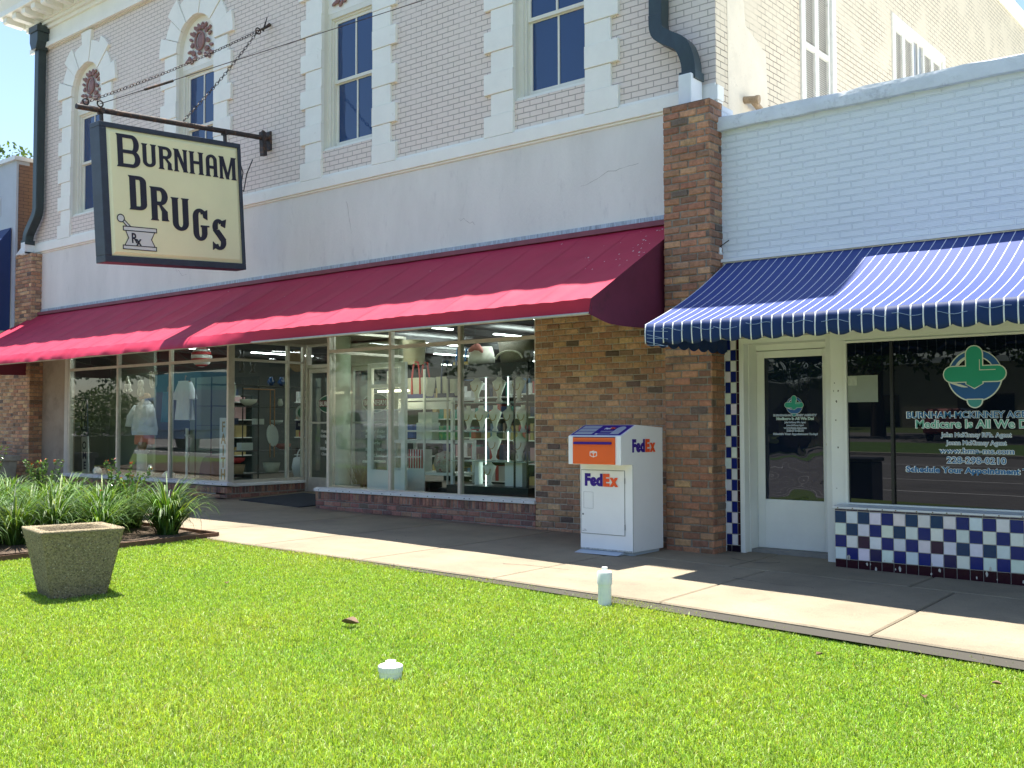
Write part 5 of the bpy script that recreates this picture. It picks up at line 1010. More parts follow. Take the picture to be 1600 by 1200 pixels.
for i in range(NC):
    for r_ in range(4):
        if (i+r_) % 2 == 1:
            c = rt.choice([NV, NV, TB] if r_ in (0,) else [NV, TB, PUR] if r_ == 1 else [TB, TB, NV]) if r_ else (NV if (i//2) % 3 != 1 else (.02, .02, .09))
        else: c = tuple(k*rt.uniform(.9, 1.08) for k in WT)
        tile(mb, (PX0, PY, ZB), (1, 0, 0), (0, -1, 0), TS, TH_, c, rt, r_*TH_, i*TS)
    tile(mb, (PX0, PY, ZB), (1, 0, 0), (0, -1, 0), TS, TH_, MRN, rt, -TH_, i*TS); tile(mb, (PX0, PY, ZB), (1, 0, 0), (0, -1, 0), TS, TH_, MRN, rt, -2*TH_, i*TS)
    tile(mb, (PX0, PY, ZB), (1, 0, 0), (0, -1, 0), TS, .016, PUR, rt, 4*TH_+.002, i*TS)
for r_ in range(4):
    for k in range(2): tile(mb, (PX0, PY+.25, ZB), (0, -1, 0), (-1, 0, 0), TS, TH_, WT if (k+r_) % 2 else NV, rt, r_*TH_, k*TS)
mb.build('tiled_plinth', mt, G, colors=True)
mc = mat('chip', (.55, .52, .46), .9); mb = MB()
for i in range(26):
    x = PX0+rt.uniform(.02, 3.2); z = rt.choice([-.055, -.03, -.07, .02]); s = rt.uniform(.006, .02); mb.prism([(x+s*math.cos(a)*rt.uniform(.4, 1), z+ZB+s*2*math.sin(a)*rt.uniform(.4, 1)) for a in [k*.9 for k in range(7)]], 'xz', PY-.0085, PY-.007)
mb.build('tile_chips', mc, G)
# checker column left of the door
mb = MB(); cx = -5.665; yc = 10.50
mb.box(cx-.06, cx+.222, yc+.001, yc+.14, -.25, 2.7, col=GRT); k = 0; z = .07
while z < 2.62:
    for j, wd in enumerate((.1175, .07)):
        c = NV if (k+j) % 2 == 0 else tuple(q*rt.uniform(.92, 1.05) for q in WT); tile(mb, (cx, yc, 0), (1, 0, 0), (0, -1, 0), wd, TH_, c, rt, z, 0 if j == 0 else .1175)
    tile(mb, (cx, yc, 0), (1, 0, 0), (0, -1, 0), .036, TH_, MRN, rt, z, .1885); tile(mb, (cx+.222, yc, 0), (0, 1, 0), (1, 0, 0), .12, TH_, (.05, .012, .03), rt, z, .005)
    z += TH_; k += 1
for j in range(2): tile(mb, (cx, yc, 0), (1, 0, 0), (0, -1, 0), .112, TH_, (.012, .008, .02), rt, -.052, j*.112)
mb.build('tile_column', mt, G, colors=True)
# door frame, door, post, window
DY = 10.80
mb = MB(); mb.box(-5.44, -5.385, 10.49, DY+.1, -.1, 2.36); mb.box(-5.385, -4.40, DY-.02, DY+.1, 2.235, 2.36); mb.box(-5.385, -4.40, 10.49, DY-.02, 2.30, 2.36); mb.box(-5.385, -5.375, 10.60, DY+.05, -.1, 2.3)
mb.build('door_frame', M_['doorwhite'], G, bevel=.006)
mb = MB(); x0, x1 = -5.372, -4.43; gx0, gx1, gz0, gz1 = -5.283, -4.593, .575, 2.15; y0, y1 = DY-.02, DY+.025
mb.box(x0, gx0, y0, y1, .035, 2.228); mb.box(gx1, x1, y0, y1, .035, 2.228); mb.box(gx0, gx1, y0, y1, .035, gz0); mb.box(gx0, gx1, y0, y1, gz1, 2.228)
mb.box(gx0-.012, gx0+.004, y0-.004, y0+.01, gz0, gz1); mb.box(gx1-.004, gx1+.012, y0-.004, y0+.01, gz0, gz1)
dr = mb.build('door', M_['doorwhite'], G, bevel=.004)
mb = MB(); mb.grid(lambda u, v: (gx0+(gx1-gx0)*u, DY-.001, gz0+(gz1-gz0)*v), 8, 16); mb.build('pane', M_['filmdoor'], dr)
mb = MB(); mb.lathe([(.029, 0), (.029, .006), (.022, .012), (.012, .016)], (0, 0, 0), 16); mb.v = [(-4.535+p[0], DY-.02-p[2], 1.192+p[1]) for p in mb.v]; mb.build('lock', mat('brass_lock', (.55, .40, .15), .3, metal=.9), dr, smooth=True, auto=True)
mb = MB(); mb.box(-4.544, -4.511, DY-.024, DY-.019, .923, 1.118); mb.build('lock_plate', mat('worn_bronze', (.12, .10, .08), .5, vary=.4, vs=20, metal=.4), dr)
mb = MB(); mb.box(-5.37, -4.4, 10.62, DY+.1, -.06, .033); mb.build('threshold', mat('threshold_grey', (.25, .24, .22), .8, vary=.2, vs=5), G)
mb = MB(); mb.box(-4.425, -4.335, 10.45, DY+.1, -.1, 2.4); mb.box(-4.335, -4.185, 10.36, DY+.05, ZB+4*TH_+.02, 2.4); po = mb.build('door_post', M_['doorwhite'], G, bevel=.006)
mb = MB(); rr = random.Random(8)
for (x, z) in ((-4.29, 1.83), (-4.30, 1.75), (-4.25, 1.75), (-4.27, 1.64), (-4.28, 1.45), (-4.26, 1.17), (-4.28, .75)): s = rr.uniform(.006, .014); mb.prism([(x+s*math.cos(a)*rr.uniform(.4, 1), z+s*1.2*math.sin(a)*rr.uniform(.4, 1)) for a in [k*.9 for k in range(7)]], 'xz', 10.3575, 10.3595)
mb.build('paint_chips', mat('chip_dark', (.14, .12, .10), .9), po)
WY = 10.345
mb = MB(); mb.box(-4.184, 6, WY+.0, WY+.09, 2.26, 2.40); mb.box(-4.184, -4.155, WY-.01, WY+.09, .56, 2.26); mb.box(-4.155, 6, WY-.012, WY+.09, 2.235, 2.258); mb.box(-4.155, 6, WY-.012, WY+.09, .595, .612)
wn = mb.build('window_frame', M_['doorwhite'], G, bevel=.004)
mb = MB(); mb.prism([(10.185, .558), (10.45, .558), (10.45, .595), (10.32, .593), (10.185, .578)], 'yz', -4.26, 6); sl_ = mb.build('window_sill', M_['white'], wn, bevel=.003); mb = MB()
x = -4.2
while x < 2: mb.ball((x, 10.182, .567), .007, .003, .006, 6, 4); x += rr.choice([.13, .15, .2])
mb.build('screw', mat('rust_dot', (.2, .12, .07), .8), sl_)
mb = MB(); mb.box(-4.155, -3.715, WY+.03, WY+.034, .612, 2.235);
for i in (4, 5, 6, 7): mb.v[i] = (mb.v[i][0], mb.v[i][1]-.012, mb.v[i][2])
mb.build('pane', M_['film'], wn)
mb = MB(); mb.box(-3.685, 6, WY+.03, WY+.034, .612, 2.235)
for i in (4, 5, 6, 7): mb.v[i] = (mb.v[i][0], mb.v[i][1]-.012, mb.v[i][2])
pane = mb.build('pane', M_['film'], wn)
mb = MB(); mb.box(-3.715, -3.685, WY+.0, WY+.06, .612, 2.235); mb.build('mullion', mat('black_mullion', (.012, .012, .015), .4), wn)
mb = MB(); mb.box(-4.15, -3.84, WY+.012, WY+.016, 1.63, 1.90); nb = mb.build('paper_notice', mat('translucent_paper', (.28, .31, .27), .8, vary=.08, vs=4), wn)
mb = MB(); mb.box(-4.148, -4.05, WY+.008, WY+.011, 1.80, 1.895); mb.build('small_label', mat('label_paper', (.42, .45, .38), .8, vary=.15, vs=40), nb)
# logo and lettering vinyl
mGr = mat('logo_green', (.01, .33, .22), .45); mLb = mat('logo_blue', (.01, .10, .33), .45); mOut = mat('vinyl_outline', (.70, .74, .68), .5); mBlt = mat('vinyl_blue', (.02, .15, .36), .5); mWo = mat('vinyl_white', (.82, .85, .86), .5); mMed = mat('vinyl_mint', (.13, .42, .33), .5)
def logo(cx, cz, s, y, par):
    k = [0]
    def pl(pts, m, name):
        k[0] += 1; mb = MB(); mb.prism([(cx+x*s, cz+z*s) for x, z in pts], 'xz', y-.0015-.0012*k[0], y-.0005-.0012*(k[0]-1)); mb.build(name, m, par)
    def circ(x, z, r_, a0, a1, n=24): return [(x+r_*math.cos(a0+(a1-a0)*i/n), z+r_*math.sin(a0+(a1-a0)*i/n)) for i in range(n+1)]
    def ringseg(r0, r1, a0, a1, oz=0, ox=0): return circ(ox, oz, r1, a0, a1)+circ(ox, oz, r0, a0, a1)[::-1]
    pi = math.pi
    # ring of blue, thick at right and below, with pale edge
    pl(ringseg(.175, .248, -.05, pi+.05, -.05), mOut, 'logo_outline')
    pl(ringseg(.185, .240, 0, pi*.48, -.05), mLb, 'logo_ring'); pl(ringseg(.200, .236, pi*.62, pi, -.05), mLb, 'logo_ring')
    lens = circ(0, -.05, .25, pi*1.04, pi*2.0); pl(lens+[(.10, -.07), (.02, -.13), (-.06, -.10), (-.14, -.09), (-.24, -.10)], mOut, 'logo_outline')
    lens = circ(0, -.05, .238, pi*1.06, pi*1.99); pl(lens+[(.10, -.085), (.02, -.145), (-.06, -.115), (-.14, -.10), (-.22, -.11)], mLb, 'logo_hand')
    for j in range(3): pl([(-.225+.035*j, -.118-.012*j), (-.205+.035*j, -.108-.010*j), (-.10+.02*j, -.150-.004*j), (-.085+.01*j, -.162), (-.12, -.158)], mOut, 'logo_finger')
    pl(circ(0, -.285, .075, pi, 2*pi)+[(.075, -.27), (-.075, -.27)], mOut, 'logo_outline'); pl(circ(0, -.287, .062, pi, 2*pi)+[(.062, -.28), (-.062, -.28)], mat('logo_teal', (.05, .30, .30), .5) if 'x' not in M_ else None, 'logo_tail')
    def cross(e):
        w = .072+e; L = .205; top = .155
        return circ(L, -.035, w, -pi/2, pi/2, 10)+[(w, -.035+w)]+circ(0, top, w, 0, pi, 10)+[(-w, -.035+w)]+circ(-L, -.035, w, pi/2, pi*1.5, 10)+[(-w, -.035-w), (-w, -.13), (0, -.17-e), (w, -.13), (w, -.035-w)]
    pl(cross(.010), mOut, 'logo_outline'); pl(cross(0), mGr, 'logo_cross')
    pl([(.048, .10), (.054, .10), (.054, -.008), (.20, -.008), (.20, -.002), (.048, -.002)][::-1] if False else [(.046, .10), (.052, .10), (.052, .004), (.19, .004), (.19, -.003), (.046, -.003)], mOut, 'logo_highlight')
logo(-2.915, 1.915-.0, 1.0, WY+.012, wn)
def vinyl(s, cx, z, h, wd, y, m, mo_, par, o1=.010, o2=.0, align='CENTER', sz=None):
    size = h/.72; text('lettering_outline', s, size, mo_, par, MF(cx, y-.0015, z), width=wd, off=o1*size/.1*1.0, align=align, ext=.0006)
    text('lettering', s, size, m, par, MF(cx, y-.0035, z), width=wd*.985, off=o2*size/.1, align=align, ext=.0006)
wy = WY+.020; cxx = -2.92
vinyl('BURNHAM-MCKINNEY AGENCY', cxx, 1.466, .062, 1.29, wy, mBlt, mWo, wn, .006, .0018)
vinyl('Medicare Is All We Do!', cxx, 1.370, .078, 1.12, wy, mMed, mWo, wn, .006, .001)
vinyl('John McKinney RPh. Agent', cxx, 1.284, .042, .64, wy, mBlt, mWo, wn, .007, -.001)
vinyl('Jonna McKinney Agent', cxx, 1.208, .042, .55, wy, mBlt, mWo, wn, .007, -.001)
vinyl('www.bma-ms.com', cxx, 1.128, .050, .68, wy, mBlt, mWo, wn, .0075, .0005)
vinyl('228-298-0210', cxx, 1.032, .062, .54, wy, mBlt, mWo, wn, .0065, .0005)
vinyl('Schedule Your Appointment Today!', cxx, .940, .054, 1.32, wy, mBlt, mWo, wn, .0075, .003)
logo(-4.925, 1.633, .39, DY-.012, dr); dcx = -4.922; wy = DY-.012
for s, z, h, wd in (('BURNHAM-MCKINNEY AGENCY', 1.497, .022, .51), ('Medicare Is All We Do!', 1.457, .029, .44), ('John McKinney RPh. Agent', 1.421, .018, .25), ('Jonna McKinney Agent', 1.389, .018, .205), ('www.bma-ms.com', 1.359, .020, .27), ('228-298-0210', 1.327, .024, .205), ('Schedule Your Appointment Today!', 1.291, .021, .52)):
    vinyl(s, dcx, z, h, wd, wy, mBlt if 'Med' not in s else mMed, mWo, dr, .007, -.001)
# room behind: closed shell so no light leaks
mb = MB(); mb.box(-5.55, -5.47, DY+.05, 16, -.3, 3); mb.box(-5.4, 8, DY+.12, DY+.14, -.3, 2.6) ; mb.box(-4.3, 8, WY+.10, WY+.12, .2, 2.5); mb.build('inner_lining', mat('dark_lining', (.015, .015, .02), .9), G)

# ================================================================ BLUE AWNING
def stripe_mat(name, col, pitch, x0, w=.016):
    m, N, L, mx, P = fabric_mat(name, col, None, .06)
    tc = N.new('ShaderNodeTexCoord'); sp = N.new('ShaderNodeSeparateXYZ'); L.new(tc.outputs['Object'], sp.inputs[0])
    a = N.new('ShaderNodeMath'); a.operation = 'SUBTRACT'; L.new(sp.outputs[0], a.inputs[0]); a.inputs[1].default_value = x0-200*pitch
    b = N.new('ShaderNodeMath'); b.operation = 'MODULO'; L.new(a.outputs[0], b.inputs[0]); b.inputs[1].default_value = pitch
    c = N.new('ShaderNodeMath'); c.operation = 'LESS_THAN'; L.new(b.outputs[0], c.inputs[0]); c.inputs[1].default_value = w
    d = N.new('ShaderNodeMath'); d.operation = 'GREATER_THAN'; L.new(b.outputs[0], d.inputs[0]); d.inputs[1].default_value = w*.36
    e = N.new('ShaderNodeMath'); e.operation = 'LESS_THAN'; L.new(b.outputs[0], e.inputs[0]); e.inputs[1].default_value = w*.62
    f = N.new('ShaderNodeMath'); f.operation = 'MULTIPLY'; L.new(d.outputs[0], f.inputs[0]); L.new(e.outputs[0], f.inputs[1])
    g = N.new('ShaderNodeMath'); g.operation = 'MULTIPLY_ADD'; L.new(f.outputs[0], g.inputs[0]); g.inputs[1].default_value = -.45; L.new(c.outputs[0], g.inputs[2])
    h = N.new('ShaderNodeMath'); h.operation = 'MULTIPLY'; L.new(c.outputs[0], h.inputs[0]); L.new(g.outputs[0], h.inputs[1])
    y = N.new('ShaderNodeMix'); y.data_type = 'RGBA'; L.new(h.outputs[0], y.inputs[0]); L.new(mx.outputs[2], y.inputs[6]); y.inputs[7].default_value = (.72, .74, .74, 1); L.new(y.outputs[2], P.inputs['Base Color'])
    return m
BP = .1034; bx0, bx1 = -5.545, 5.5
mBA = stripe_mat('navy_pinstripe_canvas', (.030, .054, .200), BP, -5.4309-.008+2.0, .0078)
mBV = stripe_mat('navy_pinstripe_shaded', (.005, .024, .10), BP, -5.4309-.008+2.0, .011)  # same cloth as the canopy, with the valance's shade put into its colour
K = thing('blue_awning', 'navy blue awning with thin white pinstripes and scalloped valance over the agency door', 'awning', (-2.0, 10.40, 2.2))
def bl(u, v):
    x = bx0+(bx1-bx0)*u; y = 10.41+(8.74-10.41)*v; z = 3.205+(2.40-3.205)*v-.055*math.sin(math.pi*v)
    ph = ((x-bx0)/1.84) % 1; z -= .028*math.sin(math.pi*ph)**.8*math.sin(math.pi*v)
    return (x, y, z)
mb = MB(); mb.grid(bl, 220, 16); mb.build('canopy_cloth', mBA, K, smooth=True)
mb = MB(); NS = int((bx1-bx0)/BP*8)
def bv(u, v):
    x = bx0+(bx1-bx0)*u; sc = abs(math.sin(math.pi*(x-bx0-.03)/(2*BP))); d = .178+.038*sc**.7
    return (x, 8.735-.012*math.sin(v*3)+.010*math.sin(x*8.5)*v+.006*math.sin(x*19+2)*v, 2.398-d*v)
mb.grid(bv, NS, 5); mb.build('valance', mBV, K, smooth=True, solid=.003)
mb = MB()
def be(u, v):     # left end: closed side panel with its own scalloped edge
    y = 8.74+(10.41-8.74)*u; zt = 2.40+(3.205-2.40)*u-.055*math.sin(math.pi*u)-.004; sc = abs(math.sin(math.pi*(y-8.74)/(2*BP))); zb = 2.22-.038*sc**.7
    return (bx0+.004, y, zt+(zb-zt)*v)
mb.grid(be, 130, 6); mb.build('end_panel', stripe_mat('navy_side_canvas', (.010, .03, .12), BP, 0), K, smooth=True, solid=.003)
mCz = mat('crease_white', (.25, .33, .46), .7); r1 = random.Random(2)                      # frayed white creases along the valance
for i in range(13):
    x = bx0+.15+i*.33+r1.uniform(-.05, .05); z = 2.34-.012*(i % 3); pts = [(x+.035*k, 8.716, z+.012*math.sin(k*.8+i)-.008*k*.3) for k in range(8)]; mb = MB(); mb.tube(pts, .0028, 4); mb.build('crease', mCz, K)
for k in range(5): mb = MB(); mb.tube([(bx0+.03+.06*j, 8.714, 2.33-.035*k-.010*j*(k % 2+.5)) for j in range(5)], .003, 4); mb.build('crease', mCz, K)
mb = MB(); mb.bar((bx0+.02, 8.77, 2.385), (bx1, 8.77, 2.385), .014, 8); mb.bar((bx0+.03, 10.38, 2.36), (bx1, 10.38, 2.36), .014, 8); mb.build('front_rail', mT, K)
for i in range(7):
    x = bx0+.03+1.84*i; mb = MB(); mb.bar((x, 10.39, 3.10), (x, 8.78, 2.37), .012, 6); mb.bar((x, 8.78, 2.365), (x, 10.38, 2.35), .012, 6); mb.build('rib', mT, K)

# ================================================================ PARCEL DROP BOX
mFw = mat('box_white', (.82, .83, .84), .38, vary=.04, vs=2, coat=.15, dirt=(.55, .53, .48), dirts=3.5, dirtlo=.62, dirthi=.95); mOr = mat('box_orange', (.80, .115, .012), .4, vary=.05, vs=3); mPu = mat('box_purple', (.045, .018, .24), .6, spec=.2); mFo = mat('logo_orange', (.85, .09, .015), .4); mSeam = mat('seam_grey', (.20, .21, .22), .6)
X0, X1 = -6.845, -6.155; FB = thing('parcel_drop_box', 'white parcel drop box with orange drawer and purple top panel against the brick wall', 'drop box', (-6.5, 9.72, 0))
z0 = .035
mb = MB(); mb.prism([(9.42, z0), (10.04, z0), (10.04, 1.375), (9.50, 1.405), (9.20, 1.285), (9.20, .975), (9.42, .975)], 'yz', X0, X1); mb.build('cabinet', mFw, FB, bevel=.006)
mb = MB(); mb.box(X0+.03, X1-.03, 9.46, 10.0, -.03, z0-.001); mb.prism([(9.30, .004), (9.46, .004), (9.46, .03), (9.42, .03)], 'yz', X0+.0, X1-.12); mb.build('base', mat('base_grey', (.42, .48, .55), .5), FB)
mb = MB(); mb.box(-6.775, -6.222, 9.185, 9.199, .982, 1.268); dw = mb.build('drawer', mOr, FB, bevel=.004)
mb = MB(); mb.box(-6.755, -6.255, 9.160, 9.184, 1.195, 1.222); mb.build('handle', mPu, dw, bevel=.010)
mb = MB(); mb.box(-6.775, -6.222, 9.19, 9.1995, 1.2695, 1.277); mb.build('slot', mat('dark_slot', (.05, .02, .06), .6), FB)
ic = MB(); cx, cz, s = -6.498, 1.095, .046
P_ = lambda a, b: (cx+a*s, cz+b*s)
hexp = [P_(0, .62), P_(.95, .40), P_(.95, -.45), P_(0, -.75), P_(-.95, -.45), P_(-.95, .40)]
def seg(p, q, t=.0032):
    p = Vector((*p, 0)); q = Vector((*q, 0)); d = (q-p).normalized(); n = Vector((-d.y, d.x, 0))*t; ic.prism([(v.x, v.y) for v in (p-n-d*t, q-n+d*t, q+n+d*t, p+n-d*t)], 'xz', 9.1830+.0002*len(ic.f)/12, 9.1848)
for p, q in zip(hexp, hexp[1:]+hexp[:1]): seg(p, q)
seg(P_(-.95, .40), P_(0, .12)); seg(P_(.95, .40), P_(0, .12)); seg(P_(0, .12), P_(0, -.75)); seg(P_(-.45, .50), P_(.5, .24)); ic.build('parcel_icon', mWp, dw)
# sloping instruction panel: frame on the slope
sd = Vector((0, .30, .12)).normalized(); sn = Vector((0, -.12, .30)).normalized(); PO = Vector((X0, 9.20, 1.285))
SPM = Matrix(((1, 0, 0, PO.x), (0, sd.y, sn.y, PO.y), (0, sd.z, sn.z, PO.z), (0, 0, 0, 1)))
def sp_box(x0, x1, y0, y1, t0, t1, m, name, par, bev=0):
    mb = MB(); mb.box(x0, x1, y0, y1, t0, t1); mb.v = [tuple(SPM@Vector(p)) for p in mb.v]; return mb.build(name, m, par, bevel=bev)
pnl = sp_box(.02, .67, .022, .305, .0005, .004, mPu, 'instruction_panel', FB)
mGl = mat('panel_grey', (.42, .46, .50), .5)
for i in range(3): sp_box(.05, .285, .04+i*.085, .11+i*.085, .0045, .006, mGl, 'instruction_strip', pnl)
for i in range(2): sp_box(.36, .52, .10+i*.022, .108+i*.022, .0045, .006, mGl, 'text_strip', pnl)
sp_box(.33, .36, .035, .06, .0045, .006, mWp, 'text_strip', pnl); sp_box(.37, .52, .042, .052, .0045, .006, mGl, 'text_strip', pnl)
mb = MB(); mb.prism([(.53+.055*math.cos(a)+.045, .20+.06*math.sin(a)) for a in [math.pi*i/12 for i in range(13)]]+[(.52, .045), (.63, .045)], 'xy', .0045, .007); mb.v = [tuple(SPM@Vector(p)) for p in mb.v]; mb.build('pouch', mGl, pnl, bevel=.002)
def fedex(par, M, wd, m1=mPu, h=None):
    k = wd/.45; s = .174*k
    for (t_, x, w_, m, o_, sz) in (('F', 0, .078, m1, 1, 1.0), ('e', .072, .088, m1, 1, 1), ('d', .155, .086, m1, 1, 1.0), ('E', .249, .086, mFo, 1, 1.0), ('x', .335, .112, mFo, 1, 1.0)):
        text('logo_letter', t_, s, m, par, M@Matrix.Translation((x*k, 0, .0002*x*100)), width=w_*k, off=.0105*k, align='LEFT', ext=.0008)
mb = MB(); mb.box(-6.823, -6.256, 9.412, 9.4185, .212, .905); pd = mb.build('lower_door', mFw, FB, bevel=.003)
mb = MB(); frame_rect(mb, -6.829, -6.250, .206, .911, .006, 9.4165, 9.4195); mb.build('door_seam', mSeam, FB)
mb = MB(); frame_rect(mb, -6.792, -6.664, .485, .667, .0022, 9.4105, 9.4118); mb.build('lock_panel', mSeam, pd)
fedex(pd, MF(-6.775, 9.410, .742), .45)
fedex(FB, MS(X1+.002, 9.417, 1.118), .46)
fedex(pnl, SPM@Matrix.Translation((.365, .18, .006)), .15, m1=mWp)
mb = MB(); mb.box(X1, X1+.002, 9.425, 9.43, .03, .975); mb.build('side_seam', mSeam, FB)
for z_ in (.30, .80): mb = MB(); mb.bar((-6.2495, 9.413, z_-.03), (-6.2495, 9.413, z_+.03), .006, 8); mb.build('hinge', mSeam, pd)
mb = MB(); mb.lathe([(.011, 0), (.011, .004), (.004, .005)], (0, 0, 0), 14); mb.v = [(-6.80+p[0], 9.411-p[2], .42+p[1]) for p in mb.v]; mb.build('lock', mSeam, pd)
for (x_, z_) in ((-6.80, .235), (-6.77, .238), (-6.78, .25)): mb = MB(); mb.box(x_-.012, x_+.016, 9.4100, 9.4115, z_, z_+.004); mb.build('small_print', mSeam, pd)
mb = MB(); mb.box(X0+.004, X1-.004, 9.4175, 9.4192, .036, .052); mb.build('scuff_strip', mat('scuffed_grey', (.50, .50, .48), .7, vary=.5, vs=30), FB)

# ================================================================ LAWN THINGS
rg = random.Random(17)
PLM = Matrix.Rotation(R(-9), 4, 'Z'); pc = (-9.0, 4.68)
def sq(mb, h0, h1, z0, z1): pass
t = thing('concrete_planter', 'empty square tapered exposed aggregate planter on the lawn', 'planter', (-8.70, 4.52, -.065), rot=(0, 0, R(-12)))
def sqr(h, z, n=6, r_=.035):
    out = []
    for q in range(4):
        a0 = math.pi/4+q*math.pi/2; cxq, cyq = (h-r_)*(1 if q in (0, 3) else -1), (h-r_)*(1 if q in (0, 1) else -1)
        for i in range(n+1):
            a = q*math.pi/2+math.pi/2*i/n; out.append((cxq+r_*math.cos(a), cyq+r_*math.sin(a), z))
    return out
mb = MB(); secs = [(.215, 0), (.228, .02), (.258, .18), (.288, .34), (.318, .50), (.336, .572), (.342, .586), (.335, .597), (.275, .597), (.262, .585), (.25, .50), (.20, .18)]
vs = []; n = 28
for h, z in secs: vs += sqr(h, z)
vs = [(p[0]+rg.uniform(-.0035, .0035), p[1]+rg.uniform(-.0035, .0035), p[2]+rg.uniform(-.002, .002)) for p in vs]
mb.add(vs, [(k*n+i, k*n+(i+1) % n, (k+1)*n+(i+1) % n, (k+1)*n+i) for k in range(len(secs)-1) for i in range(n)]+[tuple(range((len(secs)-1)*n, len(secs)*n))]+[tuple(range(n-1, -1, -1))])
pt = mb.build('pot', M_['planter'], t, smooth=True)
mb = MB()
for i in range(2600):    # exposed pebbles
    q = rg.randrange(4); z = rg.uniform(.02, .575); h = .228+(.338-.228)*z/.575; a = rg.uniform(-h*.97, h*.97)
    if rg.random() < .16: z = .597; hh = rg.uniform(.275, .335); x, y = hh, rg.uniform(-hh, hh); d = Vector((0, 0, 1))
    else: x, y = h+.001, a; d = Vector((1, 0, -.3)).normalized()
    Mq = Matrix.Rotation(q*math.pi/2, 3, 'Z'); p = Mq@Vector((x, y, z)); d = Mq@d; u = d.orthogonal().normalized(); v = d.cross(u); s = rg.uniform(.003, .0065); k = rg.uniform(.5, 1.5)
    c = rg.choice([(.34, .27, .16), (.42, .34, .21), (.20, .16, .09), (.50, .44, .32), (.13, .11, .07), (.30, .20, .10)]); c = tuple(min(.6, e*k*.8) for e in c)
    b = [p+u*s*math.cos(w_)+v*s*math.sin(w_) for w_ in (0, 1.26, 2.5, 3.8, 5)]; mb.add(b+[p+d*s*.7], [(j, (j+1) % 5, 5) for j in range(5)], col=c)
mb.build('pebbles', mat('pebble', (1, 1, 1), .8, attr=True, vary=.1), pt, colors=True)
mb = MB(); mb.add(sqr(.235, .44), [tuple(range(n))]); mb.build('potting_soil', M_['soil'], t)
def zl(x, y): return zlawn(x, y)
t = thing('cleanout_pipe', 'upright white plastic cleanout pipe with square nut cap beside the sidewalk', 'pipe', (-5.02, 7.25, zl(-5.02, 7.25)))
z = zl(-5.02, 7.25); bx, by = -5.02, 7.25
mb = MB(); mb.lathe([(.056, -.05), (.056, .25)], (bx, by, z), 28); mb.build('pipe_body', M_['pvc'], t, smooth=True, auto=True)
mb = MB(); mb.lathe([(.064, .19), (.064, .285), (.060, .295), (.03, .30)], (bx, by, z), 28); mb.build('cap', M_['pvc'], t, smooth=True, auto=True)
mb = MB(); mb.obox((bx, by, z+.315), .045, .045, .035, Matrix.Rotation(.5, 3, 'Z')); mb.build('nut', M_['pvc'], t, bevel=.004)
bx, by = -4.72, 4.50; z = zl(bx, by)+.012
t = thing('utility_access_cover', 'low round white plastic cleanout cap in the middle of the lawn', 'pipe cap', (bx, by, z))
mb = MB(); mb.lathe([(.070, -.03), (.070, .045), (.072, .05)], (bx, by, z), 32); mb.build('collar', M_['pvc'], t, smooth=True, auto=True)
mb = MB(); mb.lathe([(.074, .038), (.075, .070), (.070, .078), (.02, .080)], (bx, by, z), 32)
for k in range(24):
    a = 2*math.pi*k/24; mb.obox((bx+.074*math.cos(a), by+.074*math.sin(a), z+.058), .006, .006, .03, Matrix.Rotation(a, 3, 'Z'))
mb.build('cap', M_['pvc'], t); mb = MB(); mb.obox((bx, by, z+.092), .052, .052, .028, Matrix.Rotation(.35, 3, 'Z')); mb.build('nut', M_['pvc'], t, bevel=.005)
mLf = mat('dead_leaf', (.13, .075, .035), .7, vary=.4, vs=30)
for (x, y, a, s, lab) in ((-5.93, 5.24, .3, .15, 'largest dark curled leaf on the lawn right of the planter'), (-2.93, 7.06-.3, 1.2, .06, 'brown leaf on the lawn near the sidewalk edge'), (-2.06, 6.21, 2.0, .055, 'small dark leaf on the lawn at lower right'), (-1.82, 6.80, .2, .06, 'pale brown leaf at the right edge of the lawn'), (-8.0, 5.6, 2.6, .06, 'dark leaf just right of the planter')):
    z = zl(x, y)+.045; mb = MB(); nn = 8
    def lf(u, v): w_ = math.sin(math.pi*min(.98, u+.02))*.32; return (x+s*((u-.5)*math.cos(a)-(v-.5)*w_*2*math.sin(a)), y+s*((u-.5)*math.sin(a)+(v-.5)*w_*2*math.cos(a)), z+s*(.9*(v-.5)**2*w_*4+.3*(u-.5)**2))
    mb.grid(lf, nn, 4); tag(mb.build('dead_leaf', mLf, None, loc=(x, y, z), smooth=True, solid=.002), lab, 'leaf')
# cracks and stains on the walk
rk = random.Random(77); mb = MB(); mCk = mat('crack_black', (.045, .04, .035), .95)
for (x, y, a, n) in ((-6.9, 8.15, .3, 16), (-3.9, 8.9, 2.5, 18), (-9.3, 9.1, -.4, 16), (-1.9, 8.7, 1.2, 14), (-5.3, 10.0, -.5, 14)):
    pts = []
    for i in range(n): pts.append((x, y, zwalk(x, y)+.001)); x += .05*math.cos(a); y += .05*math.sin(a); a += rk.uniform(-.5, .5)
    mb = MB(); mb.tube(pts, [.003*rk.uniform(.4, 1.3) for _ in pts], 4, flat=.5); tag(mb.build('pavement_crack', mCk), kind='structure')
# doormat
mb = MB(); mb.add([(-15.1, 10.80, .137), (-13.25, 10.62, .113), (-13.25, 12.0, .155), (-15.1, 12.2, .185)]+[(-15.1, 10.80, .120), (-13.25, 10.62, .100), (-13.25, 12.0, .140), (-15.1, 12.2, .165)], [(0, 1, 2, 3), (4, 5, 1, 0), (5, 6, 2, 1), (6, 7, 3, 2), (7, 4, 0, 3)])
tag(mb.build('doormat', mat('dark_blue_mat', (.018, .024, .04), .95, vary=.2, vs=20, bump=.5, bs=150), None, loc=(-14.2, 11.4, .12)), 'dark blue black doormat on the entrance floor between the shop windows', 'doormat')
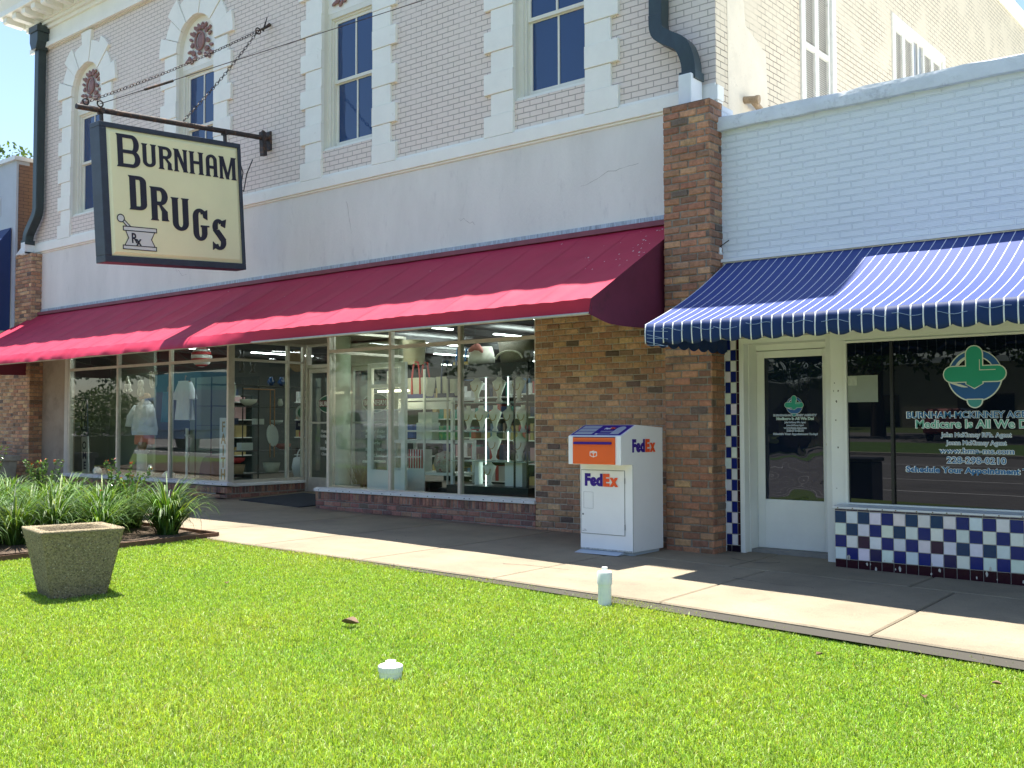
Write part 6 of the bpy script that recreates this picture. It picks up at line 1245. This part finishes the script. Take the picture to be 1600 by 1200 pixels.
# planting bed
mb = MB(); EX = -10.87
mb.grid(lambda u, v: (-26+(EX+26)*u, 3.0+(7.42-3.0)*v, zl(-26+(EX+26)*u, 3+4.42*v)+.045+.012*math.sin(u*71)*math.sin(v*23)+.05*math.sin(math.pi*v)), 60, 16); tag(mb.build('bed_soil', M_['soil'], smooth=True), kind='structure')
mb = MB(); pts = [(EX, y_) for y_ in (2.6, 4.2, 5.8, 7.47)]
for (xa, ya), (xb, yb_) in zip(pts, pts[1:]):
    za, zb_ = zl(xa, ya), zl(xb, yb_); mb.add([(xa-.02, ya, za-.05), (xa+.02, ya, za-.05), (xb+.02, yb_, zb_-.05), (xb-.02, yb_, zb_-.05), (xa-.02, ya, za+.075), (xa+.02, ya, za+.075), (xb+.02, yb_, zb_+.075), (xb-.02, yb_, zb_+.075)], [(0, 3, 2, 1), (4, 5, 6, 7), (0, 1, 5, 4), (1, 2, 6, 5), (2, 3, 7, 6), (3, 0, 4, 7)])
pts = [(-26, 7.49), (-18, 7.49), (EX-.022, 7.49)]
for (xa, ya), (xb, yb_) in zip(pts, pts[1:]):
    za, zb_ = zl(xa, ya), zl(xb, yb_); mb.add([(xa, ya-.02, za-.05), (xb, yb_-.02, zb_-.05), (xb, yb_+.02, zb_-.05), (xa, ya+.02, za-.05), (xa, ya-.02, za+.075), (xb, yb_-.02, zb_+.075), (xb, yb_+.02, zb_+.075), (xa, ya+.02, za+.075)], [(0, 1, 5, 4), (1, 2, 6, 5), (2, 3, 7, 6), (3, 0, 4, 7), (4, 5, 6, 7)])
tag(mb.build('bed_edging', M_['edging'], None, loc=(EX, 7.0, -.1)), 'rusty low metal edging strip around the planting bed', 'edging')
# liriope clumps
gG = ((.045, .115, .018), (.07, .16, .022), (.10, .21, .03), (.03, .085, .02), (.14, .24, .05))
mLi = leafmat('liriope', (1, 1, 1), .55, .30, attr=True)
def liriope(x, y, s, n, seed, label, light=1.0):
    r = random.Random(seed); z = zl(x, y)+.06; mb = MB()
    for i in range(n):
        a = r.uniform(0, 2*math.pi); L_ = 1.5*s*r.uniform(.5, 1.15); b0 = r.uniform(0, .09)*s/.5; p = Vector((x+b0*math.cos(a+r.uniform(-1, 1)), y+b0*math.sin(a+r.uniform(-1, 1)), z)); el = R(r.uniform(50, 88)); dr = R(r.uniform(70, 185)); k = 7; w0 = r.uniform(.007, .0125); side = Vector((-math.sin(a), math.cos(a), 0)); a2 = a+r.uniform(-.15, .15)
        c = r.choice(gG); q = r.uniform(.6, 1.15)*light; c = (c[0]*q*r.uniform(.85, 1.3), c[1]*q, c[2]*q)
        vs = []; pos = p
        for j in range(k+1):
            t_ = j/k; w_ = w0*(1-t_**2.2)+.0006; vs += [pos-side*w_, pos+side*w_]; e = el-dr*t_*t_; pos = pos+Vector((math.cos(a2)*math.cos(e), math.sin(a2)*math.cos(e), math.sin(e)))*(L_/k)
        mb.add(vs, [(2*j, 2*j+1, 2*j+3, 2*j+2) for j in range(k)], col=c)
    o = mb.build('liriope_clump', mLi, None, loc=(x, y, z), colors=True); tag(o, label, 'ornamental grass', 'liriope clumps in the planting bed')
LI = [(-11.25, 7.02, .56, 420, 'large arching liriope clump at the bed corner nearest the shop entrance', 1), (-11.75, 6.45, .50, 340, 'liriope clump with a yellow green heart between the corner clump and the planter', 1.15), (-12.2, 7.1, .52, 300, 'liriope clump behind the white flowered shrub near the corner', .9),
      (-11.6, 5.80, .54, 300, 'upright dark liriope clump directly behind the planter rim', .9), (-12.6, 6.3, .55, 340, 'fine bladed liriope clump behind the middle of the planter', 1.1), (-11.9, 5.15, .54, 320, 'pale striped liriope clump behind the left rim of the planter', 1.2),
      (-12.6, 5.0, .56, 320, 'liriope clump left of the planter at the bed edge', 1.0), (-11.35, 4.75, .50, 300, 'dark liriope clump touching the edging left of the planter', .8), (-13.3, 5.7, .55, 320, 'bright liriope clump at the left edge of view, middle row', 1.3), (-13.2, 6.9, .5, 320, 'liriope clump in the back row below the red tipped shrub', 1.2),
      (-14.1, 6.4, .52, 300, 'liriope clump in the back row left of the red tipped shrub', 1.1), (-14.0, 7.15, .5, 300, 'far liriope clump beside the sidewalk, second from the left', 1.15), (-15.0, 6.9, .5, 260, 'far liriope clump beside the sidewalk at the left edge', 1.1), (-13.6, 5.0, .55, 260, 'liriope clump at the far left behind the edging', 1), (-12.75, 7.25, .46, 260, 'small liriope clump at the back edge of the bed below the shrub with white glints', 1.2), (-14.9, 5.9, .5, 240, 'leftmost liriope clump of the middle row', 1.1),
      (-11.3, 6.2, .44, 260, 'short liriope clump in the front row right of the planter rim', 1.2), (-12.05, 5.75, .5, 260, 'liriope clump in the second row behind the planter rim', 1.1), (-12.4, 5.5, .5, 260, 'loose liriope clump in the second row behind the left rim of the planter', 1.25), (-12.1, 6.75, .5, 280, 'liriope clump in the second row left of the corner clump', 1.15), (-13.0, 6.4, .5, 260, 'yellow green liriope clump in the third row of the bed', 1.35), (-13.9, 5.9, .5, 240, 'low liriope clump in the third row near the left edge', 1.3), (-11.45, 5.3, .5, 300, 'dark liriope clump in the front row touching the edging behind the planter', .85), (-12.2, 4.6, .5, 260, 'deep green liriope clump in the front row at the left edge', .85), (-12.75, 7.0, .5, 240, 'liriope clump at the back edge between the two shrubs', 1.1)]
for i, (x, y, s, n, lab, lt) in enumerate(LI): liriope(x, y, s, n, 40+i, lab, lt)
mSt = mat('shrub_stem', (.10, .07, .04), .8); mSh = leafmat('shrub_leaf', (.10, .19, .05), .22, .25, .5); mRt = leafmat('red_tip', (.35, .09, .03), .4, .3, .4)
def shrub(x, y, h, w_, n, seed, label, tips=14):
    r = random.Random(seed); z = zl(x, y)+.05; t = thing('shrub', label, 'shrub', (x, y, z)); st = MB(); lf = MB(); rd = MB()
    for i in range(16):
        a = r.uniform(0, 6.28); q = Vector((x+w_*math.cos(a)*r.uniform(.2, 1), y+w_*math.sin(a)*r.uniform(.2, 1), z+h*r.uniform(.55, 1))); m_ = Vector((x, y, z)).lerp(q, .5)+Vector((r.uniform(-.04, .04), r.uniform(-.04, .04), .05))
        st.tube([(x+r.uniform(-.03, .03), y, z-.05), m_, q], [.007, .005, .002], 5)
        for j in range(n):
            t_ = r.uniform(.3, 1.02); c = (Vector((x, y, z)).lerp(m_, t_*2) if t_ < .5 else m_.lerp(q, t_*2-1)); d = Vector((r.gauss(0, 1), r.gauss(0, 1), r.gauss(.5, .6))).normalized(); s = r.uniform(.028, .052); e = d.cross(Vector((r.gauss(0, 1), r.gauss(0, 1), r.gauss(0, 1)))).normalized()
            tgt = rd if (t_ > .97 and r.random() < .25) else lf
            f_ = e.cross(d)*s*.12; tgt.add([c, c+d*s*.5+e*s*.27+f_, c+d*s, c+d*s*.5-e*s*.27+f_], [(0, 1, 2, 3)])
    st.build('stem', mSt, t); lf.build('foliage', mSh, t)
    if rd.f: rd.build('new_growth', mRt, t)
shrub(-12.3, 7.05, .86, .40, 80, 3, 'glossy leaved shrub taller than the liriope, in front of the left shop window'); shrub(-14.3, 7.0, .82, .30, 60, 5, 'thin red tipped shrub left of the shop window sill'); shrub(-15.9, 7.0, 1.0, .26, 40, 6, 'sparse pale green shrub at the left edge in front of the brick wall')

# ================================================================ GRASS BLADES
def grass():
    rs = np.random.RandomState(3); N = 900000
    # density falls with distance
    y = 2.0+(7.62-2.0)*rs.rand(N)**1.05; x = -11.0+11.6*rs.rand(N)
    ratio = -x/y
    ye = 7.52-np.clip((-5-x)*.045, 0, .22); keep = (y < ye-.03+.05*rs.rand(N)**3) & (ratio < 2.36) & (ratio > .20) & (x < .6)
    keep &= ~((np.abs(x+8.7) < .23) & (np.abs(y-4.52) < .23)); keep &= ((x+5.02)**2+(y-7.25)**2 > .07**2) & ((x+4.72)**2+(y-4.50)**2 > .076**2)
    x = x[keep]; y = y[keep]; n = len(x)
    # patchiness
    f = np.zeros(n)
    for k in range(14):
        a, b, p = rs.uniform(-1, 1)*3.2, rs.uniform(-1, 1)*3.2, rs.uniform(0, 6.28); f += np.sin(a*x+b*y+p)
    for k in range(10):
        a, b, p = rs.uniform(-1, 1)*13, rs.uniform(-1, 1)*13, rs.uniform(0, 6.28); f += .7*np.sin(a*x+b*y+p)
    f /= 4.2
    d = np.maximum(0, 7.4-y); kk = np.clip((x+11)/8, 0, 1); z = -0.0125*(x+5.2)-.037*np.clip((x+12.7)/10.7, 0, 1.4)**1.6*2.9-.03-.032*kk-.012*d
    h = (.022+.019*rs.rand(n))*(1+.15*f)*np.where(rs.rand(n) < .04, 1.5, 1.0); w = (.0011+.0011*rs.rand(n)*1.0+.0002*y)*np.where(rs.rand(n) < .03, 1.9, 1.0)
    az = rs.rand(n)*6.283; ln = rs.rand(n)**.7*.95; ax = rs.rand(n)*6.283
    ux, uy = np.cos(az)*w, np.sin(az)*w; lx, ly = np.cos(ax)*ln*h, np.sin(ax)*ln*h
    V = np.zeros((n, 5, 3), np.float32)
    V[:, 0] = np.stack([x-ux, y-uy, z-.004], 1); V[:, 1] = np.stack([x+ux, y+uy, z-.004], 1)
    V[:, 2] = np.stack([x-ux*.85+lx*.35, y-uy*.85+ly*.35, z+h*.6], 1); V[:, 3] = np.stack([x+ux*.85+lx*.35, y+uy*.85+ly*.35, z+h*.6], 1)
    V[:, 4] = np.stack([x+lx, y+ly, z+h*(1-.28*ln)], 1)
    me = bpy.data.meshes.new('grass'); me.vertices.add(n*5); me.vertices.foreach_set('co', V.ravel())
    base = np.arange(n)[:, None]*5; L1 = np.concatenate([base+[[0, 1, 3, 2]], base+[[2, 3, 4]]], 1).ravel()
    me.loops.add(n*7); me.loops.foreach_set('vertex_index', L1.astype(np.int32)); me.polygons.add(n*2)
    ls = (np.arange(n)[:, None]*7+np.array([[0, 4]])).ravel(); lt = np.tile([4, 3], n); me.polygons.foreach_set('loop_start', ls.astype(np.int32)); me.polygons.foreach_set('loop_total', lt.astype(np.int32))
    me.update()
    c = np.array([.29, .44, .060])[None]*np.ones((n, 1)); v = rs.rand(n)[:, None]; c = c*(.45+1.05*v); pl_ = rs.rand(n) < .035; c[pl_] = np.array([.50, .56, .26])*(.7+.5*v[pl_]); t = np.clip(f*.09+rs.randn(n)*.14, -.4, .6)[:, None]  # value spread and pale blades imitate highlights and dark gaps in colour
    c = c*(1+np.array([[.75, .22, .2]])*t); dry = rs.rand(n) < (.05+.02*np.clip(f, 0, 2)); c[dry] = np.array([.34, .33, .13])*(.7+.5*v[dry])
    ed = (ye[keep]-y) < .12; m_ = ed & (rs.rand(n) < .35); c[m_] = np.array([.32, .26, .12])*(.7+.5*v[m_])
    col = np.ones((n, 7, 4), np.float32); col[:, :, :3] = c[:, None]; ca = me.color_attributes.new('Col', 'BYTE_COLOR' if False else 'FLOAT_COLOR', 'CORNER'); ca.data.foreach_set('color', col.ravel())
    me.materials.append(leafmat('grass_blade', (1, 1, 1), .45, .42, attr=True)); o = bpy.data.objects.new('grass', me); C.objects.link(o)
    tag(o, 'short bright green lawn grass in front of the shops', 'grass', kind='stuff')
grass()

# ================================================================ LEFT NEIGHBOUR
Nb = thing('corner_building', 'pale stucco neighbour building with brown brick side and blue awning at the far left', 'building', (-26, 10.5, .2))
mb = MB(); mb.box(-36, -22.96, 10.51, 10.80, 2.95, 7.28); mb.box(-36, -35.7, 10.8, 26, .2, 7.28); mb.build('front_wall', mat('pale_blue_stucco', (.46, .50, .56), .85, vary=.08, vs=1.5), Nb)
mb = MB(); mb.box(-23.25, -22.955, 10.80, 26, .2, 7.28); mb.box(-23.02, -22.951, 10.56, 10.80, 2.95, 7.2); mb.build('side_wall', M_['oldbrick'], Nb)
mb = MB(); mb.box(-36.05, -22.90, 10.44, 10.86, 7.282, 7.37); mb.box(-23.3, -22.90, 10.862, 26, 7.282, 7.36); mb.build('coping', M_['white'], Nb)
mb = MB(); mb.box(-35.7, -23.2, 10.8, 26, 7.0, 7.05); mb.build('roof', M_['roofw'], Nb)
mb = MB(); mb.box(-24.3, -23.7, 10.47, 10.505, 6.15, 6.55); mb.box(-24.1, -23.9, 10.40, 10.469, 6.28, 6.42); mb.build('vent', M_['white'], Nb)
t = thing('far_blue_awning', 'plain navy blue awning edge at the left border of the photo', 'awning', (-28, 10.5, 4.0)); mNa = mat('plain_navy_canvas', (.012, .035, .13), .7, vary=.1, vs=2)
mb = MB(); mb.grid(lambda u, v: (-34+(34-23.12)*u, 10.49-1.5*v, 5.80-2.0*v-.03*math.sin(math.pi*((u*12) % 1))*math.sin(math.pi*v)), 96, 8); mb.build('canopy_cloth', mNa, t, smooth=True)
mb = MB(); mb.add([(-23.12, 10.49, 5.80), (-23.12, 8.99, 3.80), (-23.12, 8.99, 3.5), (-23.12, 10.49, 3.5)], [(0, 1, 2, 3)]); mb.build('end_panel', mNa, t); mb = MB(); mb.quad((-34, 8.99, 3.80), (-23.12, 8.99, 3.80), (-23.12, 8.98, 3.5), (-34, 8.98, 3.5)); mb.build('valance', mNa, t)
t = thing('concrete_bench', 'weathered concrete bench by the far left brick wall', 'bench', (-22.9, 9.9, .2)); mcn = mat('weathered_concrete', (.36, .34, .29), .9, vary=.3, vs=6, bump=.6, bs=40)
mb = MB(); mb.box(-23.9, -21.85, 9.7, 10.2, .68, .80); mb.build('seat', mcn, t, bevel=.02)
for x in (-23.6, -22.2): mb = MB(); mb.prism([(x-.14, .16), (x+.20, .16), (x+.30, .678), (x-.20, .678)], 'xz', 9.75, 10.15); mb.build('leg', mcn, t, bevel=.02)
# ================================================================ TREES
def make_tree(name, h, cr_, n, s, col, seed, trunk=.25, label=None, loc=(0, 0, 0), group=None, squash=.8):
    r = random.Random(seed); t = thing(name, label, 'tree', loc, local=True, group=group); st = MB(); lf = MB(); st.tube([(0, 0, -.3), (.1, 0, h*.25), (-.1, .1, h*.5), (0, 0, h*.8)], [trunk, trunk*.75, trunk*.5, trunk*.15], 9)
    for i in range(20):
        a = r.uniform(0, 6.28); z = h*r.uniform(.3, .75); q = Vector((cr_*r.uniform(.4, .95)*math.cos(a), cr_*r.uniform(.4, .95)*math.sin(a), z+h*r.uniform(.05, .28)))
        st.tube([(0, 0, z), Vector((0, 0, z)).lerp(q, .5)+Vector((0, 0, .3)), q], [trunk*.35, trunk*.2, .02], 6); k = n//20
        for c_ in range(5):
            cc = q+Vector((r.gauss(0, .22), r.gauss(0, .22), r.gauss(0, .16)))*cr_; cloud_leaves(lf, cc, cr_*.24, cr_*.24, cr_*.18*squash, k//5, s, r)
    st.build('trunk', mat('bark', (.10, .075, .055), .9, vary=.3, vs=8) if 'bark' not in bpy.data.materials else bpy.data.materials['bark'], t); lf.build('crown', leafmat('tree_leaf_%s' % name, col, .5, .35, .45), t); return t
make_tree('background_tree', 17.5, 6.5, 16000, .30, (.10, .16, .035), 8, .4, 'airy green tree rising behind the far left building', (-66.5, 28, 0))
T0 = make_tree('live_oak', 11, 6.0, 9000, .42, (.045, .085, .022), 9, .5, 'broad dark live oak across the street, nearest of the row', (-34, -37, 0), 'trees across the street')
q = 0
for (x, y, s, a, lab) in ((-14, -40, 1.1, 1, 'live oak across the street opposite the agency window'), (-4, -36, .9, 2, 'smaller live oak across the street right of the agency view'), (8, -42, 1.2, 3, 'large live oak across the street at the right'), (-24, -44, 1.0, 4, 'live oak across the street set back behind the first'), (-50, -38, 1.15, .5, 'live oak across the street left of the first'), (-66, -34, 1.2, 2.2, 'live oak across the street far to the left'), (-84, -30, 1.2, 5, 'farthest live oak on the left'), (-104, -24, 1.3, 1.3, 'live oak at the end of the street'), (-44, -60, 1.5, 2.5, 'tall live oak in the back row across the street'), (-8, -60, 1.5, .2, 'tall live oak in the back row opposite the drop box'), (20, -50, 1.3, 4, 'live oak at the far right across the street'), (-130, -20, 1.4, 3, 'last live oak beyond the end of the street')):
    c = copy_tree(T0); c.location = (x, y, zr(x)); c.scale = (s, s, s); c.rotation_euler = (0, 0, a); c['label'] = lab
# potted bush on the lawn outside the view to the left, reflected in the shop window
t = thing('potted_bush', 'round clipped bush in a large grey tapered pot on the lawn', 'potted plant', (-28.4, 6.0, .2)); mb = MB(); mb.lathe([(.62, .12), (1.05, 1.02), (1.1, 1.05), (1.0, 1.05), (.9, .9)], (-28.4, 6.0, 0), 28); mb.build('pot', mat('grey_pot', (.16, .18, .17), .7), t, smooth=True, auto=True); mb = MB(); cloud_leaves(mb, (-28.4, 6.0, 1.65), 1.15, 1.15, .8, 5000, .09, random.Random(4)); mb.build('foliage', leafmat('bush_leaf', (.08, .13, .035)), t)
# ================================================================ VEHICLES ACROSS THE STREET (seen in the glass)
mTy = mat('tyre', (.02, .02, .02), .9); mRm = mat('wheel_rim', (.45, .45, .46), .35, metal=.6); mGw = glass('car_glass', 1.6, back=(.01, .012, .014))
def vehicle(name, label, cat, loc, rz, L_, wd, prof, wins, paint, wx, wr=.36, extra=None):
    t = thing(name, label, cat, loc, rot=(0, 0, rz)); mb = MB(); mb.prism(prof, 'xz', -wd/2, wd/2); mb.build('body', paint, t, bevel=.06)
    for s in (-1, 1):
        for wpts in wins: mb = MB(); mb.prism(wpts, 'xz', s*(wd/2+.004), s*(wd/2-.02)); mb.build('window', mGw, t)
        for x in wx:
            mb = MB(); y0, y1 = s*(wd/2+.02), s*(wd/2-.22); n = 20; mb.prism([(x+wr*math.cos(2*math.pi*i/n), wr+wr*math.sin(2*math.pi*i/n)) for i in range(n)], 'xz', y0, y1); wh = mb.build('wheel', mTy, t); mb = MB(); mb.prism([(x+wr*.6*math.cos(2*math.pi*i/n), wr+wr*.6*math.sin(2*math.pi*i/n)) for i in range(n)], 'xz', y0+s*.008, y0-s*.02); mb.build('rim', mRm, wh)
    if extra: extra(t)
    return t
pw_ = mat('white_car_paint', (.72, .72, .72), .25, coat=.8); pb_ = mat('blue_truck_paint', (.015, .12, .38), .3, coat=.8); pt_ = mat('teal_truck_paint', (.02, .30, .42), .4)
suv = lambda L_: [(-L_/2, .45), (-L_/2+.05, .95), (-L_/2+.2, 1.15), (-L_/2+1.25, 1.2), (-L_/2+1.8, 1.72), (L_/2-.5, 1.76), (L_/2-.08, 1.2), (L_/2, .9), (L_/2, .45), (L_/2-.6, .32), (-L_/2+.6, .32)]
def bx_(t):
    mb = MB(); mb.box(-.6, 3.6, -1.25, 1.25, .9, 3.35); mb.build('cargo_box', pb_, t, bevel=.04); mb = MB(); mb.box(-.602, 3.602, -1.253, 1.253, 2.6, 3.36); mb.build('cargo_stripe', pt_, t)
vehicle('box_truck', 'blue box truck with teal stripe parked on the street', 'truck', (-41, -5.0, zr(-41)), R(6), 7.4, 2.2, [(-3.7, .5), (-3.65, 1.2), (-2.6, 1.45), (-2.15, 2.35), (-.7, 2.4), (-.7, .9), (3.6, .88), (3.6, .55)], [[(-2.45, 1.5), (-2.05, 2.2), (-1.0, 2.2), (-1.0, 1.5)]], pb_, (-2.6, 2.3), .45, bx_)
vehicle('pickup_truck', 'white pickup truck parked on the street', 'pickup', (-34, -9.8, zr(-34)), R(20), 5.6, 1.95, [(-2.8, .5), (-2.78, 1.0), (-1.4, 1.12), (-.9, 1.75), (.75, 1.78), (1.05, 1.15), (2.8, 1.12), (2.8, .5)], [[(-1.15, 1.18), (-.8, 1.65), (-.12, 1.68), (-.12, 1.18)], [(0, 1.18), (0, 1.68), (.65, 1.66), (.85, 1.18)]], pw_, (-1.8, 1.8), .4)
for i, (x, y, a, col, lab) in enumerate(((-12, -38, .3, (.05, .05, .06), 'black parked car across the median'), (-7, -38, .2, (.5, .5, .52), 'silver parked car across the median'), (-18, -39, .25, (.3, .04, .03), 'red parked car across the median'), (-2, -38.5, .3, (.7, .7, .7), 'white parked car across the median'), (4, -38, .1, (.04, .07, .15), 'dark blue parked car across the median'))):
    vehicle('parked_car', lab, 'car', (x, y, zr(x)+.0), a+1.3, 4.7, 1.85, suv(4.7), [[(-1.0, 1.2), (-.5, 1.62), (.35, 1.64), (.35, 1.2)], [(.45, 1.2), (.45, 1.64), (1.5, 1.66), (1.95, 1.2)]], mat('car_paint', col, .25, coat=.8), (-1.5, 1.45))
t = thing('far_building', 'low tan commercial building beyond the trees across the street', 'building', (-20, -75, -.3)); mb = MB(); mb.box(-60, 30, -80, -72, -.5, 5.5); mb.build('wall', mat('tan_wall', (.36, .31, .25), .9, vary=.1, vs=.5), t); mb = MB(); mb.box(-60.3, 30.3, -80.3, -71.7, 5.502, 6.0); mb.build('roof', M_['white'], t)
for i in range(9):
    x = -56+i*9.5; mb = MB(); mb.box(x, x+4.5, -71.995, -71.9, 0, 2.8); mb.build('window', mGw, t)
t = thing('litter_bin', 'black square street litter bin at the kerb', 'bin', (-7.9, .35, zr(-7.9))); z = zr(-7.9); mb = MB(); mb.box(-8.2, -7.6, .05, .65, z, z+.85); mb.build('body', mBk, t, bevel=.03); mb = MB(); mb.box(-8.23, -7.57, .02, .68, z+.852, z+.93); mb.build('lid', mBk, t, bevel=.02)
